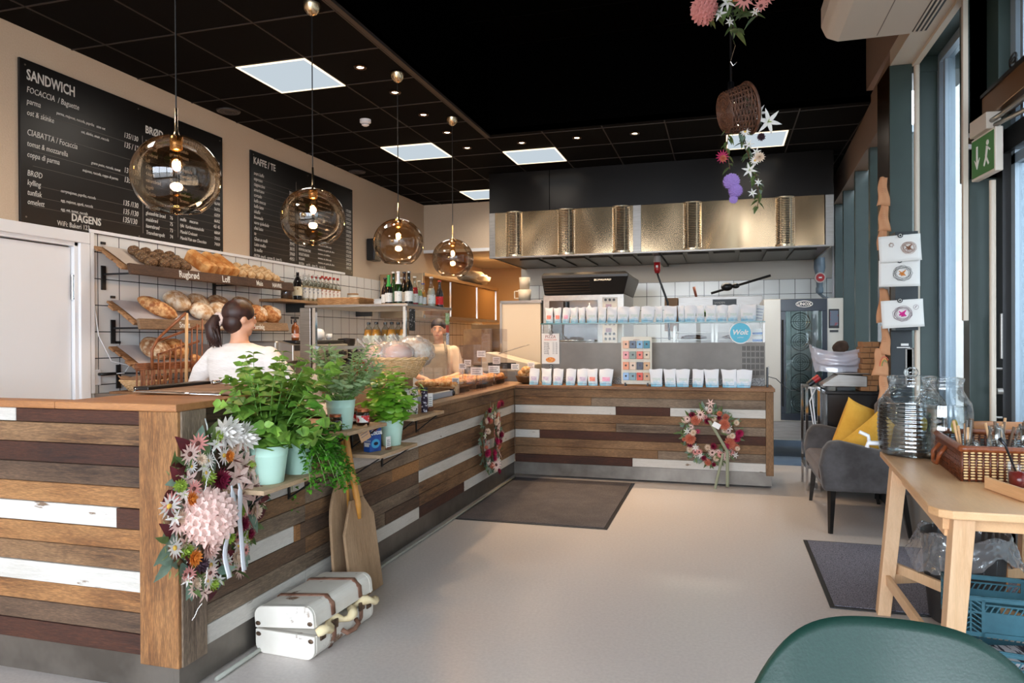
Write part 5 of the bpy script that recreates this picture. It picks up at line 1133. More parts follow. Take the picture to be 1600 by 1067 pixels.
L_balm = leafmat('lemon_balm_green', S(76, 124, 42), S(142, 180, 76)); L_pars = leafmat('parsley_green', S(58, 126, 34), S(106, 170, 50)); L_sage = leafmat('sage_green', S(126, 156, 104), S(172, 194, 146), .7); L_basil = leafmat('basil_green', S(84, 150, 36), S(152, 200, 72), .3)
M_stem = mat('green_stem', S(110, 150, 70), rough=.5)
def stem_plant(seed, n, base_r, z0_, spread, hmin, hmax, lf, droop=0, bias=(0, 0), pitch=.045, stem_r=.002):
    rnd = random.Random(seed); st = MB(); lv = MB()
    for i in range(n):
        a = rnd.uniform(0, 2*pi); r0 = base_r*sqrt(rnd.random()); H_ = rnd.uniform(hmin, hmax); sp = spread*sqrt(rnd.random())
        p = Vector((r0*cos(a), r0*sin(a), z0_)); tip = Vector((p.x+sp*cos(a)+bias[0]*rnd.random(), p.y+sp*sin(a)*1.15+bias[1]*rnd.random(), z0_+H_))
        mid = p.lerp(tip, .5)+Vector((0, 0, .25*sp)); dr = droop*rnd.random()
        pts = []
        for k in range(9):
            u = k/8; q = p*(1-u)**2+mid*2*u*(1-u)+tip*u*u; q.z -= dr*u*u*sp*2; pts.append(q)
        st.tube(pts, [stem_r*(1.3-.6*k/8) for k in range(9)], 5)
        Ls = sum((pts[k+1]-pts[k]).length for k in range(8)); m_ = max(3, int(Ls/pitch)); ph = rnd.uniform(0, 3)
        for j in range(m_+1):
            u = .22+.78*j/m_; k = min(7, int(u*8)); f_ = u*8-k; q = pts[k].lerp(pts[k+1], f_); d = (pts[k+1]-pts[k]).normalized()
            lf(lv, q, d, ph+j*pi/2, u, rnd)
    return st, lv
def pairleaf(L0, L1, W_, curl, fold, serr=0, out=.75, seg=6):
    def f(b, q, d, ph, u, rnd):
        for s_ in (0, pi):
            a = ph+s_+rnd.uniform(-.4, .4); side_ = Vector((cos(a), sin(a), rnd.uniform(-.25, .35))); dd = (d*(1-out)+side_*out).normalized()
            L_ = (L0+(L1-L0)*u)*rnd.uniform(.75, 1.2); leaf(b, q, dd, d if abs(d.dot(dd)) < .9 else (0, 0, 1), L_, L_*W_, curl*rnd.uniform(.5, 1.5), fold, serr, 0, seg)
    return f
st, lv = stem_plant(11, 58, .06, .13, .26, .08, .46, pairleaf(.085, .05, .80, .3, .22, .07), droop=.30, bias=(-.03, .15), pitch=.055)
pot(.092, .165, 'large bushy lemon balm in a mint green pot beside the near wreath', (-1.925, 2.73, .772), [('stems', st, M_stem), ('leaves', lv, L_balm)])
def parsleaf(b, q, d, ph, u, rnd):
    for s_ in (0, 2.1, 4.2):
        a = ph+s_; c = Vector((cos(a), sin(a), rnd.uniform(-.2, .5))).normalized(); e = q+c*.018
        for k in range(3): leaf(b, e, (c+Vector((rnd.uniform(-.8, .8), rnd.uniform(-.8, .8), rnd.uniform(-.5, .5)))).normalized(), (0, 0, 1), rnd.uniform(.016, .026), rnd.uniform(.014, .02), .3, .3, .2, 0, 4)
st, lv = stem_plant(12, 44, .06, .13, .17, -.05, .16, parsleaf, droop=1.1, bias=(.05, .08), pitch=.024)
pot(.078, .15, 'trailing parsley in a mint green pot behind the large lemon balm', (-1.92, 2.96, .772), [('stems', st, M_stem), ('leaves', lv, L_pars)])
st, lv = stem_plant(13, 52, .055, .13, .17, .10, .33, pairleaf(.045, .040, .36, .25, .2, 0, .62, 4), droop=.1, bias=(0, .02), pitch=.026)
pot(.078, .155, 'grey-green sage in a mint green pot in front of the display case', (-1.945, 3.40, .926), [('stems', st, M_stem), ('leaves', lv, L_sage)])
st, lv = stem_plant(14, 40, .05, .12, .15, .08, .36, pairleaf(.05, .065, .68, .55, -.35, 0, .7, 6), droop=.15, bias=(0, -.03), pitch=.042)
pot(.078, .155, 'bright green basil in a mint green pot right of the blue cocoa box', (-1.93, 3.97, .758), [('stems', st, M_stem), ('leaves', lv, L_basil)])
# cocoa box, jars and cans
t = thing('cocoa_box', 'dark blue cocoa box on the small shelf left of the basil pot', 'box', (-1.925, 3.72, .758), radians(-18)); M_blue = mat('cocoa_blue', S(28, 60, 132), S(40, 84, 160), rough=.4, scale=14)
MB().box(-.025, .025, -.045, .045, 0, .14).build('carton', M_blue, t, bevel=.002)
text('printed_word', 'Cocoa', .040, (.0255, -.040, .096), WALL_L, M_paper, t, bold=.001, sx=.85)
text('printed_words', 'MØRK\nKAKAO\nPULVER', .016, (-.020, -.0455, .075), FRONT, M_paper, t, sx=.9)
MB().ball((.0255, 0, .045), (.0008, .034, .026), nu=24, nv=16).build('cup_picture', mat('cup_cyan', S(70, 160, 206)), t, smooth=True)
MB().ball((.0262, .002, .045), (.0008, .018, .010), nu=20, nv=12).build('cocoa_picture', mat('cup_dark', S(24, 22, 50)), t, smooth=True)
MB().box(-.018, .018, -.0458, -.0452, .030, .052).build('bar_panel', M_paper, t); MB().cyl(.012, 0, .0008, 18, T(.0252, .0, .128) @ RY(pi/2)).build('red_badge', mat('badge_red', S(206, 40, 50)), t)
t = thing('shelf_sign', 'small white sign card standing between the cocoa box and the basil pot', 'sign', (-1.865, 3.80, .758), radians(-10))
MB().box(-.010, .010, -.018, .018, 0, .014).build('wooden_foot', mat('sign_foot', S(110, 70, 46)), t); MB().box(-.001, .001, -.022, .022, .010, .075).build('card', M_paper, t)
b = MB(); [b.box(.001, .0016, -.015, .015-.004*(k % 2), .022+.010*k, .026+.010*k) for k in range(4)]; b.build('printed_lines', M_ptxt, t)
t = thing('hanging_price_tag', 'small brown card sign clipped at the end of the sage shelf', 'sign', (-1.86, 3.50, .885), radians(-24)); MB().box(-.002, .002, -.035, .035, -.035, .045, RX(radians(22))).build('card', M_kraft, t); b = MB(); [b.box(.002, .0026, -.026, .022, .018-.014*k, .022-.014*k, RX(radians(22))) for k in range(3)]; b.build('printed_lines', M_ptxt, t)
def pjar(lb, x, y, z, r, h, fm, lidm, lab):
    t = thing('preserve_jar', lb, 'jar', (x, y, z), group='jars on the counter shelves')
    MB().lathe([(r*.9, 0), (r, .008), (r, h*.78), (r*.8, h*.86)], 24).build('jar_body', M_clear, t, smooth=True); MB().lathe([(r*.94, .004), (r*.94, h*.76), (0, h*.76)], 20).build('preserve', fm, t, smooth=True)
    MB().lathe([(r*.86, h*.84), (r*.88, h), (0, h)], 24).build('lid', lidm, t, auto=40); MB().shell([(r*1.01, h*.2), (r*1.01, h*.62)], 24).build('paper_label', lab, t, smooth=True)
M_jam = mat('dark_jam', S(60, 22, 16), rough=.3); M_lr2 = mat('red_round_label', S(206, 44, 46), S(236, 230, 226), scale=34, lo=.47, hi=.5); M_cop = mat('copper_lid', S(186, 110, 76), rough=.3, metal=.8)
pjar('dark jam jar with a copper lid left of the sage pot', -1.925, 3.31, .926, .034, .085, M_jam, M_cop, mat('black_white_label', S(30, 30, 34), S(226, 222, 216), scale=60, lo=.55, hi=.58))
pjar('jam jar with a red and white label right of the sage pot', -1.90, 3.56, .926, .036, .09, M_jam, M_cop, M_lr2)
pjar('jam jar behind the one with the red label', -1.985, 3.60, .926, .036, .09, M_jam, M_cop, M_lr2)
M_zeb = mat('white_black_writing', S(226, 222, 212), S(34, 32, 34), scale=55, lo=.55, hi=.57)
def can(lb, x, y, r, h, m, top):
    t = thing('tall_tin', lb, 'tin', (x, y, .906), group='tall tins by the basil')
    MB().lathe([(r, 0), (r, h)], 24).build('tin_body', m, t, auto=40); MB().lathe([(r*1.03, h), (r*1.03, h+.012), (0, h+.012)], 24).build('lid', top, t, auto=40)
can('tall white tin with black writing below the straw basket', -1.96, 4.36, .034, .165, M_zeb, M_steel)
can('slim dark purple tin with white writing, right of the white tin', -1.925, 4.47, .022, .155, mat('purple_writing', S(40, 22, 48), S(220, 214, 220), scale=50, lo=.56, hi=.58), M_blk)
can('second white tin with black writing, behind the basil leaves', -1.965, 4.24, .034, .165, M_zeb, M_steel)
t = thing('price_card', 'upright white price card on a brown foot right of the purple tin', 'price card', (-1.92, 4.56, .906), radians(-20))
MB().box(-.012, .012, -.02, .02, 0, .03).build('wooden_foot', bpy.data.materials['sign_foot'], t); MB().box(-.001, .001, -.022, .022, .02, .12).build('card', M_paper, t)
b = MB(); [b.box(.001, .0016, -.016, .014, .035+.014*k, .039+.014*k) for k in range(5)]; b.build('printed_lines', M_ptxt, t)

# ================================================================== WREATHS
def pet(b, L_, W_, el, az, z=0, r0=0, cup=.3, mi=0, seg=3):
    d = Vector((cos(el)*cos(az), -sin(el), cos(el)*sin(az)))       # flower looks towards -Y
    p = Vector((r0*cos(az), -z, r0*sin(az))); leaf(b, p, d, (0, -1, 0), L_, W_, -cup, .3, 0, mi, seg)
def flower(kind, cm, cc, seed=0):
    b = MB(); rnd = random.Random(seed)
    if kind == 'dahlia':
        for l_, (n, el, L_) in enumerate(((14, .08, 1.0), (13, .35, .92), (11, .65, .78), (9, .95, .6), (6, 1.25, .42))):
            for k in range(n): pet(b, L_*rnd.uniform(.92, 1.05), .30, el, 2*pi*k/n+l_*.3, l_*.05, .05, .25)
        b.ball((0, -.2, 0), .12, nu=8, nv=6, mi=1)
    elif kind == 'daisy':
        for k in range(13): pet(b, 1, .26, .12, 2*pi*k/13, 0, .12, .05)
        b.ball((0, -.06, 0), (.24, .14, .24), nu=12, nv=8, mi=1)
    elif kind == 'hydrangea':
        for k in range(90):
            z = 1-1.25*k/90; r_ = sqrt(1-z*z); a = k*2.4; c = Vector((r_*cos(a), -z, r_*sin(a)))*.85
            for q in range(4): leaf(b, c, (Vector((cos(q*pi/2+a), 0, sin(q*pi/2+a)))+c*.35).normalized(), c, .25, .25, -.1, .1, 0, 0, 3)
        b.ball((0, 0, 0), (.62, .55, .62), nu=14, nv=10, mi=1)  # darker core colour stands in for shade between the florets
    elif kind == 'ball':
        for k in range(46):
            z = 1-1.3*k/46; r_ = sqrt(max(0, 1-z*z)); a = k*2.4; c = Vector((r_*cos(a), -z, r_*sin(a)))*.35
            leaf(b, c, (c+Vector((0, -.02, 0))).normalized(), (0, -1, .1), .62, .3, -.3, .3, 0, 0, 3)
        b.ball((0, 0, 0), .4, nu=8, nv=6, mi=1)
    elif kind == 'spike':
        for k in range(34): b.ball((.16*sin(k*.22), -.06*cos(k), k*.14), (.12, .12, .12), nu=6, nv=5)
    elif kind == 'lily':
        for k in range(6): pet(b, 1, .34, .45, 2*pi*k/6, 0, .03, -.35)
        for k in range(3): pet(b, .5, .1, 1.2, 2*k, 0, .02, 0, 1)
    return b.mesh('flower_'+kind, [cm, cc], True)
PM = lambda n, a, b_=None: leafmat('petal_'+n, S(*a), S(*(b_ or a)), .7)
P_blush = PM('blush', (232, 190, 180), (246, 220, 210)); P_pink = PM('pink', (216, 130, 128), (234, 170, 160)); P_burg = PM('burgundy', (110, 16, 48), (150, 26, 66)); P_white = PM('white', (232, 226, 220), (244, 240, 236))
P_cream = PM('cream', (232, 206, 180), (240, 222, 202)); P_or = PM('orange', (214, 124, 40), (236, 156, 66)); P_green = PM('green', (140, 170, 56), (176, 196, 88)); P_terr = PM('terracotta', (192, 96, 70), (224, 150, 122)); P_mag = PM('magenta', (160, 20, 70), (190, 40, 96))
P_plum = PM('plum', (62, 44, 54), (90, 64, 76)); P_yel = mat('yellow_centre', S(210, 170, 70)); P_brn = mat('brown_centre', S(84, 40, 30)); P_lil = PM('lilac', (150, 116, 190), (186, 156, 220))
FL = dict(hyd=flower('hydrangea', P_blush, mat('blush_core_shade', S(156, 100, 90))), dahb=flower('dahlia', P_burg, P_burg, 1), dahp=flower('dahlia', P_blush, P_plum, 2), chry=flower('ball', P_white, P_white), daisw=flower('daisy', P_white, P_yel), daisp=flower('daisy', P_blush, P_brn), daispk=flower('daisy', P_pink, P_brn),
          oran=flower('dahlia', P_or, P_or, 3), gbud=flower('ball', P_green, P_green), spike=flower('spike', P_white, P_white), lily=flower('lily', P_blush, P_brn), terr=flower('ball', P_terr, P_terr), crm=flower('dahlia', P_cream, P_yel, 5), mag=flower('dahlia', P_mag, P_mag, 6), plum=flower('ball', P_plum, P_plum), lilw=flower('lily', P_white, P_green), hydlil=flower('hydrangea', P_lil, mat('lilac_core_shade', S(80, 54, 116))), hydpk=flower('hydrangea', P_pink, mat('pink_core_shade', S(150, 64, 66))), magd=flower('daisy', P_mag, P_brn))
L_euc = leafmat('eucalyptus', S(96, 124, 108), S(136, 156, 138), .7); L_olive = leafmat('olive_leaf', S(70, 92, 50), S(110, 132, 76)); L_burgl = leafmat('burgundy_leaf', S(64, 18, 26), S(104, 36, 44)); M_twig = mat('brown_twig', S(96, 66, 40), rough=.8)
FNAME = dict(hyd='blush hydrangea head', dahb='burgundy dahlia', dahp='blush dahlia with plum centre', chry='white chrysanthemum', daisw='white daisy', daisp='blush daisy', daispk='pink daisy', oran='orange dahlia', gbud='green bud', spike='white flower spike', lily='blush lily', terr='terracotta chrysanthemum', crm='cream dahlia', mag='magenta dahlia', plum='plum thistle', lilw='white lily', hydlil='lilac blossom', hydpk='pink hydrangea head', magd='magenta daisy')
def wreath(lb, loc, rz, R_, depth, heads, leaves, seed, sprays=40, ry=1.0):
    """ring in the local XZ plane, looking towards local -Y"""
    t = thing('flower_wreath', lb, 'wreath', loc, rz); rnd = random.Random(seed)
    MB().tube([(R_*cos(a), 0, R_*ry*sin(a)) for a in [2*pi*k/48 for k in range(48)]], .016, 7, closed=True).build('twig_ring', M_twig, t, smooth=True)
    for gi, (m, n, L_, W_) in enumerate(leaves):
        b = MB()
        for k in range(n):
            a = rnd.uniform(0, 2*pi); r_ = R_+rnd.uniform(-.045, .045); p = Vector((r_*cos(a), -rnd.uniform(-.01, depth*.6), r_*ry*sin(a)))
            o_ = rnd.choice((1, 1, 1, -.6)); d = Vector((cos(a)*o_+rnd.uniform(-.9, .9), -rnd.uniform(.0, .7), sin(a)*o_+rnd.uniform(-.9, .9))).normalized()
            ll = L_*rnd.uniform(.7, 1.3); leaf(b, p, d, (rnd.uniform(-.4, .4), -1, rnd.uniform(-.4, .4)), ll, ll*W_, .2, .2, 0, 0, 4)
        b.build('leaves', m, t, smooth=True)
    fill = ('daispk', 'lilw', 'crm', 'daisp', 'daisw', 'lily', 'gbud', 'lilw', 'daisw') if R_ > .22 else ('crm', 'daisp', 'lilw', 'daispk', 'terr', 'dahb')
    heads = list(heads)
    for k in range(58 if R_ > .22 else 30):
        a = 2*pi*k/(58 if R_ > .22 else 30)+rnd.uniform(-.1, .1); r_ = R_+rnd.uniform(-.05, .06); heads.append((fill[k % len(fill)], r_*cos(a), r_*ry*sin(a), rnd.uniform(.026, .048)*(1 if R_ > .22 else .85), -.02))
    for i, (k, x, z, s_, dy) in enumerate(heads):
        p = part('flower_head', FL[k], t, (x, -depth-dy, z), (rnd.uniform(-.35, .35)-z*.8, rnd.uniform(0, 6) if k != 'spike' else rnd.uniform(-.6, .6), x*.9+rnd.uniform(-.2, .2)), (s_, s_, s_)); p['label'] = FNAME[k]
    return t
# near wreath, on the corner of the tall counter (looks towards +X, so local x runs along world Y)
def px2(u, v, c, sc): return ((u-c[0])*sc, -(v-c[1])*sc)
cN = (327, 806); kN = .00262
hN = [('chry', 340, 690, .075), ('chry', 365, 700, .07), ('hyd', 282, 808, .108), ('dahb', 320, 760, .050), ('daisp', 289, 779, .042), ('dahp', 289, 856, .056), ('oran', 254, 859, .038), ('oran', 328, 725, .030), ('gbud', 297, 752, .040), ('gbud', 369, 820, .036), ('gbud', 325, 848, .034),
      ('dahb', 369, 840, .038), ('dahb', 379, 858, .030), ('spike', 258, 745, .022), ('spike', 306, 755, .020), ('spike', 275, 770, .018), ('spike', 322, 742, .018), ('spike', 272, 900, .020), ('spike', 246, 945, .014), ('spike', 248, 853, .016), ('daisw', 305, 886, .042), ('daisp', 292, 893, .036), ('daispk', 308, 795, .040), ('daispk', 262, 762, .036),
      ('lily', 372, 795, .085), ('lily', 404, 812, .095), ('lily', 385, 750, .085), ('lily', 410, 742, .08), ('lily', 350, 735, .075), ('lily', 398, 785, .08), ('lily', 362, 765, .075), ('lilw', 376, 870, .05), ('lilw', 400, 770, .05), ('plum', 274, 875, .036), ('plum', 296, 842, .03), ('daispk', 252, 884, .028), ('daispk', 368, 880, .028), ('oran', 251, 775, .034), ('daisp', 311, 846, .036), ('dahp', 317, 842, .034), ('chry', 316, 822, .032), ('daisw', 277, 741, .030), ('lily', 365, 745, .05), ('oran', 410, 738, .022), ('daispk', 350, 855, .03)]
def heads(h, c, k_, rnd): return [(n_, (u-c[0])*k_, -(v-c[1])*k_, s_, rnd.uniform(-.02, .03)) for n_, u, v, s_ in h]
t = wreath('large wreath of blush, burgundy and white artificial flowers on the near counter corner', (-1.985, 2.44, .72), pi/2, .235, .06, heads(hN, cN, kN, random.Random(1)), [(L_euc, 60, .075, .55), (L_olive, 90, .075, .32), (L_burgl, 34, .08, .55), (leafmat('fine_greenery', S(150, 166, 100), S(190, 200, 140)), 120, .028, .3)], 4, ry=1.12)
b = MB(); M_rib = mat('white_satin_ribbon', S(226, 228, 236), rough=.35)
for x0_, sw in ((-.005, -.03), (.02, .03)):
    b.surf(lambda u, v: (x0_+sw*v*1.4+(u-.5)*.028*(1 if v > .05 else .4)+.01*sin(v*9+sw*60), -.11-.01*sin(v*7), .10-.36*v), 4, 24)
b.build('ribbon', M_rib, t, smooth=True, solid=.0012)
t2 = thing('wire_hook', 'bent white wire hook screwed to the near corner post above the big wreath', 'hook', (-2.02, 2.45, 1.02))
MB().tube([(0, 0, .06), (.01, 0, .03), (.012, .005, -.03), (.015, .01, -.055), (.03, .012, -.06), (.045, .012, -.045)], .003, 6).build('wire', mat('white_wire', S(214, 212, 208), rough=.4, metal=.3), t2, smooth=True)
# middle wreath on the long counter
cM = (763, 685); kM = .0058
hM = [('dahb', 763, 633, .045), ('dahb', 772, 633, .04), ('lily', 780, 650, .05), ('daisp', 778, 665, .05), ('daisp', 765, 673, .055), ('daispk', 757, 676, .05), ('mag', 763, 690, .045), ('mag', 744, 702, .045), ('mag', 757, 706, .042), ('mag', 757, 714, .038), ('dahb', 772, 692, .04), ('dahb', 781, 684, .05), ('lily', 768, 700, .05), ('lily', 775, 712, .055), ('daisp', 762, 725, .06), ('dahb', 763, 735, .04),
      ('lilw', 755, 650, .045), ('lilw', 770, 655, .05), ('crm', 765, 660, .04), ('lilw', 775, 722, .045), ('daisw', 777, 705, .035), ('lily', 752, 690, .04), ('crm', 745, 670, .03), ('dahb', 750, 640, .03)]
hM = [(n_, 763+(u-763)*1.9, v, s_) for n_, u, v, s_ in hM]
wreath('smaller wreath of pink and magenta flowers on the side of the long counter', (-1.99, 6.06, .515), pi/2, .205, .05, heads(hM, cM, kM, random.Random(2)), [(L_euc, 110, .06, .55), (L_olive, 80, .06, .3)], 5, ry=1.15)
cB = (1108, 680); kB = .0062
hB = [('terr', 1088, 657, .055), ('terr', 1130, 662, .060), ('terr', 1137, 690, .062), ('terr', 1080, 685, .060), ('daisp', 1095, 648, .050), ('dahb', 1105, 658, .036), ('crm', 1130, 671, .032), ('crm', 1141, 678, .032), ('mag', 1151, 674, .045), ('mag', 1147, 683, .04), ('crm', 1085, 675, .034), ('crm', 1081, 679, .03), ('magd', 1091, 673, .025), ('crm', 1106, 697, .034), ('dahb', 1114, 695, .038), ('daisp', 1112, 705, .045),
      ('daispk', 1124, 707, .036), ('daisp', 1133, 705, .04), ('daispk', 1087, 705, .034), ('daispk', 1093, 704, .034), ('dahb', 1100, 713, .030), ('daispk', 1103, 717, .028), ('lilw', 1088, 698, .035), ('lilw', 1095, 710, .032), ('crm', 1147, 659, .030), ('lily', 1110, 631, .045), ('terr', 1123, 645, .030), ('lilw', 1145, 707, .034), ('daisp', 1076, 655, .035), ('mag', 1132, 694, .036), ('daisp', 1132, 711, .036), ('crm', 1148, 697, .026)]
t = wreath('round wreath of terracotta, cream and burgundy flowers on the back counter front', (-.118, 6.995, .48), 0, .215, .045, heads(hB, cB, kB, random.Random(3)), [(L_olive, 110, .065, .32), (L_euc, 70, .055, .5)], 6, ry=1.0)
b = MB(); M_ribg = mat('sage_ribbon', S(136, 138, 112), rough=.6)
b.surf(lambda u, v: (.0+.16*min(v*2, 1)-.0+(u-.5)*.03, -.09, .15-.28*min(v*2, 1)-.33*max(0, v-.5)*2), 3, 20)
b.surf(lambda u, v: (.12-.03*sin(v*2)-.05*v*v+(u-.5)*.024, -.08-.03*v, -.15-.36*v), 3, 16); b.build('ribbon', M_ribg, t, smooth=True, solid=.0012)
MB().box(-.03, .04, -.10, -.098, .10, .15, RY(.5)).build('gift_tag', M_paper, t)

# ================================================================== PEELS, SUITCASE, MATS
M_peel = wood('peel_board_Z', S(140, 108, 76), S(172, 136, 100), S(188, 154, 120), 'Z', grain=.3); M_handle = wood('peel_handle_Z', S(186, 116, 40), S(214, 148, 62), S(226, 166, 84), 'Z', rough=.4, grain=.2)
ln = atan2(.10, .95)
t = thing('bread_peel', 'round-topped wooden bread peel leaning on the counter behind the angular one', 'bread peel', (-1.955, 3.53, .0), rot=(0, -ln*.55, pi/2*0)); 
def peel_out(w_, h_, roundtop):
    if roundtop: return [(-w_/2, 0), (w_/2, 0)]+[(w_/2*cos(a), h_-w_*.62+w_*.62*sin(a)) for a in [pi*k/20 for k in range(21)]]
    return [(-w_/2, 0), (w_/2, 0), (w_/2*.96, h_*.78), (w_*.20, h_), (-w_*.20, h_), (-w_/2*.98, h_*.70)]
PM_ = RZ(pi/2) @ RX(pi/2)
MB().prism(peel_out(.37, .66, True), -.008, .008, PM_).build('blade', M_peel, t, bevel=.004)
MB().tube([(0, 0, .45), (0, 0, .98)], [.016, .017], 12).build('handle', M_handle, t, smooth=True)
t = thing('bread_peel', 'angular wooden bread peel with a long yellow handle leaning in front of the round one', 'bread peel', (-1.865, 3.54, .0), rot=(0, -ln*1.25, 0))
MB().prism(peel_out(.35, .53, False), -.008, .008, PM_).build('blade', M_peel, t, bevel=.004)
MB().tube([(0.012, -.01, .42), (.014, -.012, .50), (0.0, -.02, .80), (0, -.03, .98)], [.010, .018, .017, .016], 12).build('handle', M_handle, t, smooth=True)
# suitcase
M_suit = mat('white_painted_case', S(214, 206, 194), S(226, 220, 210), rough=.6, scale=4); m_ = M_suit; nt = m_.node_tree; bs = nt.nodes['Principled BSDF']
fw = noise_fac(nt, 9, 8, (1, 1, 1), .60, .66); lk = bs.inputs['Base Color'].links[0].from_socket; nt.links.new(mixcol(nt, lk, S(124, 92, 68), fw), bs.inputs['Base Color'])
M_strap = mat('worn_leather', S(104, 62, 44), S(150, 112, 92), rough=.6, scale=14); M_rust = mat('rusty_metal', S(70, 54, 42), S(120, 96, 76), rough=.5, metal=.6, scale=40)
t = thing('suitcase', 'old white painted suitcase with leather straps, slightly open, at the foot of the counter', 'suitcase', (-1.845, 3.0, .0), radians(-3))
def rrect(w_, h_, r, n=6):
    o = []
    for cx_, cy_, a0 in ((w_/2-r, h_-r, 0), (-w_/2+r, h_-r, pi/2), (-w_/2+r, r, pi), (w_/2-r, r, 3*pi/2)):
        for k in range(n+1): a = a0+pi/2*k/n; o.append((cx_+r*cos(a), cy_+r*sin(a)))
    return o
SW, SL = .31, .50
MP = RX(pi/2)
def half(z0_, z1_, top):
    o = []; r = .045; w_ = SW/2
    if not top: o = [(-w_, z1_), (-w_, z0_+r)]+[(-w_+r-r*cos(a), z0_+r-r*sin(a)) for a in [pi/2*k/6 for k in range(1, 7)]]+[(w_-r+r*sin(a), z0_+r-r*cos(a)) for a in [pi/2*k/6 for k in range(7)]]+[(w_, z1_)]
    else: o = [(w_, z0_), (w_, z1_-r)]+[(w_-r+r*cos(a), z1_-r+r*sin(a)) for a in [pi/2*k/6 for k in range(1, 7)]]+[(-w_+r-r*sin(a), z1_-r+r*cos(a)) for a in [pi/2*k/6 for k in range(7)]]+[(-w_, z0_)]
    return o
b = MB(); b.prism(half(0, .105, False), -SL/2, SL/2, MP); b.build('lower_shell', M_suit, t, bevel=.004)
LM = T(-SW/2, 0, .108) @ RY(radians(-6)) @ T(SW/2, 0, -.108)
b = MB(); b.prism(half(.110, .205, True), -SL/2, SL/2, LM @ MP); b.build('lid', M_suit, t, bevel=.004)
for y in (-.10, .13):
    b = MB(); L_ = [(-SW/2-.003, y, .11), (-SW/2-.003, y, .17), (-SW/2+.03, y, .208), (SW/2-.03, y, .208), (SW/2+.003, y, .17), (SW/2+.003, y, .12)]
    b.tube([(p[0], p[1], p[2]) for p in L_], .017, 8, LM, flat=.2); b.build('leather_strap', M_strap, t, smooth=True)
    MB().tube([(SW/2+.003, y, .10), (SW/2+.003, y, .05), (SW/2-.02, y, .002)], .017, 8, flat=.2).build('leather_strap', M_strap, t, smooth=True)
    b = MB(); b.box(SW/2, SW/2+.012, y-.022, y+.022, .09, .13); b.build('buckle', M_rust, t, bevel=.003)
for s_ in (-1, 1):
    for top in (0, 1):
        b = MB(); b.prism([(p[0], p[1]) for p in (half(0, .105, False) if not top else half(.110, .205, True))], -.006, .006, (LM if top else Matrix()) @ T(0, s_*(SL/2-.022), 0) @ SC(1.012, 1, 1.0) @ MP); b.build('edge_band', M_suit, t)
        for x in (-1, 1):
            b = MB(); z = .085 if not top else .13; b.ball((x*(SW/2-.018), s_*(SL/2+.001), z), (.014, .003, .010), LM if top else None, nu=10, nv=6); b.build('corner_fitting', M_rust, t, smooth=True)
b = MB(); b.tube([(SW/2+.004, -.04, .06), (SW/2+.025, -.03, .045), (SW/2+.03, .03, .042), (SW/2+.025, .07, .05), (SW/2+.004, .08, .065)], .011, 8); b.build('carry_handle', M_strap, t, smooth=True)
for y in (-.19, .20):
    b = MB(); b.box(SW/2, SW/2+.008, y-.02, y+.02, .075, .12); b.build('lock', M_rust, t, bevel=.003)
b = MB(); b.tube([(SW/2-.03+.03*sin(k*.5), -.24+.46*k/30, .108+.012*sin(k*.8)+(.0 if k > 5 else .0)) for k in range(31)], [.018+.006*sin(k*1.3) for k in range(31)], 8)
o = b.build('draped_scarf', mat('cream_scarf', S(218, 196, 150), S(228, 210, 172), rough=.9, scale=20), None, smooth=True); o.parent = None; o.matrix_world = T(-1.845, 3.0, 0) @ RZ(radians(-3)) @ T(.035, 0, .012); tag(o, 'cream scarf squeezed out of the open edge of the white suitcase', 'scarf')
M_mat_, nt, bs = new_mat('charcoal_mat_pile'); f = noise_fac(nt, 260, 3, (1, 1, 1), .4, .6); f2 = noise_fac(nt, 5, 3, (1, 1, 1), .3, .7)
nt.links.new(mixcol(nt, mixcol(nt, S(84, 78, 80), S(112, 104, 104), f2), S(64, 58, 60), f), bs.inputs['Base Color']); bs.inputs['Roughness'].default_value = .95; bump(nt, bs, f, .6, .004)
M_mat2, nt, bs = new_mat('speckled_mat_pile'); f = noise_fac(nt, 220, 3, (1, 1, 1), .42, .58)
nt.links.new(mixcol(nt, S(64, 60, 70), S(140, 138, 150), f), bs.inputs['Base Color']); bs.inputs['Roughness'].default_value = .95; bump(nt, bs, f, .6, .004)
def fmat(lb, x0_, x1_, y0_, y1_, m):
    t = thing('floor_mat', lb, 'floor mat', ((x0_+x1_)/2, (y0_+y1_)/2, 0)); w_, d_ = (x1_-x0_)/2, (y1_-y0_)/2
    MB().box(-w_, w_, -d_, d_, .001, .006).build('rubber_edge', M_blk, t, bevel=.002); MB().box(-w_+.025, w_-.025, -d_+.025, d_-.025, .006, .010).build('pile', m, t)
fmat('large dark grey doormat in the corner of the two plank counters', -2.0, -.81, 5.21, 6.94, M_mat_)
fmat('speckled grey doormat behind the wooden table, under the armchair side', .53, 1.62, 4.01, 5.30, M_mat2)

# ================================================================== CHILLED CABINET ON THE BACK COUNTER
M_gran = mat('speckled_granite', S(150, 144, 138), S(52, 50, 48), rough=.3, scale=110, lo=.46, hi=.54)
t = thing('steel_food_counter', 'steel and glass food counter on the back plank counter with coffee bags on top', 'display case', (-.72, 7.6, .926))
ax0, ax1, ay = -1.84, .40, 7.40
wl(MB().box(ax0, ax1, ay-.01, 7.9, .926, 1.0), 'granite_slab', M_gran, t)
wl(MB().box(ax0, ax1, ay, ay+.03, 1.0, 1.35), 'steel_front', mat('dull_front_steel', S(122, 116, 110), S(140, 134, 127), rough=.6, metal=.5, scale=2), t)
b = MB()
for i in range(5):
    for j in range(5):
        for q in range(3): b.box(.19+.042*i+.011*q, .196+.042*i+.011*q, ay-.002, ay+.001, 1.03+.06*j, 1.075+.06*j)
wl(b, 'vent_grille', mat('vent_slot', S(52, 48, 46), rough=.6), t)
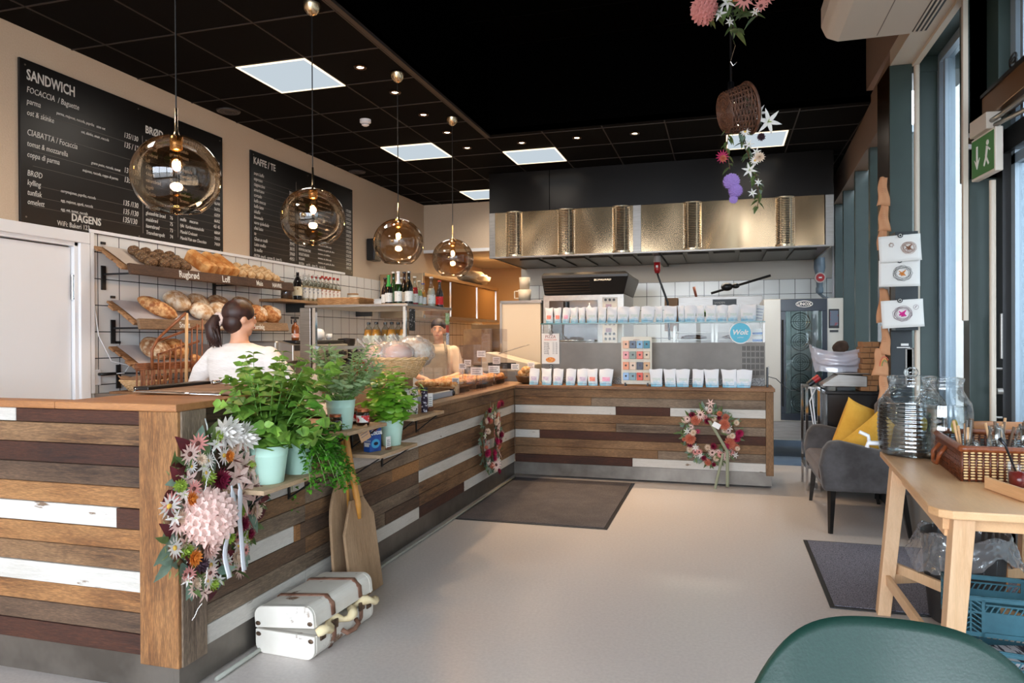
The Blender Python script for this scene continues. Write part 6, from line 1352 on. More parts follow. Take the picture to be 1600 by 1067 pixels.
wl(MB().box(ax0+.03, ax1-.03, ay+.008, ay+.014, 1.35, 1.545), 'front_glass', M_cglass, t)
wl(MB().box(ax0, ax1, ay-.05, 7.80, 1.547, 1.556), 'glass_shelf', glass('green_edge_glass', (.80, .92, .88, 1), .12), t)
wl(MB().box(ax0, ax1, ay-.053, ay-.048, 1.545, 1.558), 'shelf_edge', mat('teal_glass_edge', S(46, 96, 88), rough=.2), t)
for x in (ax0, ax1-.02): wl(MB().box(x, x+.02, ay, ay+.02, 1.35, 1.545), 'steel_post', M_steel, t); wl(MB().box(x, x+.02, 7.76, 7.8, 1.0, 1.547), 'steel_post', M_steel, t)
wl(MB().box(ax0, ax1, 7.86, 7.9, 1.0, 1.30), 'back_panel', M_steel, t)
# things standing on its well
M_clip = glass('clear_wrap', (.92, .92, .92, 1), .2, .1, body=.12, bodycol=(.8, .8, .8, 1))
for i, (x0_, x1_, lb) in enumerate(((-.50, -.10, 'left wire rack of steel trays behind the counter glass'), (-.06, .33, 'right wire rack of steel trays behind the round blue sticker'))):
    t = thing('tray_rack', lb, 'rack', ((x0_+x1_)/2, 8.12, .95), group='steel tray racks'); w_ = (x1_-x0_)/2
    for sx in (-1, 1):
        for sy in (-.12, .12): MB().box(sx*w_-.012, sx*w_+.012, sy-.01, sy+.01, -.95, .58).build('upright', M_steel, t)
    for z in (.34, .42, .50): MB().box(-w_, w_, -.12, .12, z, z+.012).build('tray', M_steel, t, bevel=.003); 
    b = MB(); b.ball((0, 0, .45), (w_*.7, .09, .03), nu=14, nv=8, fn=lump(1, i, .3, 3)); b.build('tray_filling', mat('dark_filling', S(70, 50, 40), S(120, 90, 70), scale=30) if i == 0 else bpy.data.materials['dark_filling'], t)
for i, z in enumerate((1.35, 1.42)):
    t = thing('carton', ('lower', 'upper')[i]+' white and blue carton at the right end behind the counter glass', 'box', (.31, 7.62, z), group='white and blue cartons')
    MB().box(-.09, .075, -.05, .05, 0, .065).build('carton_body', M_paper, t, bevel=.002); MB().box(-.02, .074, -.0515, -.05, .008, .030).build('blue_band', mat('carton_blue', S(50, 110, 180)) if i == 0 else bpy.data.materials['carton_blue'], t)
t = thing('carton', 'folded white price sheet at the right end of the glass shelf', 'paper', (.355, 7.52, 1.557)); MB().box(-.05, .03, -.004, .004, 0, .16, RY(.12)).build('sheet', M_paper, t)
b = MB(); [b.box(-.04, .02, -.006, -.004, .03+.03*k, .034+.03*k, RY(.12)) for k in range(4)]; b.build('printed_lines', mat('blue_print', S(70, 80, 140)), t)
# ------------------------------------------------------------------ coffee bags
M_bagb, nt, bs = new_mat('coffee_bag_side_teal'); bs.inputs['Base Color'].default_value = S(20, 82, 98); bs.inputs['Roughness'].default_value = .5
M_bag, nt, bs = new_mat('coffee_bag_front')      # white pouch printed with a blue watercolour wash along its foot
tc = nt.nodes.new('ShaderNodeTexCoord'); sp = nt.nodes.new('ShaderNodeSeparateXYZ'); nt.links.new(tc.outputs['Object'], sp.inputs[0])
nz_ = noise_fac(nt, 22, 5, (1, 1, 1), .3, .7); m1 = nt.nodes.new('ShaderNodeMath'); m1.operation = 'MULTIPLY_ADD'; m1.inputs[1].default_value = .05; nt.links.new(nz_, m1.inputs[0]); nt.links.new(sp.outputs[2], m1.inputs[2])
mr = nt.nodes.new('ShaderNodeMapRange'); mr.inputs[1].default_value = .035; mr.inputs[2].default_value = .075; nt.links.new(m1.outputs[0], mr.inputs[0])
nt.links.new(mixcol(nt, S(140, 200, 224), S(236, 234, 234), mr.outputs[0]), bs.inputs['Base Color']); bs.inputs['Roughness'].default_value = .6
def bagmesh(w_, h_, seed):
    b = MB(); nu, nv = 12, 10; rnd = random.Random(seed); ph = rnd.uniform(0, 6)
    def sec(v):
        tt = .034*(1-v)**.8*(1+.1*sin(3*v+ph))+.0015; ww = w_/2*(.86+.14*v+.03*sin(5*v+ph)); dx = .006*sin(2*v+ph); return tt, ww, dx
    for side_ in (-1, 1):
        b.surf(lambda u, v: ((2*u-1)*sec(v)[1]+sec(v)[2], side_*sec(v)[0]*(1-.55*abs(2*u-1)**3)+.004*sin(9*v+4*u+ph), h_*v+.004*sin(6*u+ph)*v), nu, nv, mi=0 if side_ < 0 else 1)
    for s_ in (-1, 1): b.surf(lambda u, v: (s_*sec(v)[1]*(1-.04*sin(pi*u))+sec(v)[2], (2*u-1)*sec(v)[0]*.45+.004*sin(9*v+4*(1 if s_ > 0 else 0)+ph), h_*v+.004*sin(6*(1 if s_ > 0 else 0)+ph)*v), 3, nv, mi=1)
    b.add([(-w_*.43, -.03, 0), (w_*.43, -.03, 0), (w_*.43, .03, 0), (-w_*.43, .03, 0)], [(0, 3, 2, 1)], None, 1)
    return b.mesh('coffee_bag', [M_bag, M_bagb], True)
LBL = {'lavender': mat('label_lavender', S(196, 180, 206), S(226, 216, 228), scale=60), 'pink': mat('label_pink', S(240, 160, 190), S(244, 190, 206), scale=60), 'orange': mat('label_orange_print', S(238, 128, 110), S(244, 170, 150), scale=60), 'plain': mat('label_plain', S(206, 216, 208), S(226, 228, 222), scale=80)}
def bag(x0_, x1_, y, z, col, lb, grp, seed, h_=.165):
    w_ = x1_-x0_; t = thing('coffee_bag', lb, 'coffee bag', ((x0_+x1_)/2, y, z), random.Random(seed).uniform(-.10, .06), grp)
    part('pouch', bagmesh(w_, h_, seed), t)
    c = col; w2 = w_*(.30 if c == 'plain' else .27); z1_, z2_ = (.045, .085) if c != 'plain' else (.058, .084)
    b = MB(); b.surf(lambda u, v: ((2*u-1)*w2, -.034*(1-(z1_+(z2_-z1_)*v)/h_)**.8*(1-.55*abs((2*u-1)*.6)**3)-.0065, z1_+(z2_-z1_)*v), 6, 3); b.build('label', LBL[c], t)
    b = MB(); b.box(-w_*.30, w_*.34, -.0405, -.0395, .018, .021); b.build('name_line', mat('bag_print', S(60, 110, 140)) if 'bag_print' not in bpy.data.materials else bpy.data.materials['bag_print'], t)
LB = [(-1.903, 7.120, 0.904), (-1.776, 7.120, 0.906), (-1.653, 7.120, 0.908), (-1.521, 7.120, 0.910), (-1.400, 7.120, 0.912), (-1.298, 7.120, 0.913), (-1.179, 7.120, 0.915), (-1.025, 7.120, 0.917)]
WB = [.115, .118, .115, .112, .12, .115, .15]
for i in range(7): bag(LB[i][0]+.004, LB[i][0]+.004+WB[i]*.92, 7.11-.004*(i % 3), .927, ('lavender', 'lavender', 'lavender', 'lavender', 'lavender', 'orange', 'pink')[i], ('%s lavender-labelled coffee bag from the left on the plank counter' % nm[i]) if i < 5 else '%s-labelled coffee bag standing on the plank counter' % ('orange', 'pink')[i-5], 'coffee bags on the plank counter', 20+i)
RB = [(-0.678, 7.120, 0.910), (-0.543, 7.120, 0.912), (-0.427, 7.120, 0.913), (-0.283, 7.120, 0.916), (-0.163, 7.120, 0.917), (-0.010, 7.120, 0.920), (0.123, 7.120, 0.922)]
for i in range(7): bag(RB[i][0], RB[i][0]+(.135, .125, .14, .118, .145, .15, .155)[i]*.93, 7.11-.004*(i % 2), .927, 'plain', '%s coffee bag to the right of the cream card rack' % nm[i], 'coffee bags on the plank counter', 40+i, .168)
TB = [(92, 152), (155, 210), (213, 268), (268, 327), (328, 378), (378, 460), (460, 518), (518, 590), (592, 675), (668, 746), (748, 840), (843, 895), (895, 985), (988, 1035), (1033, 1110), (1107, 1165), (1165, 1238), (1240, 1307), (1306, 1375), (1378, 1482)]
X0T, X1T = (-1.808, 7.440, 1.594)[0], (0.323, 7.440, 1.569)[0]
for i, (a, c) in enumerate(TB):
    xa_ = X0T+(X1T-X0T)*(a-92)/1390; xb_ = X0T+(X1T-X0T)*(c-92)/1390
    bag(xa_+.002, xb_-.002, 7.44+.006*(i % 2), 1.557, ('orange', 'orange', 'pink')[i] if i < 3 else 'plain', '%s coffee bag from the left on the upper glass shelf' % nm[i], 'coffee bags on the glass shelf', 60+i, .165)
# poster, sticker, card rack
t = thing('pizza_poster', 'white pizza opening-hours poster held by round magnets on the steel front', 'poster', (-1.74, 7.388, 1.29)); w_, h_ = .095, .16
MB().box(-w_, w_, -.002, .001, -h_, h_).build('paper_sheet', M_paper, t)
text('printed_heading', 'PIZZA', .044, (0, -.0025, .112), FRONT, mat('rust_print', S(150, 70, 50)), t, 'CENTER', sx=.95)
text('printed_heading', 'ÅPNINGSTIDER', .021, (0, -.0025, .087), FRONT, mat('orange_print', S(224, 120, 84)), t, 'CENTER', sx=.95)
text('printed_hours', 'Mandag\nTirsdag\nOnsdag\nTorsdag\nFredag\nLørdag\nSøndag', .0185, (-.072, -.0025, .055), FRONT, mat('dark_print', S(60, 56, 56)), t, line=1.0)
text('printed_hours', '12 - 20\n12 - 20\n12 - 20\n12 - 20\n12 - 20\n12 - 20\n12 - 20', .0185, (.074, -.0025, .055), FRONT, bpy.data.materials['dark_print'], t, 'RIGHT', line=1.0)
b = MB(); b.ball((0, -.002, -.118), (.052, .0015, .028), nu=28, nv=10); b.build('pizza_picture', mat('pizza_orange', S(214, 104, 36), S(240, 180, 100), scale=40), t, smooth=True)
for z, lb in ((.165, 'round black magnet above the pizza poster'), (-.185, 'round black magnet below the pizza poster')):
    tt = thing('round_magnet', lb, 'magnet', (-1.735, 7.386, 1.29+z), group='round poster magnets')
    b = MB(); b.cyl(.020, 0, .006, 24, RX(pi/2)); b.build('disc', M_blk, tt, auto=40); b = MB(); b.tube(rad_pts(24, .011), .0018, 6, T(0, -.007, 0) @ RX(pi/2), closed=True); b.build('white_ring', M_paper, tt)
t = thing('round_sticker', 'round blue sticker reading Wolt on the counter glass', 'sticker', ((0.172, 7.400, 1.444))); 
MB().cyl(.108, 0, .002, 48, RX(pi/2)).build('white_edge', M_paper, t); MB().cyl(.097, .002, .003, 48, RX(pi/2)).build('blue_disc', mat('sticker_blue', S(46, 178, 206), rough=.4), t)
text('printed_word', 'Wolt', .068, (-.006, -.0035, -.016), FRONT, M_paper, t, 'CENTER', shear=.25, bold=.0022); text('printed_word', 'partner', .02, (0, -.0035, -.05), FRONT, M_paper, t, 'CENTER')
t = thing('card_rack', 'cream display rack of small gift sachets standing on the back counter', 'display rack', (-.815, 7.17, .926)); M_crm = mat('cream_card', S(232, 222, 204), rough=.6)
b = MB(); b.prism(rrect(.30, .47, .02), 0, .008, T(0, 0, .015) @ RX(pi/2) @ SC(1, 1, 1)); b.build('backboard', M_crm, t, bevel=.001)
for x in (-.11, .11): MB().box(x-.006, x+.006, -.05, .06, 0, .03).build('foot', M_blk, t)
for r_ in range(4): MB().box(-.135, .135, -.032, -.008, .045+.105*r_, .053+.105*r_).build('ledge', M_crm, t)
text('printed_heading', 'gavekort', .018, (0, -.009, .45), FRONT, bpy.data.materials['rust_print'], t, 'CENTER')
rc = [(232, 176, 140), (96, 110, 130), (130, 170, 200), (50, 130, 150), (236, 160, 160), (130, 140, 128), (226, 110, 86), (214, 190, 160), (234, 150, 110), (226, 196, 170), (50, 52, 70), (210, 160, 110), (150, 186, 224), (130, 160, 170), (220, 84, 66), (214, 160, 120)]
for i, c in enumerate(rc):
    r_, q = divmod(i, 4); tt = thing('gift_sachet', '%s sachet from the left in the %s row of the cream rack' % (nm[q], ('top', 'second', 'third', 'bottom')[r_]), 'sachet', (-.815-.102+.068*q, 7.17-.020, .926+.055+.105*(3-r_)), random.Random(i).uniform(-.1, .1), 'gift sachets in the rack')
    MB().box(-.030, .030, -.010, .006, 0, .075).build('packet', mat('sachet_%s' % nm[i], S(*c), rough=.4), tt, bevel=.004)
    MB().cyl(.010, 0, .001, 14, T(0, -.010, .042) @ RX(pi/2)).build('printed_badge', mat('sachet_badge', S(60, 50, 50)) if i == 0 else bpy.data.materials['sachet_badge'], tt)
t = thing('card_reader', 'upright black card reader with a lead at the right counter end', 'card reader', (0.409, 7.220, 0.907)); t.location.z = .926
MB().box(-.010, .010, -.014, .014, 0, .19).build('stand', M_blk, t, bevel=.003); MB().box(.004, .016, -.012, .012, .12, .20).build('steel_cap', M_steel, t, bevel=.003)
MB().tube([(.01, 0, .10), (.08, .02, .08), (.16, .1, .0), (.24, .3, -.05), (.30, .5, -.06), (.42, .4, .04)], .004, 6).build('lead', M_blk, t, smooth=True)

# ================================================================== OVENS AND KITCHEN EQUIPMENT
M_ovs = mat('oven_steel', S(146, 142, 136), S(160, 156, 150), rough=.35, metal=.7); M_win = mat('dark_oven_window', S(40, 28, 18), S(70, 50, 30), rough=.12, scale=2)
t = thing('deck_oven', 'large steel deck oven with a black slanted canopy lettered BONGARD', 'oven', (-1.63, 9.1, 0)); hw = .50
MB().box(-hw, hw, -.45, .5, .12, 1.93).build('housing', M_ovs, t, bevel=.006)
for x in (-.4, .4): MB().box(x-.03, x+.03, -.4, .4, 0, .12).build('foot', M_blk, t)
b = MB(); b.loft([[(-hw+.02, y1_, z) if i == 0 else p for i, p in enumerate([(-hw-xx, y1_, z), (hw+xx, y1_, z), (hw+xx, .5, z), (-hw-xx, .5, z)])] for xx, y1_, z in ((.0, -.46, 1.935), (.07, -.60, 2.13), (.07, -.60, 2.165), (.02, -.5, 2.20))]); b.build('canopy', M_blk, t, bevel=.006)
text('brand_lettering', 'BONGARD', .042, (.16, -.597, 2.085), (pi/2-.58, 0, 0), M_chalk, t, bold=.001)
for k in range(5):
    MB().box(-.46, .10, -.006, .006, -.008, .008, T(0, -.575+.022*k, 2.085-.030*k) @ RX(.6)).build('louvre', mat('louvre_grey', S(70, 60, 54), rough=.4, metal=.5) if k == 0 else bpy.data.materials['louvre_grey'], t)
for z0_, z1_ in ((1.64, 1.86), (1.36, 1.57), (1.0, 1.28)):
    MB().box(-.42, .18, -.462, -.44, z0_, z1_).build('chamber_window', M_win, t, bevel=.004)
    MB().tube([(-.40, -.50, z0_+.01), (.16, -.50, z0_+.01)], .009, 8).build('door_handle', M_chrome, t, smooth=True)
for z in (1.62, 1.33, 1.03):
    b = MB(); b.box(.24, .42, -.460, -.45, z, z+.27); b.build('control_panel', mat('panel_white', S(206, 202, 194), rough=.5) if z == 1.62 else bpy.data.materials['panel_white'], t, bevel=.01)
    b = MB(); [b.cyl(.016, 0, .006, 14, T(.28+.05*i, -.460, z+.06+.06*j) @ RX(pi/2)) for i in range(3) for j in (0, 1, 3)]; b.build('push_buttons', M_blk, t)
    MB().box(.28, .35, -.464, -.459, z+.14, z+.19).build('red_display', mat('red_display', S(110, 16, 14), rough=.2) if z == 1.62 else bpy.data.materials['red_display'], t)
t = thing('pepper_mill', 'tall black and amber pepper mill behind the coffee bags', 'pepper mill', (-1.638, 7.720, 1.725)); t.location.z = 1.557
MB().lathe([(.03, 0), (.032, .10), (.032, .14)], 18).build('spice_body', M_amber, t, auto=40); MB().lathe([(.034, .13), (.036, .24), (0, .245)], 18).build('grinder_cap', M_blk, t, auto=40)
t = thing('squeeze_bottle', 'white squeeze bottle behind the coffee bags', 'squeeze bottle', (-1.383, 7.720, 1.721)); t.location.z = 1.557
MB().lathe([(.036, 0), (.038, .12), (.03, .15), (.032, .16), (.028, .175), (.006, .20), (.005, .225)], 20).build('bottle_body', M_white, t, smooth=True)
t = thing('lettuce', 'head of curly green lettuce behind the coffee bags on the glass shelf', 'lettuce', (-0.212, 7.680, 1.727)); t.location.z = 1.56
b = MB(); rnd = random.Random(2)
for k in range(60):
    a = rnd.uniform(0, 6.28); d = Vector((cos(a), sin(a)*.5, rnd.uniform(.1, 1.3))).normalized(); leaf(b, (rnd.uniform(-.07, .07), 0, .08), d, (0, 0, 1), rnd.uniform(.06, .11), .07, .6, -.4, .3, 0, 6)
b.build('leaves', leafmat('lettuce_green', S(96, 140, 44), S(150, 186, 84)), t, smooth=True)
# cabinet left of the deck oven
t = thing('white_cabinet', 'tall white kitchen cabinet with a steel frame left of the deck oven', 'cabinet', (-2.40, 9.0, 0))
MB().box(-.255, .25, -.4, .4, 0, 1.84).build('housing', mat('warm_white_enamel', S(206, 190, 168), rough=.5), t, bevel=.005); MB().box(-.27, .265, -.41, .4, 1.84, 1.87).build('top_frame', M_steel, t)
MB().box(-.27, -.245, -.42, -.40, .1, 1.84).build('edge_rail', M_chrome, t)
for k in range(2):
    tt = thing('plastic_jug', ('lower', 'upper')[k]+' of two stacked cream plastic measuring jugs on the white cabinet', 'jug', (-2.42, 8.85, 1.871+.155*k), group='stacked cream jugs'); r_ = .085-.014*k
    MB().lathe([(r_*.86, 0), (r_, .15), (r_*.96, .15), (r_*.8, .01)], 24).build('jug_body', mat('cream_plastic', S(216, 200, 176), rough=.4) if k == 0 else bpy.data.materials['cream_plastic'], tt, smooth=True)
    if k == 0: MB().tube([(-r_*.95, 0, .13), (-r_-.05, 0, .13), (-r_-.05, 0, .04), (-r_*.9, 0, .04)], .010, 8).build('handle', bpy.data.materials['cream_plastic'], tt, smooth=True)
t = thing('dough_sheeter', 'beige dough machine with a raised metal arm behind the pastries', 'dough machine', (-2.42, 8.15, 0))
MB().box(-.26, .30, -.18, .2, 0, 1.02).build('stand', M_steel, t); b = MB(); b.prism([(-.28, 1.02), (.34, 1.02), (.34, 1.10), (-.22, 1.24), (-.28, 1.2)], -.2, .2, RX(pi/2)); b.build('machine_body', mat('beige_enamel', S(200, 186, 164), rough=.45), t, bevel=.01)
MB().box(-.20, .14, -.204, -.2, 1.05, 1.12).build('dark_slot', M_blk, t); MB().tube([(-.1, -.1, 1.22), (.26, -.05, 1.33)], .006, 8).build('metal_arm', M_steel, t)
MB().box(.18, .34, -.21, .1, .92, 1.02).build('black_drawer', M_blk, t)
for i, (x, y, w_, h_, z, lb) in enumerate(((-3.20, 9.55, .20, .50, 1.03, 'brown board standing upright left of the white cabinet'), (-3.10, 9.9, .26, .34, 1.26, 'upper brown cardboard box at the tiled wall'), (-3.10, 9.9, .24, .25, 1.0, 'lower brown cardboard box at the tiled wall'))):
    tt = thing('cardboard_box' if i else 'wooden_board', lb, 'box' if i else 'board', (x-.1, y, z)); MB().box(-w_, w_, -.05 if not i else -.15, .05 if not i else .15, 0, h_).build('panel', mat('box_brown_%s' % nm[i], S(150-20*(i == 0), 112-16*(i == 0), 72), S(170, 130, 88), rough=.8, scale=4), tt, bevel=.004)
t = thing('low_work_table', 'steel work table against the far wall behind the pastries', 'table', (-3.2, 9.9, 0)); MB().box(-.55, .42, -.45, .35, .96, .99).build('table_top', M_steel, t)
for sx in (-.5, .38):
    for sy in (-.4, .3): MB().box(sx-.02, sx+.02, sy-.02, sy+.02, 0, .96).build('leg', M_steel, t)
t = thing('steel_wall_cabinet', 'long run of steel wall cabinets with sliding doors reaching into the alcove', 'cabinet', (-4.35, 11.1, 1.70)); l = t.location
M_cab = mat('warm_cabinet_steel', S(176, 150, 118), S(196, 168, 134), rough=.3, metal=.75, scale=2)
b = MB(); b.box(-4.68, -4.02, 9.3, 12.75, 1.70, 2.32); wl(b, 'housing', M_cab, t, bevel=.004)
for y0_, y1_, x in ((9.35, 10.4, -4.012), (10.35, 11.6, -4.0), (11.55, 12.7, -4.012)):
    wl(MB().box(x-.008, x, y0_, y1_, 1.74, 2.27), 'sliding_door', mat('amber_door_panel', S(128, 92, 52), rough=.15, metal=.4) if 'amber_door_panel' not in bpy.data.materials else bpy.data.materials['amber_door_panel'], t)
    wl(MB().box(x, x+.012, y1_-.06, y1_-.03, 1.74, 2.27), 'door_edge', M_chrome, t)
wl(MB().box(-4.01, -3.99, 9.3, 12.75, 2.28, 2.325), 'top_rail', M_brass, t); wl(MB().box(-4.01, -3.99, 9.3, 12.75, 1.695, 1.735), 'bottom_rail', M_steel, t)
t = thing('plastic_sack', 'crumpled beige plastic sack on top of the steel wall cabinets', 'sack', (-4.2, 12.0, 2.345)); MB().ball((0, 0, .12), (.24, .45, .11), nu=26, nv=14, fn=lump(1, 4, .35, 3)).build('sack_body', mat('beige_plastic', S(190, 170, 140), S(206, 190, 164), rough=.4, scale=12), t, smooth=True)
room('wall_left_alcove_tiles', (-4.70, -4.688, 10.93, 13.88, 0, 1.7), m=M_tileL)
# mixer station behind the counter
t = thing('steel_prep_table', 'long steel prep unit against the tiled wall behind the coffee bags', 'table', (-.1, 10.1, 0))
MB().box(-.72, .72, -.35, .4, .9, .94).build('table_top', M_steel, t)
for sx in (-.68, .68):
    for sy in (-.3, .35): MB().box(sx-.02, sx+.02, sy-.02, sy+.02, 0, .9).build('leg', M_steel, t)
t = thing('steel_machine_box', 'wide steel machine top with a brown left end behind the lettuce', 'machine', (-.12, 9.95, .94))
MB().box(-.62, -.45, -.15, .2, .55, .99).build('brown_end', mat('box_tan', S(170, 128, 92), rough=.7), t); MB().box(-.44, .62, -.15, .2, .0, 1.0).build('housing', M_steel, t, bevel=.005); MB().box(.0, .30, -.156, -.15, .88, .96).build('dark_plate', M_blk, t)
text('plate_lettering', 'SANDEN', .035, (.02, -.158, .905), FRONT, M_chalk, t)
t = thing('mixer_lever', 'long black lever bar with round knob rising above the steel machine', 'lever', (.0, 9.8, 1.98))
MB().tube([(-.14, 0, .0), (.60, 0, .215)], .016, 8).build('bar', M_blk, t); MB().ball((.06, -.03, .08), (.075, .06, .055)).build('knob', M_blk, t, smooth=True); MB().ball((.17, -.03, .09), (.05, .04, .035)).build('knob', M_blk, t, smooth=True)
t = thing('wooden_spoon_handle', 'short reddish wooden handle standing above the steel machine', 'handle', (-.33, 9.85, 1.935)); MB().tube([(0, 0, 0), (-.03, 0, .14)], [.016, .020], 10).build('handle_rod', mat('red_wood', S(140, 76, 54)), t, smooth=True)
M_redp = mat('red_connector', S(170, 30, 34), rough=.4); M_grp = mat('grey_blue_connector', S(110, 126, 140), rough=.4)
t = thing('power_connector', 'red and grey power connector hanging from the hood over the coffee bags', 'power connector', (-.80, 9.4, 2.47))
MB().cyl(.045, -.10, 0, 20).build('grey_socket', mat('grey_connector', S(160, 152, 146)), t, auto=40); MB().lathe([(.042, -.10), (.042, -.2), (.028, -.24)], 20).build('red_plug', M_redp, t, smooth=True); MB().box(-.014, .014, -.046, -.04, -.17, -.14).build('white_mark', M_paper, t)
MB().tube([(0, 0, -.24), (.02, 0, -.3), (.13, .0, -.62), (.15, .0, -1.1)], .014, 8).build('cord', M_blk, t, smooth=True)
t = thing('power_connector', 'grey-blue wall connector with a round red face above the glass-door oven', 'power connector', (1.30, 10.83, 2.2))
b = MB(); b.lathe([(.07, .30), (.075, .16), (.05, .06), (.04, -.10), (.05, -.12), (.05, -.18), (.03, -.2)], 20, T(0, -.05, 0)); b.build('grey_body', M_grp, t, smooth=True)
MB().cyl(.072, 0, .05, 28, T(0, -.08, .02) @ RX(pi/2)).build('grey_ring', mat('light_grey_ring', S(190, 180, 176)), t, auto=40); MB().cyl(.055, .05, .056, 28, T(0, -.08, .02) @ RX(pi/2)).build('red_face', M_redp, t); MB().box(-.02, .02, -.14, -.135, .01, .03).build('white_mark', M_paper, t)
MB().tube([(0, -.05, -.2), (.04, -.2, -.26), (.12, -.5, -.32)], .02, 8).build('cord', M_grp, t, smooth=True)
# glass-door oven
t = thing('combi_oven', 'tall steel combi oven with a dark glass door lettered UNOX', 'oven', (.895, 9.3, 0)); ox = .43
MB().box(-ox, ox, -.39, .5, .2, 1.845).build('housing', mat('oven_cream_steel', S(196, 190, 178), rough=.35, metal=.35), t, bevel=.006)
dx0, dx1 = -.245, .255
b = MB(); b.box(dx0, dx1, -.44, -.40, .44, .52); b.box(dx0, dx1, -.44, -.40, 1.70, 1.84); b.box(dx0, dx0+.055, -.44, -.40, .52, 1.70); b.box(dx1-.055, dx1, -.44, -.40, .52, 1.70); b.build('door_frame', mat('oven_navy', S(32, 42, 56), rough=.25), t, bevel=.003)
MB().box(dx0+.05, dx1-.05, -.425, -.42, .50, 1.72).build('door_glass', glass('oven_glass', (.72, .76, .76, 1), .16), t)
MB().box(dx0+.03, dx1-.03, -.405, -.392, .48, 1.74).build('inner_lining', mat('bright_lining', S(170, 176, 172), S(190, 194, 188), rough=.25, metal=.5, scale=2), t)
for k in range(5):
    b = MB()
    for r_ in (.105, .098, .075, .052, .03): b.tube(rad_pts(28, r_), .003, 5, T(-.03, -.412, 1.58-.235*k) @ RX(pi/2), closed=True)
    b.tube([(-.135, -.412, 1.58-.235*k), (.075, -.412, 1.58-.235*k)], .003, 5); b.tube([(-.03, -.412, 1.475-.235*k), (-.03, -.412, 1.685-.235*k)], .003, 5)
    b.build('fan_guard', M_chrome, t)
for x in (-.13, -.03, .09): MB().tube([(x, -.409, .52), (x, -.409, 1.70)], .003, 5).build('rack_rail', M_chrome, t)
MB().box(.09, .14, -.41, -.404, .6, 1.66).build('light_strip', mat('bright_strip', S(236, 236, 240), rough=.2), t)
MB().tube([(dx0+.02, -.47, .60), (dx0+.02, -.47, 1.6)], .010, 8).build('door_handle', M_blk, t)
b = MB(); b.tube([(.088*cos(a), 0, .034*sin(a)) for a in [2*pi*k/40 for k in range(40)]], .005, 6, T(.01, -.442, 1.78), closed=True); b.build('logo_oval', M_paper, t, smooth=True)
text('logo_lettering', 'UNOX', .048, (.01, -.442, 1.764), FRONT, M_paper, t, 'CENTER', bold=.0015)
MB().box(.275, .385, -.40, -.388, 1.50, 1.72).build('touch_panel', M_blk, t, bevel=.006); MB().box(.287, .373, -.403, -.40, 1.53, 1.70).build('screen', mat('screen_blue_grey', S(110, 120, 136), S(150, 90, 100), scale=14, lo=.56, hi=.6, rough=.2), t)
MB().box(.285, .375, -.40, -.388, 1.455, 1.48).build('slot', M_blk, t); MB().box(-ox, ox, -.40, -.385, .22, .42).build('drawer_front', M_steel, t, bevel=.003)
for x in (-.39, .39):
    MB().box(x-.04, x+.04, -.36, -.28, .05, .2).build('foot', M_steel, t); MB().cyl(.03, 0, .05, 14, T(x, -.32, 0)).build('foot_wheel', M_blk, t)
MB().tube([(.0, -.443, .50), (.12, -.443, .50)], .004, 6).build('drip_clip', M_chrome, t)

# ================================================================== BLACK CABINET WITH SCALE, BAG AND PIZZA BOXES
M_bw = mat('black_lacquer', S(16, 13, 13), rough=.25)
t = thing('black_cabinet', 'glossy black low cabinet by the facade carrying the scale and pizza boxes', 'cabinet', (1.08, 7.05, 0))
MB().box(-.20, .235, -.25, .42, .06, .90).build('housing', M_bw, t, bevel=.004); MB().box(-.22, .24, -.27, .43, .90, .93).build('top', M_bw, t, bevel=.004)
for sx in (-.17, .2):
    for sy in (-.22, .38): MB().cyl(.02, 0, .06, 10, T(sx, sy, 0)).build('foot', M_blk, t)
t = thing('steel_trolley', 'narrow steel trolley frame with hanging leads left of the black cabinet', 'trolley', (.79, 7.25, 0))
for sx in (-.05, .05):
    for sy in (-.2, .2): MB().box(sx-.011, sx+.011, sy-.011, sy+.011, 0, .95).build('upright', M_chrome, t)
for z in (.2, .93): MB().box(-.06, .06, -.21, .21, z, z+.015).build('shelf', M_steel, t)
MB().tube([(-.02, -.22, .95), (.0, -.23, .80), (.02, -.23, .6), (.02, -.22, .3)], .007, 6).build('lead', M_white, t, smooth=True); MB().tube([(.03, -.22, .95), (-.03, -.24, .82), (.01, -.23, .55), (.0, -.22, .3)], .006, 6).build('lead', M_white, t, smooth=True)
t = thing('plug_connector', 'red and black plug lying on the corner of the steel trolley', 'plug', (.80, 7.06, .965)); MB().cyl(.03, 0, .06, 14, T(0, 0, .035) @ RY(.9)).build('red_part', M_redp, t); MB().cyl(.028, -.06, 0, 14, T(0, 0, .035) @ RY(.9)).build('black_part', M_blk, t); MB().ball((.08, -.02, .0), .025).build('white_cap', M_white, t, smooth=True)
t = thing('kitchen_scale', 'wedge-shaped steel scale on the black cabinet', 'scale', (1.03, 6.92, .931)); b = MB(); b.prism([(-.19, .035), (.17, .035), (.17, .13), (-.06, .145), (-.19, .055)], -.12, .12, RX(pi/2)); b.build('housing', M_steel, t, bevel=.005)
MB().box(-.085, .185, -.14, .14, .146, .155).build('weighing_plate', M_steel, t, bevel=.003); MB().box(-.06, .05, -.05, .05, 0, .035).build('foot', M_blk, t); MB().box(-.05, .05, -.06, .06, 0, .003, T(-.125, 0, .098) @ RY(-.62)).build('keypad', mat('keypad_grey', S(120, 124, 130), S(170, 172, 176), scale=60), t)
t = thing('plastic_bag', 'crumpled white and violet translucent plastic bag on the scale', 'plastic bag', (1.0, 7.02, 1.088))
M_pb = glass('white_plastic_bag', (.92, .90, .96, 1), .25, .08, body=.45, bodycol=(.80, .79, .86, 1))
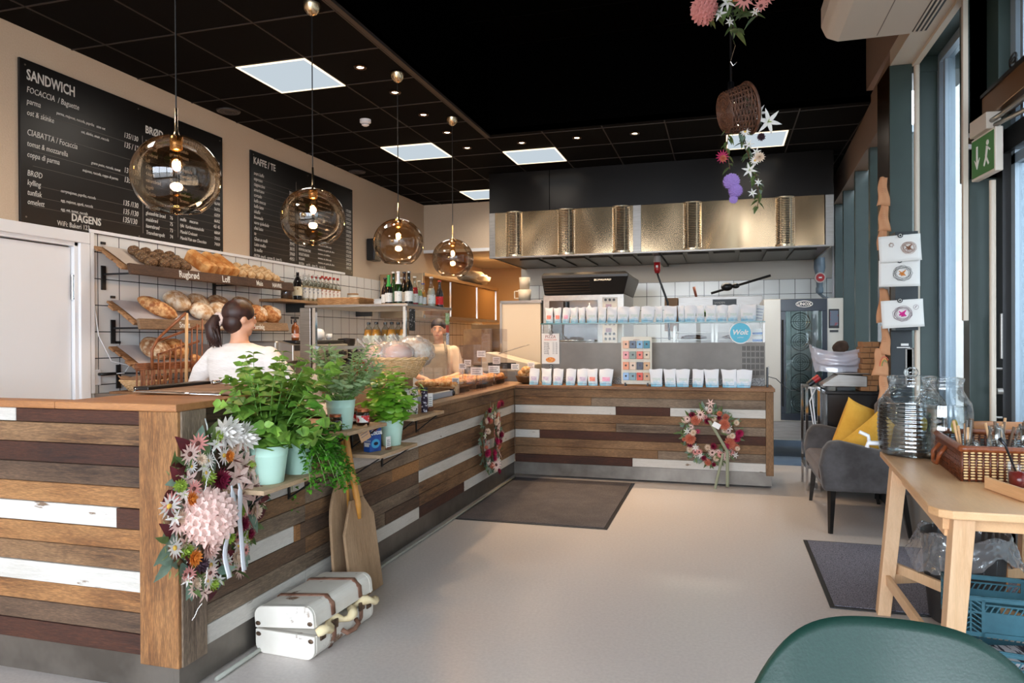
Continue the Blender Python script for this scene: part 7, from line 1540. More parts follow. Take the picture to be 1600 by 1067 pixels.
b = MB(); b.surf(lambda u, v: ((.19+.05*v)*cos(2*pi*u)*(1+.10*nz3(cos(2*pi*u)*3, sin(2*pi*u)*3, v*3, 1.3)), (.10+.02*v)*sin(2*pi*u)*(1+.3*nz3(sin(2*pi*u)*2, v*4, 3, 1.2)), (.18+.06*abs(cos(2*pi*u))**2)*v+.02*nz3(u*9, v*3, 0, 1)), 72, 26, cu=True); b.surf(lambda u, v: (.17*v*cos(2*pi*u), .09*v*sin(2*pi*u), .004), 24, 3, cu=True)
b.build('film', M_pb, t, smooth=True)
MB().ball((0, 0, .09), (.14, .07, .08), nu=20, nv=12, fn=lump(1, 7, .3, 2)).build('contents', mat('blueish_contents', S(196, 196, 206), S(120, 116, 150), scale=14, lo=.55, hi=.65), t, smooth=True)
t = thing('oven_glove', 'dark brown quilted oven glove stuffed into the plastic bag', 'glove', (1.03, 6.98, 1.27)); b = MB(); b.ball((0, 0, .05), (.07, .04, .05), RY(-.4), fn=lump(1, 3, .12)); b.ball((-.03, -.01, -.0), (.045, .035, .05), fn=lump(1, 5, .12)); b.ball((.02, -.03, .04), (.03, .025, .04)); b.build('glove_body', mat('brown_suede', S(48, 34, 26), S(70, 52, 40), rough=.9, scale=20, bmp=.3), t, remesh=.008)
M_box = mat('pizza_box_kraft', S(150, 104, 66), S(168, 120, 78), rough=.85, scale=6)
for k in range(9):
    t = thing('pizza_box', '%s brown pizza box from the bottom of the stack on the black cabinet' % nm[k] if k < 8 else 'topmost brown pizza box of the stack on the black cabinet', 'pizza box', (1.235+.010*((k*7) % 3-1), 6.95+.006*((k*5) % 3-1), .932+.0475*k), 0, 'stacked brown pizza boxes')
    MB().box(-.075, .055, -.13, .13, 0, .043).build('carton', M_box, t, bevel=.002); MB().box(-.075, -.0765, -.10, .10, .0, .046).build('front_flap', M_box, t); MB().box(-.008, -.004, -.1315, -.13, .004, .04).build('fold_line', mat('fold_dark', S(90, 60, 38)) if k == 0 else bpy.data.materials['fold_dark'], t)
# ================================================================== PILLAR: DRAWINGS, PAPER BAGS
M_draw = [mat('pencil_brown', S(150, 100, 70)), mat('crayon_black', S(40, 38, 40)), mat('crayon_orange', S(224, 150, 70)), mat('crayon_pink', S(226, 60, 160)), mat('crayon_violet', S(96, 50, 70))]
def sheet(y, c, w_, h_, tilt, lb, kind):
    t = thing('drawing', lb, 'drawing', (c[0], y, c[2]), rot=(0, tilt, 0), group='children\'s drawings on the pillar')
    b = MB(); b.surf(lambda u, v: ((u-.5)*w_, -.004*sin(pi*u)-.006*(v-.5)**2*4*(1 if u > .8 else .3), (v-.5)*h_), 12, 8); b.build('paper_sheet', M_paper, t, smooth=True, solid=.001)
    rnd = random.Random(kind); q = MB()
    cx_ = (.06, .02, .0)[kind]
    for r_ in range(5):
        R_ = .045+.006*r_ if kind else .034+.005*r_
        q.tube([(cx_+R_*(1+.08*rnd.uniform(-1, 1))*cos(a), -.012, .0+R_*.85*(1+.08*rnd.uniform(-1, 1))*sin(a)) for a in [2*pi*k/22 for k in range(22)]], .0011, 4, closed=True)
    q.build('drawn_ring', (M_draw[0], M_draw[1], M_draw[4])[kind], t)
    q = MB()
    for r_ in range(7): q.tube([(cx_+.026*cos(r_*2.3+s_*.4)*(s_ % 3)/2, -.012, .024*sin(r_*1.7+s_*.9)*(s_ % 3)/2) for s_ in range(12)], .0014 if kind < 2 else .003, 4)
    q.build('drawn_scribble', (M_draw[0], M_draw[2], M_draw[3])[kind], t)
    if kind == 0:
        q = MB(); [q.tube([(-.06+.02*cos(k), -.012, .03+.02*sin(k)), (-.06+.02*cos(k+2), -.012, .03+.02*sin(k+2))], .0008, 4) for k in range(9)]; q.build('faint_sketch', M_draw[0], t)
    if kind == 2:
        q = MB(); q.tube([(.095+.018*cos(a), -.010, .045+.018*sin(a)) for a in [2*pi*k/20 for k in range(20)]], .001, 4, closed=True); q.tube([(.088, -.010, .04), (.10, -.010, .055)], .002, 4); q.build('small_drawn_ring', M_draw[4], t)
    tt = thing('round_magnet', 'round black magnet holding the %s drawing on the pillar' % ('topmost', 'middle', 'lowest')[kind], 'magnet', (c[0]+(0, .0, -.02)[kind], y-.012, c[2]+h_/2-.004), group='magnets on the pillar')
    b = MB(); b.cyl(.019, 0, .006, 22, RX(pi/2)); b.build('disc', M_blk, tt, auto=40); b = MB(); b.tube(rad_pts(20, .010), .0018, 6, T(0, -.007, 0) @ RX(pi/2), closed=True); b.build('white_ring', M_paper, tt)
sheet(6.20, (1.325, 6.200, 2.085), .295, .205, radians(-3), 'topmost child\'s drawing on the pillar, faint brown pencil', 0)
sheet(6.22, (1.325, 6.220, 1.893), .29, .205, 0, 'middle child\'s drawing on the pillar, black scribble round an orange heart', 1)
sheet(6.20, (1.342, 6.200, 1.578), .295, .215, radians(-3), 'lowest child\'s drawing on the pillar, bright pink scribble', 2)
MB().box(1.30, 1.46, 6.235, 6.40, 1.45, 2.22).build('q', M_teald); o = C.objects['q']; o.name = 'pillar_notice_box'; struct(o)
M_kbag = mat('kraft_paper_bag', S(196, 138, 98), S(208, 152, 112), rough=.85, scale=5, bmp=.1)
for i, (u, v, h_, w_, lb) in enumerate(((1380, 299, 46, .075, 'topmost brown paper bag hanging on the pillar edge'), (1379, 340, 44, .072, 'second brown paper bag from the top on the pillar edge'), (1381, 372, 40, .068, 'third brown paper bag from the top, half behind the top drawing'), (1382, 478, 56, .085, 'brown paper bag behind the lowest drawing'), (1381, 532, 46, .065, 'brown paper bag with faint writing just under the lowest drawing'),
                                          (1378, 566, 44, .095, 'brown paper bag with a painted rainbow on the pillar edge'), (1381, 602, 48, .07, 'lowest brown paper bag on the pillar edge'))):
    p_ = {0: (1.235, 6.330, 2.558), 1: (1.230, 6.330, 2.350), 2: (1.239, 6.330, 2.186), 3: (1.238, 6.330, 1.645), 4: (1.237, 6.330, 1.370), 5: (1.223, 6.330, 1.196), 6: (1.236, 6.330, 1.012)}[i]
    t = thing('paper_bag', lb, 'paper bag', p_, group='brown paper bags on the pillar'); h2 = h_*.0025
    b = MB(); b.surf(lambda u_, v_: ((u_-.5)*w_*(1.3-.6*v_)+.012*sin(i*2.1)+.006*sin(v_*7+i), -.012*sin(pi*u_)*(1-v_)-.004*sin(u_*9+v_*5+i), (v_-.5)*2*h2*.98+.006*sin(u_*5)), 8, 10); b.build('bag_body', M_kbag, t, smooth=True, solid=.003)
    if i == 5:
        for k, c_ in enumerate(((224, 100, 80), (230, 170, 80), (110, 150, 90))): MB().tube([(.016+(.034-.008*k)*cos(a), -.016, -.03+(.075-.015*k)*sin(a)) for a in [pi*q_/14 for q_ in range(3, 15)]], .0028, 5).build('rainbow_stripe', mat('rainbow_%s' % nm[k], S(*c_)), t)
    else:
        b = MB(); [b.tube([(-w_*.2, -.015, -.01+.014*k), (w_*.05, -.016, -.006+.014*k), (w_*.22, -.013, -.01+.014*k)], .0009, 4) for k in range(3)]; b.build('faint_writing', M_draw[0], t)
t = thing('pillar_label', 'two small white labels stuck on the dark pillar above the recessed handle', 'label', (1.394, 6.398, 1.323)); MB().box(-.02, .035, -.0015, 0, .004, .022).build('upper_label', M_paper, t); MB().box(-.05, .045, -.0015, 0, -.014, -.006).build('lower_label', M_paper, t)
t = thing('recessed_handle', 'tall steel recessed handle on the dark pillar above the water jar', 'handle', (1.435, 6.396, 1.190)); b = MB(); b.box(-.03, -.018, -.008, .002, -.17, .12); b.box(.018, .03, -.008, .002, -.17, .12); b.box(-.03, .03, -.008, .002, .108, .12); b.build('steel_frame', M_steel, t, bevel=.002); MB().box(-.018, .018, -.003, 0, -.17, .11).build('dark_recess', M_black, t)
# ================================================================== ARMCHAIR AND CUSHIONS
M_vel = mat('grey_brown_velvet', S(52, 47, 46), S(80, 76, 76), rough=.8, scale=5, sheen=.15); M_vels = mat('brown_velvet', S(60, 44, 37), S(80, 60, 50), rough=.75, scale=5, sheen=.15)
t = thing('armchair', 'wide low grey-brown velvet armchair with black tapered legs in front of the pillar', 'armchair', (1.0, 6.08, 0))
b = MB(); b.box(-.33, .20, -.46, .46, .345, .47); b.build('seat', M_vels, t, bevel=.045, seg=5)
def armprof(): return [(-.31, .30), (.26, .30), (.27, .56), (-.20, .66), (-.27, .655), (-.31, .60), (-.335, .48)]
for s_ in (-1, 1):
    b = MB(); y = s_*.50; b.prism(armprof(), -.055, .055, T(0, y, 0) @ RX(pi/2)); b.build('armrest', M_vel, t, bevel=.028, seg=4)
b = MB(); b.prism([(.13, .34), (.26, .34), (.28, .74), (.23, .76), (.19, .74)], -.55, .55, RX(pi/2)); b.build('backrest', M_vels, t, bevel=.03, seg=4)
b = MB(); b.box(-.30, .25, -.52, .52, .30, .35); b.build('base_frame', M_vel, t, bevel=.01)
for sx, sy, ex, ey in ((-.25, -.50, -.265, -.545), (-.25, .50, -.275, .545), (.2, -.50, .25, -.54), (.2, .50, .25, .54)):
    MB().tube([(sx, sy, .31), (ex, ey, 0)], [.030, .017], 4).build('leg', mat('black_leg', S(14, 12, 12), rough=.3) if (sx, sy) == (-.25, -.50) else bpy.data.materials['black_leg'], t)
M_yel = mat('mustard_linen', S(206, 152, 50), S(222, 170, 68), rough=.9, scale=8, bmp=.25)
def cushion(lb, loc, rot, s_=.21):
    t = thing('cushion', lb, 'cushion', loc, rot=rot, group='mustard cushions')
    def f(sd): return lambda u, v: ((2*u-1)*s_*(1-.10*(1-abs(2*v-1)**3)), sd*(.085*(max(0, (1-(2*u-1)**4)*(1-(2*v-1)**4)))**.6), (2*v-1)*s_*(1-.10*(1-abs(2*u-1)**3)))
    b = MB(); b.surf(f(-1), 20, 20); b.surf(f(1), 20, 20, flip=True); b.build('cover', M_yel, t, smooth=True)
    return t
cushion('yellow cushion leaning in the armchair, the farther and more upright one', (1.04, 6.20, .665), (.10, .35, .55))
cushion('yellow cushion lying against the near armrest, behind the water jar tap', (1.10, 5.86, .60), (.35, .75, .35))
t = thing('brown_cushion', 'small brown rounded cushion top peeking over the yellow cushions', 'cushion', (1.20, 6.10, .84)); MB().ball((0, 0, 0), (.07, .16, .10), fn=lump(1, 3, .1)).build('cover', M_vels, t, smooth=True)
# ================================================================== TABLE WITH WATER AND GLASSES
M_birch = wood('birch_wood_Y', S(206, 150, 98), S(222, 172, 122), S(232, 188, 142), 'Y', rough=.35, bmp=.05, grain=.1, sc=.6); M_birchZ = wood('birch_wood_Z', S(206, 160, 116), S(220, 178, 136), S(230, 192, 152), 'Z', rough=.45, bmp=.05, grain=.1, sc=.6)
TZ = .76
t = thing('side_table', 'light birch table with splayed legs by the window holding water jars and a basket', 'table', (1.15, 3.6, 0)); lx, ly = 1.15, 3.6
A_, B_ = (0.843, 4.473, 0.760), (0.748, 2.974, 0.760)
ol = [(B_[0]-lx+.06, B_[1]-ly-.0), (B_[0]-lx+.02, B_[1]-ly+.025), (B_[0]-lx, B_[1]-ly+.08), (A_[0]-lx, A_[1]-ly-.05), (A_[0]-lx+.04, A_[1]-ly), (1.62-lx, A_[1]-ly), (1.60-lx, B_[1]-ly)]
MB().prism(list(reversed(ol)), TZ-.032, TZ).build('table_top', M_birch, t, bevel=.006, seg=3)
MB().bar((B_[0]-lx+.07, B_[1]-ly+.10, TZ-.075), (A_[0]-lx+.07, A_[1]-ly-.12, TZ-.075), .022, .085).build('apron', M_birch, t, bevel=.003)
MB().bar((B_[0]-lx+.05, B_[1]-ly+.10, TZ-.06), (1.55-lx, B_[1]-ly+.10, TZ-.06), .022, .06).build('apron', M_birch, t, bevel=.003)
MB().bar((1.53-lx, B_[1]-ly+.10, TZ-.075), (1.55-lx, A_[1]-ly-.12, TZ-.075), .022, .085).build('apron', M_birch, t, bevel=.003)
def tleg(a, b_, s0=.074, s1=.060): 
    m_ = MB(); a, b_ = Vector(a), Vector(b_); rings = []
    for q, s_ in ((a, s0), (b_, s1)): rings.append([(q.x-s_/2, q.y-s_/2, q.z), (q.x+s_/2, q.y-s_/2, q.z), (q.x+s_/2, q.y+s_/2, q.z), (q.x-s_/2, q.y+s_/2, q.z)])
    m_.loft(rings); return m_.build('leg', M_birchZ, t, bevel=.003)
N1, N0 = (.86-lx, 3.05-ly, TZ-.03), (.80-lx, 3.02-ly, 0)
F1, F0 = (.88-lx, 4.15-ly, TZ-.03), (.775-lx, 4.0-ly, 0)
tleg(N1, N0); tleg(F1, F0); tleg((1.52-lx, 3.05-ly, TZ-.03), (1.58-lx, 3.0-ly, 0)); tleg((1.50-lx, 4.25-ly, TZ-.03), (1.57-lx, 4.5-ly, 0))
MB().bar((.81-lx, 3.03-ly, .17), (.80-lx, 4.03-ly, .17), .022, .05).build('stretcher', M_birchZ, t, bevel=.003)
MB().bar((.80-lx, 4.03-ly, .17), (1.56-lx, 4.35-ly, .17), .022, .05).build('stretcher', M_birchZ, t, bevel=.003)
MB().bar((.83-lx, 4.1-ly, .22), (1.54-lx, 3.2-ly, .14), .022, .05).build('stretcher', M_birchZ, t, bevel=.003)
M_jar = glass('ribbed_jar_glass', (.97, .98, .98, 1), .16, .03, edge=(.90, .92, .92, 1)); M_water = glass('water', (.86, .90, .91, 1), .25, 0.0)
def wjar(lb, c, r, h, ribs, tap, lemon):
    t = thing('water_dispenser', lb, 'water jar', (c[0], c[1], TZ+.001))
    pf = [(r*.80, 0), (r*.93, .012)]; n_ = 60
    for k in range(n_+1):
        z = .02+(h*.80-.02)*k/n_; u = (z)/(h*.8); R_ = r*(.93+.07*sin(pi*min(1, u*1.1)))*(1-max(0, u-.82)*1.5); pf.append((R_+(.0045*abs(sin(z*pi/.022)) if ribs else .001*sin(z*60)), z))
    pf += [(r*.66, h*.84), (r*.66, h*.90), (r*.70, h*.91), (r*.70, h*.935)]
    MB().shell(pf, 48).build('jar_body', M_jar, t, smooth=True); MB().lathe([(0, .004), (r*.86, .004), (r*.88, .012), (0, .012)], 40).build('jar_base', M_jar, t, smooth=True)
    MB().shell([(r*.72, h*.925), (r*.72, h*.955), (r*.5, h*.965), (.0, h*.97)], 36).build('lid', M_jar, t, smooth=True)
    if ribs: MB().ball((0, 0, h*1.0), (.034, .034, .028), nu=16, nv=8, fn=lambda d: 1+.15*sin(5*atan2(d[1], d[0]))).build('lid_knob', M_jar, t, smooth=True)
    pw = [(q[0]-.006, q[1]) for q in pf if q[1] < h*.62 and q[1] > .01]; MB().shell([(0, .014)]+pw+[(0, h*.62)], 40).build('water', M_water, t, smooth=True)
    if lemon: 
        MB().cyl(.035, 0, .008, 20, T(r*.2, -r*.6, h*.40) @ RX(pi/2) @ RY(.4) @ SC(.5, 1, 1)).build('lemon_slice', mat('lemon', S(232, 200, 90), rough=.3) if 'lemon' not in bpy.data.materials else bpy.data.materials['lemon'], t)
    if tap:
        MB().tube([(-r*.95, 0, .055), (-r-.05, 0, .055), (-r-.055, 0, .03)], .013, 8).build('tap', M_white, t, smooth=True); MB().tube([(-r-.045, 0, .065), (-r-.05, 0, .095), (-r-.095, 0, .115)], .010, 8).build('tap_lever', M_white, t, smooth=True)
    return t
J1 = (0.949, 4.210, 0.760)
wjar('large ribbed glass water jar with white tap on the table corner', (J1[0]+.035, J1[1]+.13, 0), .165, .445, True, True, True)
wjar('smoother glass water jar with lemon behind the ribbed one', (1.115, 4.27, 0), .14, .44, False, False, True)
# basket of cutlery and glasses
K1, K0 = (1.014, 3.597, 0.760), (1.062, 4.240, 0.760)
t = thing('glass_basket', 'dark brown woven rectangular basket holding glasses and cutlery', 'basket', (K1[0], K1[1], TZ+.001), -atan2(K0[0]-K1[0], K0[1]-K1[1])*0)
M_dw = mat('dark_brown_wicker', S(74, 34, 18), S(108, 54, 28), rough=.4, scale=40); M_lw = mat('pale_woven_strip', S(216, 176, 116), S(228, 196, 142), rough=.5, scale=20)
BW, BD, BH = .46, sqrt((K0[0]-K1[0])**2+(K0[1]-K1[1])**2)*1.02, .155; sk = (K0[0]-K1[0])/(K0[1]-K1[1])
def bside(p0, p1, strips):
    b = MB(); c = MB(); p0, p1 = Vector(p0), Vector(p1); L_ = (p1-p0).length; d = (p1-p0)/L_; n_ = d.cross(Vector((0, 0, 1))); ns = int(L_/.026); nr = 10
    for k in range(ns+1): q = p0+d*L_*k/ns; b.tube([q+n_*.002, q+n_*.002+Vector((0, 0, BH-.02))], .0052, 6)
    for r_ in range(nr+1):
        z = .008+r_*(BH-.03)/nr; pts = [p0+d*L_*k/(ns*2)+n_*(.006*(1 if (k//1+r_) % 2 else -1)*(k % 2))+Vector((0, 0, z)) for k in range(ns*2+1)]; b.tube(pts, .0028, 5)
    if strips:
        for k in range(ns):
            for r_ in range(nr): 
                if (k+r_*0) % 2 == 0 or True: q = p0+d*L_*(k+.5)/ns+Vector((0, 0, .008+(r_+.5)*(BH-.03)/nr)); c.ball(q+n_*(.005), (.0085*abs(d.x)+.002, .0085*abs(d.y)+.002, .0042), nu=8, nv=5)
    return b, c
P00, P10, P11, P01 = (0, 0, 0), (BW, 0, 0), (BW+sk*BD, BD, 0), (sk*BD, BD, 0)
b, c = bside(P00, P10, True); b2, _ = bside(P01, P00, False); b3, _ = bside(P10, P11, False); b4, _ = bside(P11, P01, False)
for q in (b2, b3, b4): b.add(q.v, q.f)
b.add([(0, 0, .004), (BW, 0, .004), (BW+sk*BD, BD, .004), (sk*BD, BD, .004)], [(0, 1, 2, 3)])
b.build('weave', M_dw, t, smooth=True); c.build('pale_strips', M_lw, t, smooth=True)
b = MB(); cor = [Vector(p)+Vector((0, 0, BH-.012)) for p in (P00, P10, P11, P01)]; pts = []
for i in range(4):
    for k in range(40): pts.append(cor[i].lerp(cor[(i+1) % 4], k/40))
b.tube(pts, [.0145+.0012*(k % 2) for k in range(len(pts))], 8, closed=True); b.build('rim', mat('wrapped_rim', S(120, 60, 30), S(146, 78, 42), rough=.35, scale=60, bmp=.2), t, smooth=True)
q0 = Vector((sk*BD*.5-.012, BD*.5, BH-.05)); b = MB(); b.tube([q0+Vector((0, .05, .01)), q0+Vector((-.03, .055, -.03)), q0+Vector((-.035, .03, -.075)), q0+Vector((-.035, -.03, -.075)), q0+Vector((-.03, -.055, -.03)), q0+Vector((0, -.05, .01))], .010, 8); b.build('handle', bpy.data.materials['wrapped_rim'], t, smooth=True)
KX, KY = K1[0], K1[1]
M_tumb = glass('tumbler_glass', (.96, .97, .97, 1), .12, .02, edge=(.86, .88, .88, 1))
tb = thing('water_glass', 'upside-down tumbler at the left front of the basket', 'glass', (KX+.07, KY+.075, TZ+.07), group='tumblers in the basket')
MB().shell([(.0, .092), (.022, .093), (.026, .088), (.034, .045), (.037, 0), (.034, 0), (.031, .045), (.023, .082), (0, .085)], 24).build('tumbler', M_tumb, tb, smooth=True)
for i, (x, y, z, lb) in enumerate(((.165, .075, .07, 'upside-down tumbler in the lower layer, second from left at the basket front'), (.255, .08, .07, 'upside-down tumbler in the lower layer, third from left at the basket front'), (.165, .10, .145, 'tumbler stacked on top of the second one in the basket'), (.27, .10, .145, 'tumbler stacked at the right on top of the third one'),
                                 (.34, .08, .07, 'tumbler at the right front of the basket'), (.36, .12, .145, 'rightmost stacked tumbler in the basket'), (.09, .17, .07, 'tumbler in the second row at the left of the basket'))):
    dup(tb, (KX+x, KY+y, TZ+z), label=lb)
rnd = random.Random(9)
for i, (x, y, lb) in enumerate(((.10, .36, 'steel cup of wooden-handled cutlery at the back left of the basket'), (.24, .38, 'steel cup of spoons and knives in the middle back of the basket'), (.36, .40, 'steel cup of wooden stirrers at the back right of the basket'))):
    t = thing('cutlery_cup', lb, 'cutlery holder', (KX+x, KY+y-.08, TZ+.008), group='cutlery cups in the basket')
    MB().shell([(.036, 0), (.040, .11)], 24).build('cup', M_steel, t, smooth=True)
    for k in range(12):
        a = rnd.uniform(0, 6.28); r_ = .026*sqrt(rnd.random()); e = Vector((r_*cos(a)*2.3, r_*sin(a)*2.0, rnd.uniform(.20, .25)))
        MB().tube([(r_*cos(a)*.6, r_*sin(a)*.6, .01), e], [.004, .0065], 6).build('cutlery_handle', (M_birch, M_steel, mat('brown_cutlery_handle', S(120, 96, 78)) if 'brown_cutlery_handle' not in bpy.data.materials else bpy.data.materials['brown_cutlery_handle'])[k % 3], t, smooth=True)
t = thing('wooden_tray', 'light wooden tray at the right front of the table', 'tray', ((1.152, 3.316, 0.760)[0]+.16, (1.152, 3.316, 0.760)[1]+.06, TZ+.001), radians(12)); b = MB(); b.box(-.22, .2, -.13, .12, 0, .012); b.build('tray_base', M_birch, t, bevel=.003)
MB().box(-.235, -.22, -.14, .13, 0, .05).build('tray_side', M_birch, t, bevel=.004); MB().box(-.235, .2, -.145, -.13, 0, .05).build('tray_side', M_birch, t, bevel=.004)
tp = t.location
t = thing('jam_glass', 'small glass of dark red jam with a spoon on the wooden tray', 'jar', (tp.x-.135, tp.y+.06, TZ+.015)); MB().shell([(.035, 0), (.04, .02), (.042, .10)], 22).build('glass_wall', M_tumb, t, smooth=True); MB().lathe([(.033, .004), (.037, .02), (.038, .065), (0, .067)], 22).build('jam', mat('red_jam', S(110, 20, 22), rough=.2), t, smooth=True)
MB().tube([(.0, 0, .03), (-.05, .0, .17), (-.07, 0, .20)], [.004, .005, .009], 6).build('spoon', mat('dark_spoon', S(60, 60, 64), rough=.2, metal=.8), t, smooth=True)
# wooden cafe chair behind the table: only the top of its back shows
t = thing('wooden_chair', 'brown wooden chair whose curved back shows above the basket', 'chair', (1.52, 3.88+.62, 0)); M_wc = mat('chair_brown', S(166, 108, 62), S(184, 126, 78), rough=.4, scale=6)
b = MB(); b.surf(lambda u, v: ((u-.5)*.40, .05-.10*(1-(2*u-1)**2)*0+.05*(2*u-1)**2, .83+.10*v-.012*(2*u-1)**4*(1 if v > .5 else 0)), 20, 5)
b.build('backrest', M_wc, t, smooth=True, solid=.014, bevel=.004); MB().box(-.20, .20, -.40, .0, .43, .455).build('seat', M_wc, t, bevel=.01)
for sx in (-.17, .17): MB().tube([(sx, .0, 0), (sx, .03, .45), (sx, .07, .86)], .015, 8).build('leg', M_wc, t, smooth=True); MB().tube([(sx, -.38, 0), (sx, -.36, .44)], .015, 8).build('leg', M_wc, t, smooth=True)
# waste bin with clear liner
t = thing('waste_bin', 'round dark grey waste bin with a crumpled clear liner under the table', 'waste bin', (1.14, 4.02, 0)); 
pf = [(.145, 0), (.15, .01), (.168, .18), (.17, .19), (.178, .34), (.182, .35), (.19, .43)]
MB().shell([(0, .004)]+pf+[(.183, .43), (.172, .30), (.14, .02), (0, .02)], 40).build('bin_body', mat('dark_grey_plastic', S(52, 50, 50), rough=.5), t, smooth=True)
M_liner = glass('clear_bin_liner', (.93, .95, .97, 1), .20, .10, body=.13, bodycol=(.80, .83, .88, 1))
def lin(u, v):
    a = 2*pi*u
    if v < .25: R_ = .165+.02*v*4; z = .25+.195*v*4
    else: w2 = (v-.25)/.75; R_ = .190+.055*w2*(1+.35*sin(3*a+1)); z = .447-.15*w2*(1+.35*sin(2*a+.8))+.01*sin(9*a)*w2
    k = 1+.05*nz3(cos(a)*3, sin(a)*3, v*5, 1.6)+.02*sin(31*a+v*6)
    return (R_*k*cos(a), R_*k*sin(a), z+.014*sin(5*a+1)*(v > .2))
MB().surf(lin, 120, 26, cu=True).build('liner', M_liner, t, smooth=True)
# stacking crates
M_cr = mat('petrol_blue_plastic', S(50, 96, 110), S(58, 106, 120), rough=.45)
def crate(lb, loc, rz):
    t = thing('plastic_crate', lb, 'crate', loc, rz, 'folding petrol blue crates'); W_, D_, H_ = .40, .30, .165
    def lat(w_, M):
        b = MB(); b.box(-w_/2, w_/2, -.004, .004, H_-.02, H_, M); b.box(-w_/2, w_/2, -.008, .004, H_-.012, H_-.004, M); b.box(-w_/2, w_/2, -.004, .004, 0, .018, M)
        for x in (-w_/2+.006, w_/2-.006, -w_*.27, w_*.27): b.box(x-.006, x+.006, -.004, .004, 0, H_, M)
        b.box(-w_*.27, w_*.27, -.003, .003, .02, .095, M); b.box(-w_/2, w_/2, -.003, .003, .095, .102, M)
        for s_ in (-1, 1):
            for k in range(7):
                z = .010+.020*k; b.bar(M @ Vector((s_*w_*.28, 0, z)), M @ Vector((s_*w_*.38, 0, min(H_-.01, z+.028))), .004, .005); b.bar(M @ Vector((s_*w_*.38, 0, min(H_-.01, z+.028))), M @ Vector((s_*w_*.485, 0, z)), .004, .005)
            b.box(s_*w_*.38-.003, s_*w_*.38+.003, -.003, .003, 0, H_, M)
        for k in range(10): b.bar(M @ Vector((-w_*.26+w_*.052*k, 0, .10)), M @ Vector((-w_*.22+w_*.052*k, 0, .13)), .004, .005)
        b.box(-w_*.25, w_*.25, -.003, .003, .128, .134, M); return b
    lat(W_, T(0, -D_/2, 0)).build('front_side', M_cr, t); lat(W_, T(0, D_/2, 0)).build('back_side', M_cr, t); lat(D_, T(-W_/2, 0, 0) @ RZ(pi/2)).build('end_side', M_cr, t); lat(D_, T(W_/2, 0, 0) @ RZ(pi/2)).build('end_side', M_cr, t)
    b = MB(); [b.box(-W_/2, W_/2, -D_/2+.03*k, -D_/2+.03*k+.01, 0, .004) for k in range(11)]; b.build('base_lattice', M_cr, t); return t
crate('upper petrol blue lattice crate under the table, stacked on another', (1.14, 3.50, .170), radians(-4)); crate('lower petrol blue lattice crate on the floor under the table', (1.16, 3.36, .002), radians(-9))
t = thing('folded_leaflets', 'pile of dark striped leaflets lying in the lower blue crate', 'leaflets', (1.16, 3.36, .012), .2); MB().box(-.13, .13, -.09, .09, 0, .10).build('paper_pile', mat('striped_print', S(210, 208, 212), S(50, 48, 60), scale=9, stretch=(6, 1, 6), lo=.48, hi=.52), t, bevel=.003)
t = thing('white_floor_box', 'white floor socket box beside the glass door, right of the crates', 'box', (1.56, 3.95, 0)); MB().box(-.10, .10, -.10, .10, 0, .16).build('housing', M_white, t, bevel=.004); MB().box(-.06, .06, -.06, .06, .16, .163).build('grey_plate', M_steel, t)
# ================================================================== GREEN CHAIR IN THE FOREGROUND
M_gr = mat('dark_green_shell', S(17, 46, 38), S(21, 52, 43), rough=.42, scale=180, bmp=.12, bdist=.001)
t = thing('green_chair', 'dark green moulded shell chair cut off by the lower right corner', 'chair', (.30, 1.30, 0))
def shellf(u, v):
    s_ = 2*u-1; top = .868-.19*abs(s_)**4; z = .43+(top-.43)*v
    x = .272*s_*(.86+.14*v); y = .0+.20*v-.13*s_*s_*(1-.25*v)
    return (x, y, z)
def seatf(u, v):
    s_ = 2*u-1; return (.27*s_*(1-.08*v), -.40*v-.20*s_*s_*(1-v), .43+.015*s_*s_-.02*sin(pi*v)+.0*v)
b = MB(); b.surf(shellf, 41, 24); b.build('backrest', M_gr, t, smooth=True, solid=.011)
b = MB(); b.surf(seatf, 31, 16); b.build('seat', M_gr, t, smooth=True, solid=.011)
for sx, sy in ((-.2, -.02), (.2, -.02), (-.2, -.36), (.2, -.36)): MB().tube([(sx*.8, sy, .42), (sx*1.15, sy*1.1, 0)], [.016, .010], 10).build('leg', M_blk, t, smooth=True)
# ================================================================== ABOVE: AIR CONDITIONER, EXIT SIGN, DOOR CLOSER, HANGING FLOWERS
t = thing('air_conditioner', 'white ceiling air conditioner hanging at the top right in the raised bay', 'air conditioner', (.98, 4.3, 3.30)); M_ac = mat('cream_plastic_housing', S(198, 186, 172), rough=.5)
b = MB(); b.prism([(-.36, .10), (-.33, .03), (-.26, 0), (.24, 0), (.31, .24), (-.36, .24)], -.75, .72, RX(pi/2) @ SC(1, 1, -1) @ SC(1, 1, -1)); b.build('housing', M_ac, t, bevel=.02, seg=3)
MB().box(.16, .24, -.70, .70, -.004, .02).build('air_outlet', M_blk, t)
for k in range(3): MB().box(.165+.025*k, .175+.025*k, -.70, .70, -.008, .0).build('louvre', M_ac, t)
MB().box(-.04, -.036, -.70, .70, -.003, .0).build('seam', mat('seam_grey', S(120, 110, 100)), t)
for y in (-.5, .5): MB().cyl(.012, .24, 1.2, 10, T(-.1, y, 0)).build('hanger', M_black, t)
t = thing('exit_sign', 'green and white emergency exit sign hanging edge-on above the glass door', 'exit sign', (1.545, 5.00, 2.37), radians(-86))
MB().box(-.17, .17, -.022, .022, 0, .26).build('housing', mat('sign_housing', S(216, 206, 194), rough=.4), t, bevel=.006)
MB().box(-.155, .155, -.0245, -.022, .015, .245).build('green_panel', mat('exit_green', S(52, 118, 50), rough=.4), t)
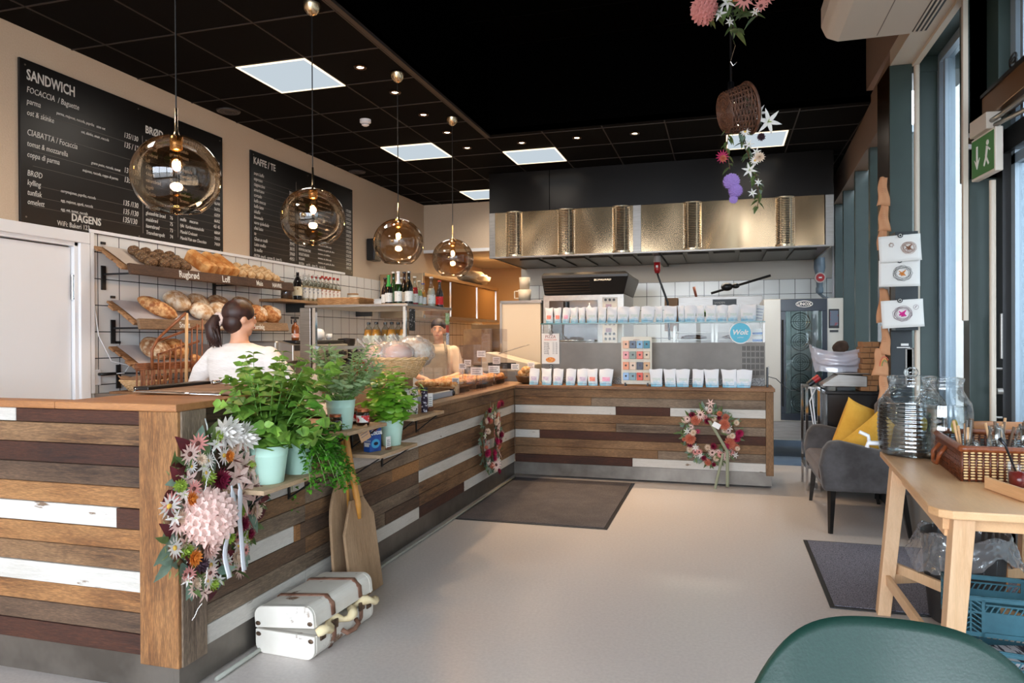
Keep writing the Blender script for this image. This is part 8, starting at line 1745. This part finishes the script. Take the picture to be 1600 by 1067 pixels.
b = MB(); b.box(-.085, -.065, -.027, -.0245, .10, .20); b.prism([(-.115, .125), (-.075, .06), (-.035, .125), (-.06, .105), (-.09, .105)], .0245, .027, RX(pi/2)); b.build('white_arrow', M_paper, t)
b = MB(); b.cyl(.016, .0245, .027, 14, RX(pi/2) @ T(.075, .19, 0)); b.bar((.07, -.026, .17), (.055, -.026, .11), .022, .003, up=(0, 1, 0)); b.bar((.055, -.026, .11), (.09, -.026, .06), .014, .003, up=(0, 1, 0)); b.bar((.055, -.026, .11), (.025, -.026, .06), .014, .003, up=(0, 1, 0)); b.bar((.07, -.026, .165), (.11, -.026, .14), .010, .003, up=(0, 1, 0)); b.build('running_figure', M_paper, t)
MB().box(-.12, .12, -.05, .03, .26, .36).build('mounting_box', M_ac, t, bevel=.004)
t = thing('wall_light_switch', 'white socket plate beside the exit sign mount', 'socket', (1.515, 5.21, 2.64)); MB().box(-.04, .04, -.012, .012, -.05, .05).build('plate', M_white, t, bevel=.003); MB().cyl(.022, .012, .014, 16, RX(pi/2) @ T(0, .0, 0)).build('outlet', M_chrome, t)
t = thing('door_closer', 'bronze beam and steel arm of the door closer above the glass door', 'door closer', (1.60, 4.2, 2.70))
MB().box(-.05, .05, -1.2, .9, .03, .17).build('bronze_beam', mat('bronze_beam', S(120, 82, 50), rough=.35, metal=.5), t, bevel=.004); MB().box(-.06, .055, -1.2, .9, .17, .19).build('dark_cap', M_dframe, t)
MB().tube([(-.06, 1.05, .0), (-.07, .5, -.035), (-.05, -1.2, -.05)], .014, 8).build('steel_arm', M_steel, t, smooth=True); MB().tube([(-.06, 1.05, -.02), (-.03, .2, -.09), (-.03, -1.2, -.10)], .014, 8).build('steel_arm', M_steel, t, smooth=True)
MB().tube([(0, .55+.05*cos(a), .25+.03*sin(a*1.0)+.004*a) for a in [k*.5 for k in range(26)]], .006, 6).build('coiled_cable', M_blk, t, smooth=True)
t = thing('door_pull', 'long vertical steel pull bar on the dark door post', 'door handle', (1.60, 5.08, 0)); MB().cyl(.018, .25, 2.36, 14).build('bar', M_cream, t, auto=40)
MB().tube([(0, 0, 1.2), (.05, 0, 1.2)], .008, 8).build('bracket', M_steel, t); MB().tube([(0, 0, .9), (.05, 0, .9)], .008, 8).build('bracket', M_steel, t)
t = thing('door_handle_plate', 'narrow steel handle with a round lock on the black door frame', 'door handle', (1.655, 5.09, 1.42)); MB().box(-.012, .0, -.012, .012, -.16, .12).build('plate', M_steel, t, bevel=.003); MB().cyl(.02, 0, .03, 16, T(-.03, 0, -.36) @ RY(pi/2)).build('lock', M_steel, t)
# hanging basket and flowers
HX, HY = .068, 4.6
t = thing('flower_hanger', 'black cord with a steel S-hook hanging from the raised black ceiling', 'cord', (HX, HY, 4.52)); MB().cyl(.004, -1.30, 0, 8).build('cord', M_blk, t); MB().tube([(0, 0, -1.30), (.012, 0, -1.34), (-.016, 0, -1.43), (.0, 0, -1.46), (.022, 0, -1.44)], .004, 6).build('hook', M_chrome, t, smooth=True)
t = thing('track_spotlight', 'small black spotlight with a glowing face between the two flower clusters', 'spotlight', (HX, HY+1.0, 3.30)); MB().cyl(.008, 0, 1.22, 8).build('stem', M_blk, t); MB().lathe([(.022, 0), (.026, -.10), (.05, -.15), (.05, -.165)], 20).build('lamp_head', M_blk, t, smooth=True); MB().cyl(.045, -.168, -.162, 20).build('lens', M_dl, t)
light('track_spotlight_beam', 'SPOT', (HX, HY+1.0, 3.12), 25, (1, .78, .5), (0, 0, 0), spot_size=radians(70), spot_blend=.6, shadow_soft_size=.04)
def bunch(name, lb, loc, heads_, leaves_, seed, twigs=()):
    t = thing(name, lb, 'flowers', loc); rnd = random.Random(seed)
    for m, pts, L_, W_, n in leaves_:
        b = MB(); s_ = MB(); P_ = [Vector(p) for p in pts]; s_.tube(P_, .0025, 5); s_.build('stem', M_twig, t)
        for k in range(n):
            u = (k+.5)/n*(len(P_)-1); i = int(u); q = P_[i].lerp(P_[min(i+1, len(P_)-1)], u-i); a = rnd.uniform(0, 6.28)
            leaf(b, q, Vector((cos(a), sin(a)*.7, rnd.uniform(-.9, .2))).normalized(), (0, 0, 1), L_*rnd.uniform(.7, 1.2), L_*W_, .25, .2, 0, 0, 4)
        b.build('leaves', m, t, smooth=True)
    for k, x, z, s_, dy in heads_:
        p = part('flower_head', FL[k], t, (x, dy, z), (rnd.uniform(-.4, .4), rnd.uniform(0, 6), rnd.uniform(-.5, .5)), (s_, s_, s_)); p['label'] = FNAME[k]
    return t
kz = .00405
def hp(u, v): return ((u-1143)*kz, (172-v)*kz)
def HP(k, u, v, s_, dy=-.03): x, z = hp(u, v); return (k, x, z, s_, dy)
Hz = 2.79
bunch('hanging_bouquet', 'upper hanging bouquet of pink blossoms and green leaves at the top edge', (HX, HY, Hz), [HP('hydpk', 1103, 20, .085), HP('daispk', 1095, 8, .06), HP('daispk', 1160, 10, .065), HP('daispk', 1190, 14, .05), HP('lily', 1172, 2, .05), HP('oran', 1145, 2, .05), HP('daispk', 1183, 24, .045), HP('lilw', 1135, 12, .05), HP('hydpk', 1180, 4, .05), HP('lilw', 1124, 28, .045), HP('lilw', 1175, 32, .03), HP('lilw', 1138, 42, .03)],
      [(L_olive, [(0, 0, .72), (-.04, 0, .62), (.0, 0, .52), (.02, 0, .46)], .10, .45, 16), (L_olive, [(0, 0, .70), (.06, 0, .60), (.14, 0, .55)], .10, .42, 14), (L_olive, [(0, 0, .70), (-.08, 0, .64), (-.14, 0, .56)], .09, .4, 12)], 1)
t = thing('hanging_wicker_basket', 'dark wicker basket hanging tilted on its side in the raised bay', 'basket', (HX+.01, HY, Hz), rot=(0, 0, 0)); 
M_dkw = mat('dark_wicker', S(64, 38, 26), S(104, 66, 46), rough=.55, scale=30)
BM = RZ(radians(28)) @ RY(radians(-88)) @ RZ(0); b = MB()
bb = wicker('b', .115, .145, .15, 16, 22, M_dkw, thick=.007); bb2 = MB()
for k in range(7): bb2.tube([(p[0]*(k+1)/7.2, p[1]*(k+1)/7.2, 0) for p in rad_pts(36, .12)], .005, 5, closed=True)
for k in range(16): bb2.tube([(0, 0, 0), (.12*cos(2*pi*k/16), .12*sin(2*pi*k/16), 0)], .004, 5)
bb.add(bb2.v, bb2.f); o = bb.build('weave', M_dkw, t, smooth=True); o.matrix_local = T(.06, 0, 0) @ RZ(radians(20)) @ RY(radians(78)) @ T(0, 0, -.13)
b = MB(); b.tube(rad_pts(60, .15), .010, 7, closed=True); o = b.build('rim', M_dkw, t, smooth=True); o.matrix_local = T(.06, 0, 0) @ RZ(radians(20)) @ RY(radians(78)) @ T(0, 0, .02)
bunch('hanging_garland', 'trailing garland of white roses, lilac and a red flower below the hanging basket', (HX, HY, Hz), [HP('lilw', 1192, 198, .075, -.06), HP('lilw', 1180, 185, .05, -.06), HP('plum', 1183, 218, .028), HP('magd', 1127, 243, .04), HP('terr', 1128, 246, .025), HP('crm', 1180, 248, .035), HP('lilw', 1166, 266, .045), HP('hydlil', 1140, 282, .05), HP('hydlil', 1146, 296, .042), HP('hydlil', 1143, 308, .026), HP('lilw', 1165, 228, .035), HP('daisw', 1174, 252, .03), HP('lilw', 1170, 300, .028), HP('lilw', 1178, 285, .024), HP('daisw', 1160, 208, .03), HP('lilw', 1176, 240, .03)],
      [(L_olive, [(.08, 0, .10), (.06, 0, -.2), (.10, 0, -.32), (.12, 0, -.42), (.15, 0, -.52), (.14, 0, -.60)], .055, .5, 46), (L_euc, [(.05, 0, -.12), (.08, 0, -.24), (.11, 0, -.36), (.16, 0, -.50)], .05, .5, 34), (L_olive, [(-.02, 0, -.10), (-.04, 0, -.22), (-.02, 0, -.36)], .06, .45, 12), (L_euc, [(.10, 0, .08), (.13, 0, .0), (.16, 0, -.08)], .05, .3, 14)], 3)
# the low speaker on the far left wall, under the third pendant
t = thing('wall_speaker', 'small dark wall speaker half hidden by the third glass pendant', 'speaker', (-4.66, 9.0, 2.50)); MB().box(-.02, .10, -.10, .10, -.02, .28).build('housing', M_blk, t, bevel=.01)

# ================================================================== SUB-PARTS: small pieces belong to the part they sit on
NEST = {'coffee_bag': [('label', 'pouch'), ('name_line', 'pouch')], 'extractor_hood': [('grille_core', 'round_grille')],
        'deck_oven': [('push_buttons', 'control_panel'), ('red_display', 'control_panel'), ('door_handle', 'chamber_window'), ('brand_lettering', 'canopy'), ('louvre', 'canopy')],
        'combi_oven': [('door_glass', 'door_frame'), ('door_handle', 'door_frame'), ('logo_oval', 'door_frame'), ('logo_lettering', 'door_frame'), ('drip_clip', 'door_frame'), ('screen', 'touch_panel'), ('foot_wheel', 'foot')],
        'drawing': [('drawn_ring', 'paper_sheet'), ('drawn_scribble', 'paper_sheet'), ('faint_sketch', 'paper_sheet'), ('small_drawn_ring', 'paper_sheet')],
        'price_card': [('printed_lines', 'card')], 'shelf_sign': [('printed_lines', 'card')], 'potted_herb': [('soil', 'pot'), ('stems', 'leaves')],
        'pendant_lamp': [('filament', 'bulb'), ('rim', 'glass_globe')], 'water_dispenser': [('lid_knob', 'lid'), ('tap_lever', 'tap')], 'person': [('iris_and_lash', 'eye'), ('ponytail', 'hair'), ('scrunchie', 'hair')],
        'cocoa_box': [('printed_word', 'carton'), ('printed_words', 'carton'), ('cup_picture', 'carton'), ('cocoa_picture', 'carton'), ('bar_panel', 'carton'), ('red_badge', 'carton')],
        'gift_sachet': [('printed_badge', 'packet')], 'round_magnet': [('white_ring', 'disc')], 'syrup_bottle': [('paper_label', 'glass_body'), ('neck_label', 'glass_body')], 'drink_bottle': [('paper_label', 'glass_body'), ('neck_foil', 'glass_body')],
        'exit_sign': [('white_arrow', 'green_panel'), ('running_figure', 'green_panel')], 'espresso_machine': [('steam_knob', 'housing'), ('portafilter', 'brew_group_cover')], 'bread_shelf': [('painted_word', 'front_lip')],
        'pizza_box': [('fold_line', 'carton')], 'pizza_poster': [('printed_heading', 'paper_sheet'), ('printed_hours', 'paper_sheet'), ('pizza_picture', 'paper_sheet')], 'round_sticker': [('printed_word', 'blue_disc')]}
base = lambda o: o.name.split('.')[0]
for r in [o for o in C.objects if o.parent is None and base(o) in NEST]:
    ch = sorted(r.children, key=lambda o: o.name)
    for cn, pn in NEST[base(r)]:
        cs = [o for o in ch if base(o) == cn]; ps = [o for o in ch if base(o) == pn]
        if not ps: continue
        for i, c in enumerate(cs):
            p = ps[min(len(ps)-1, i*len(ps)//len(cs))]; m = p.matrix_basis.inverted() @ c.matrix_basis
            c.parent = p; c.matrix_basis = m
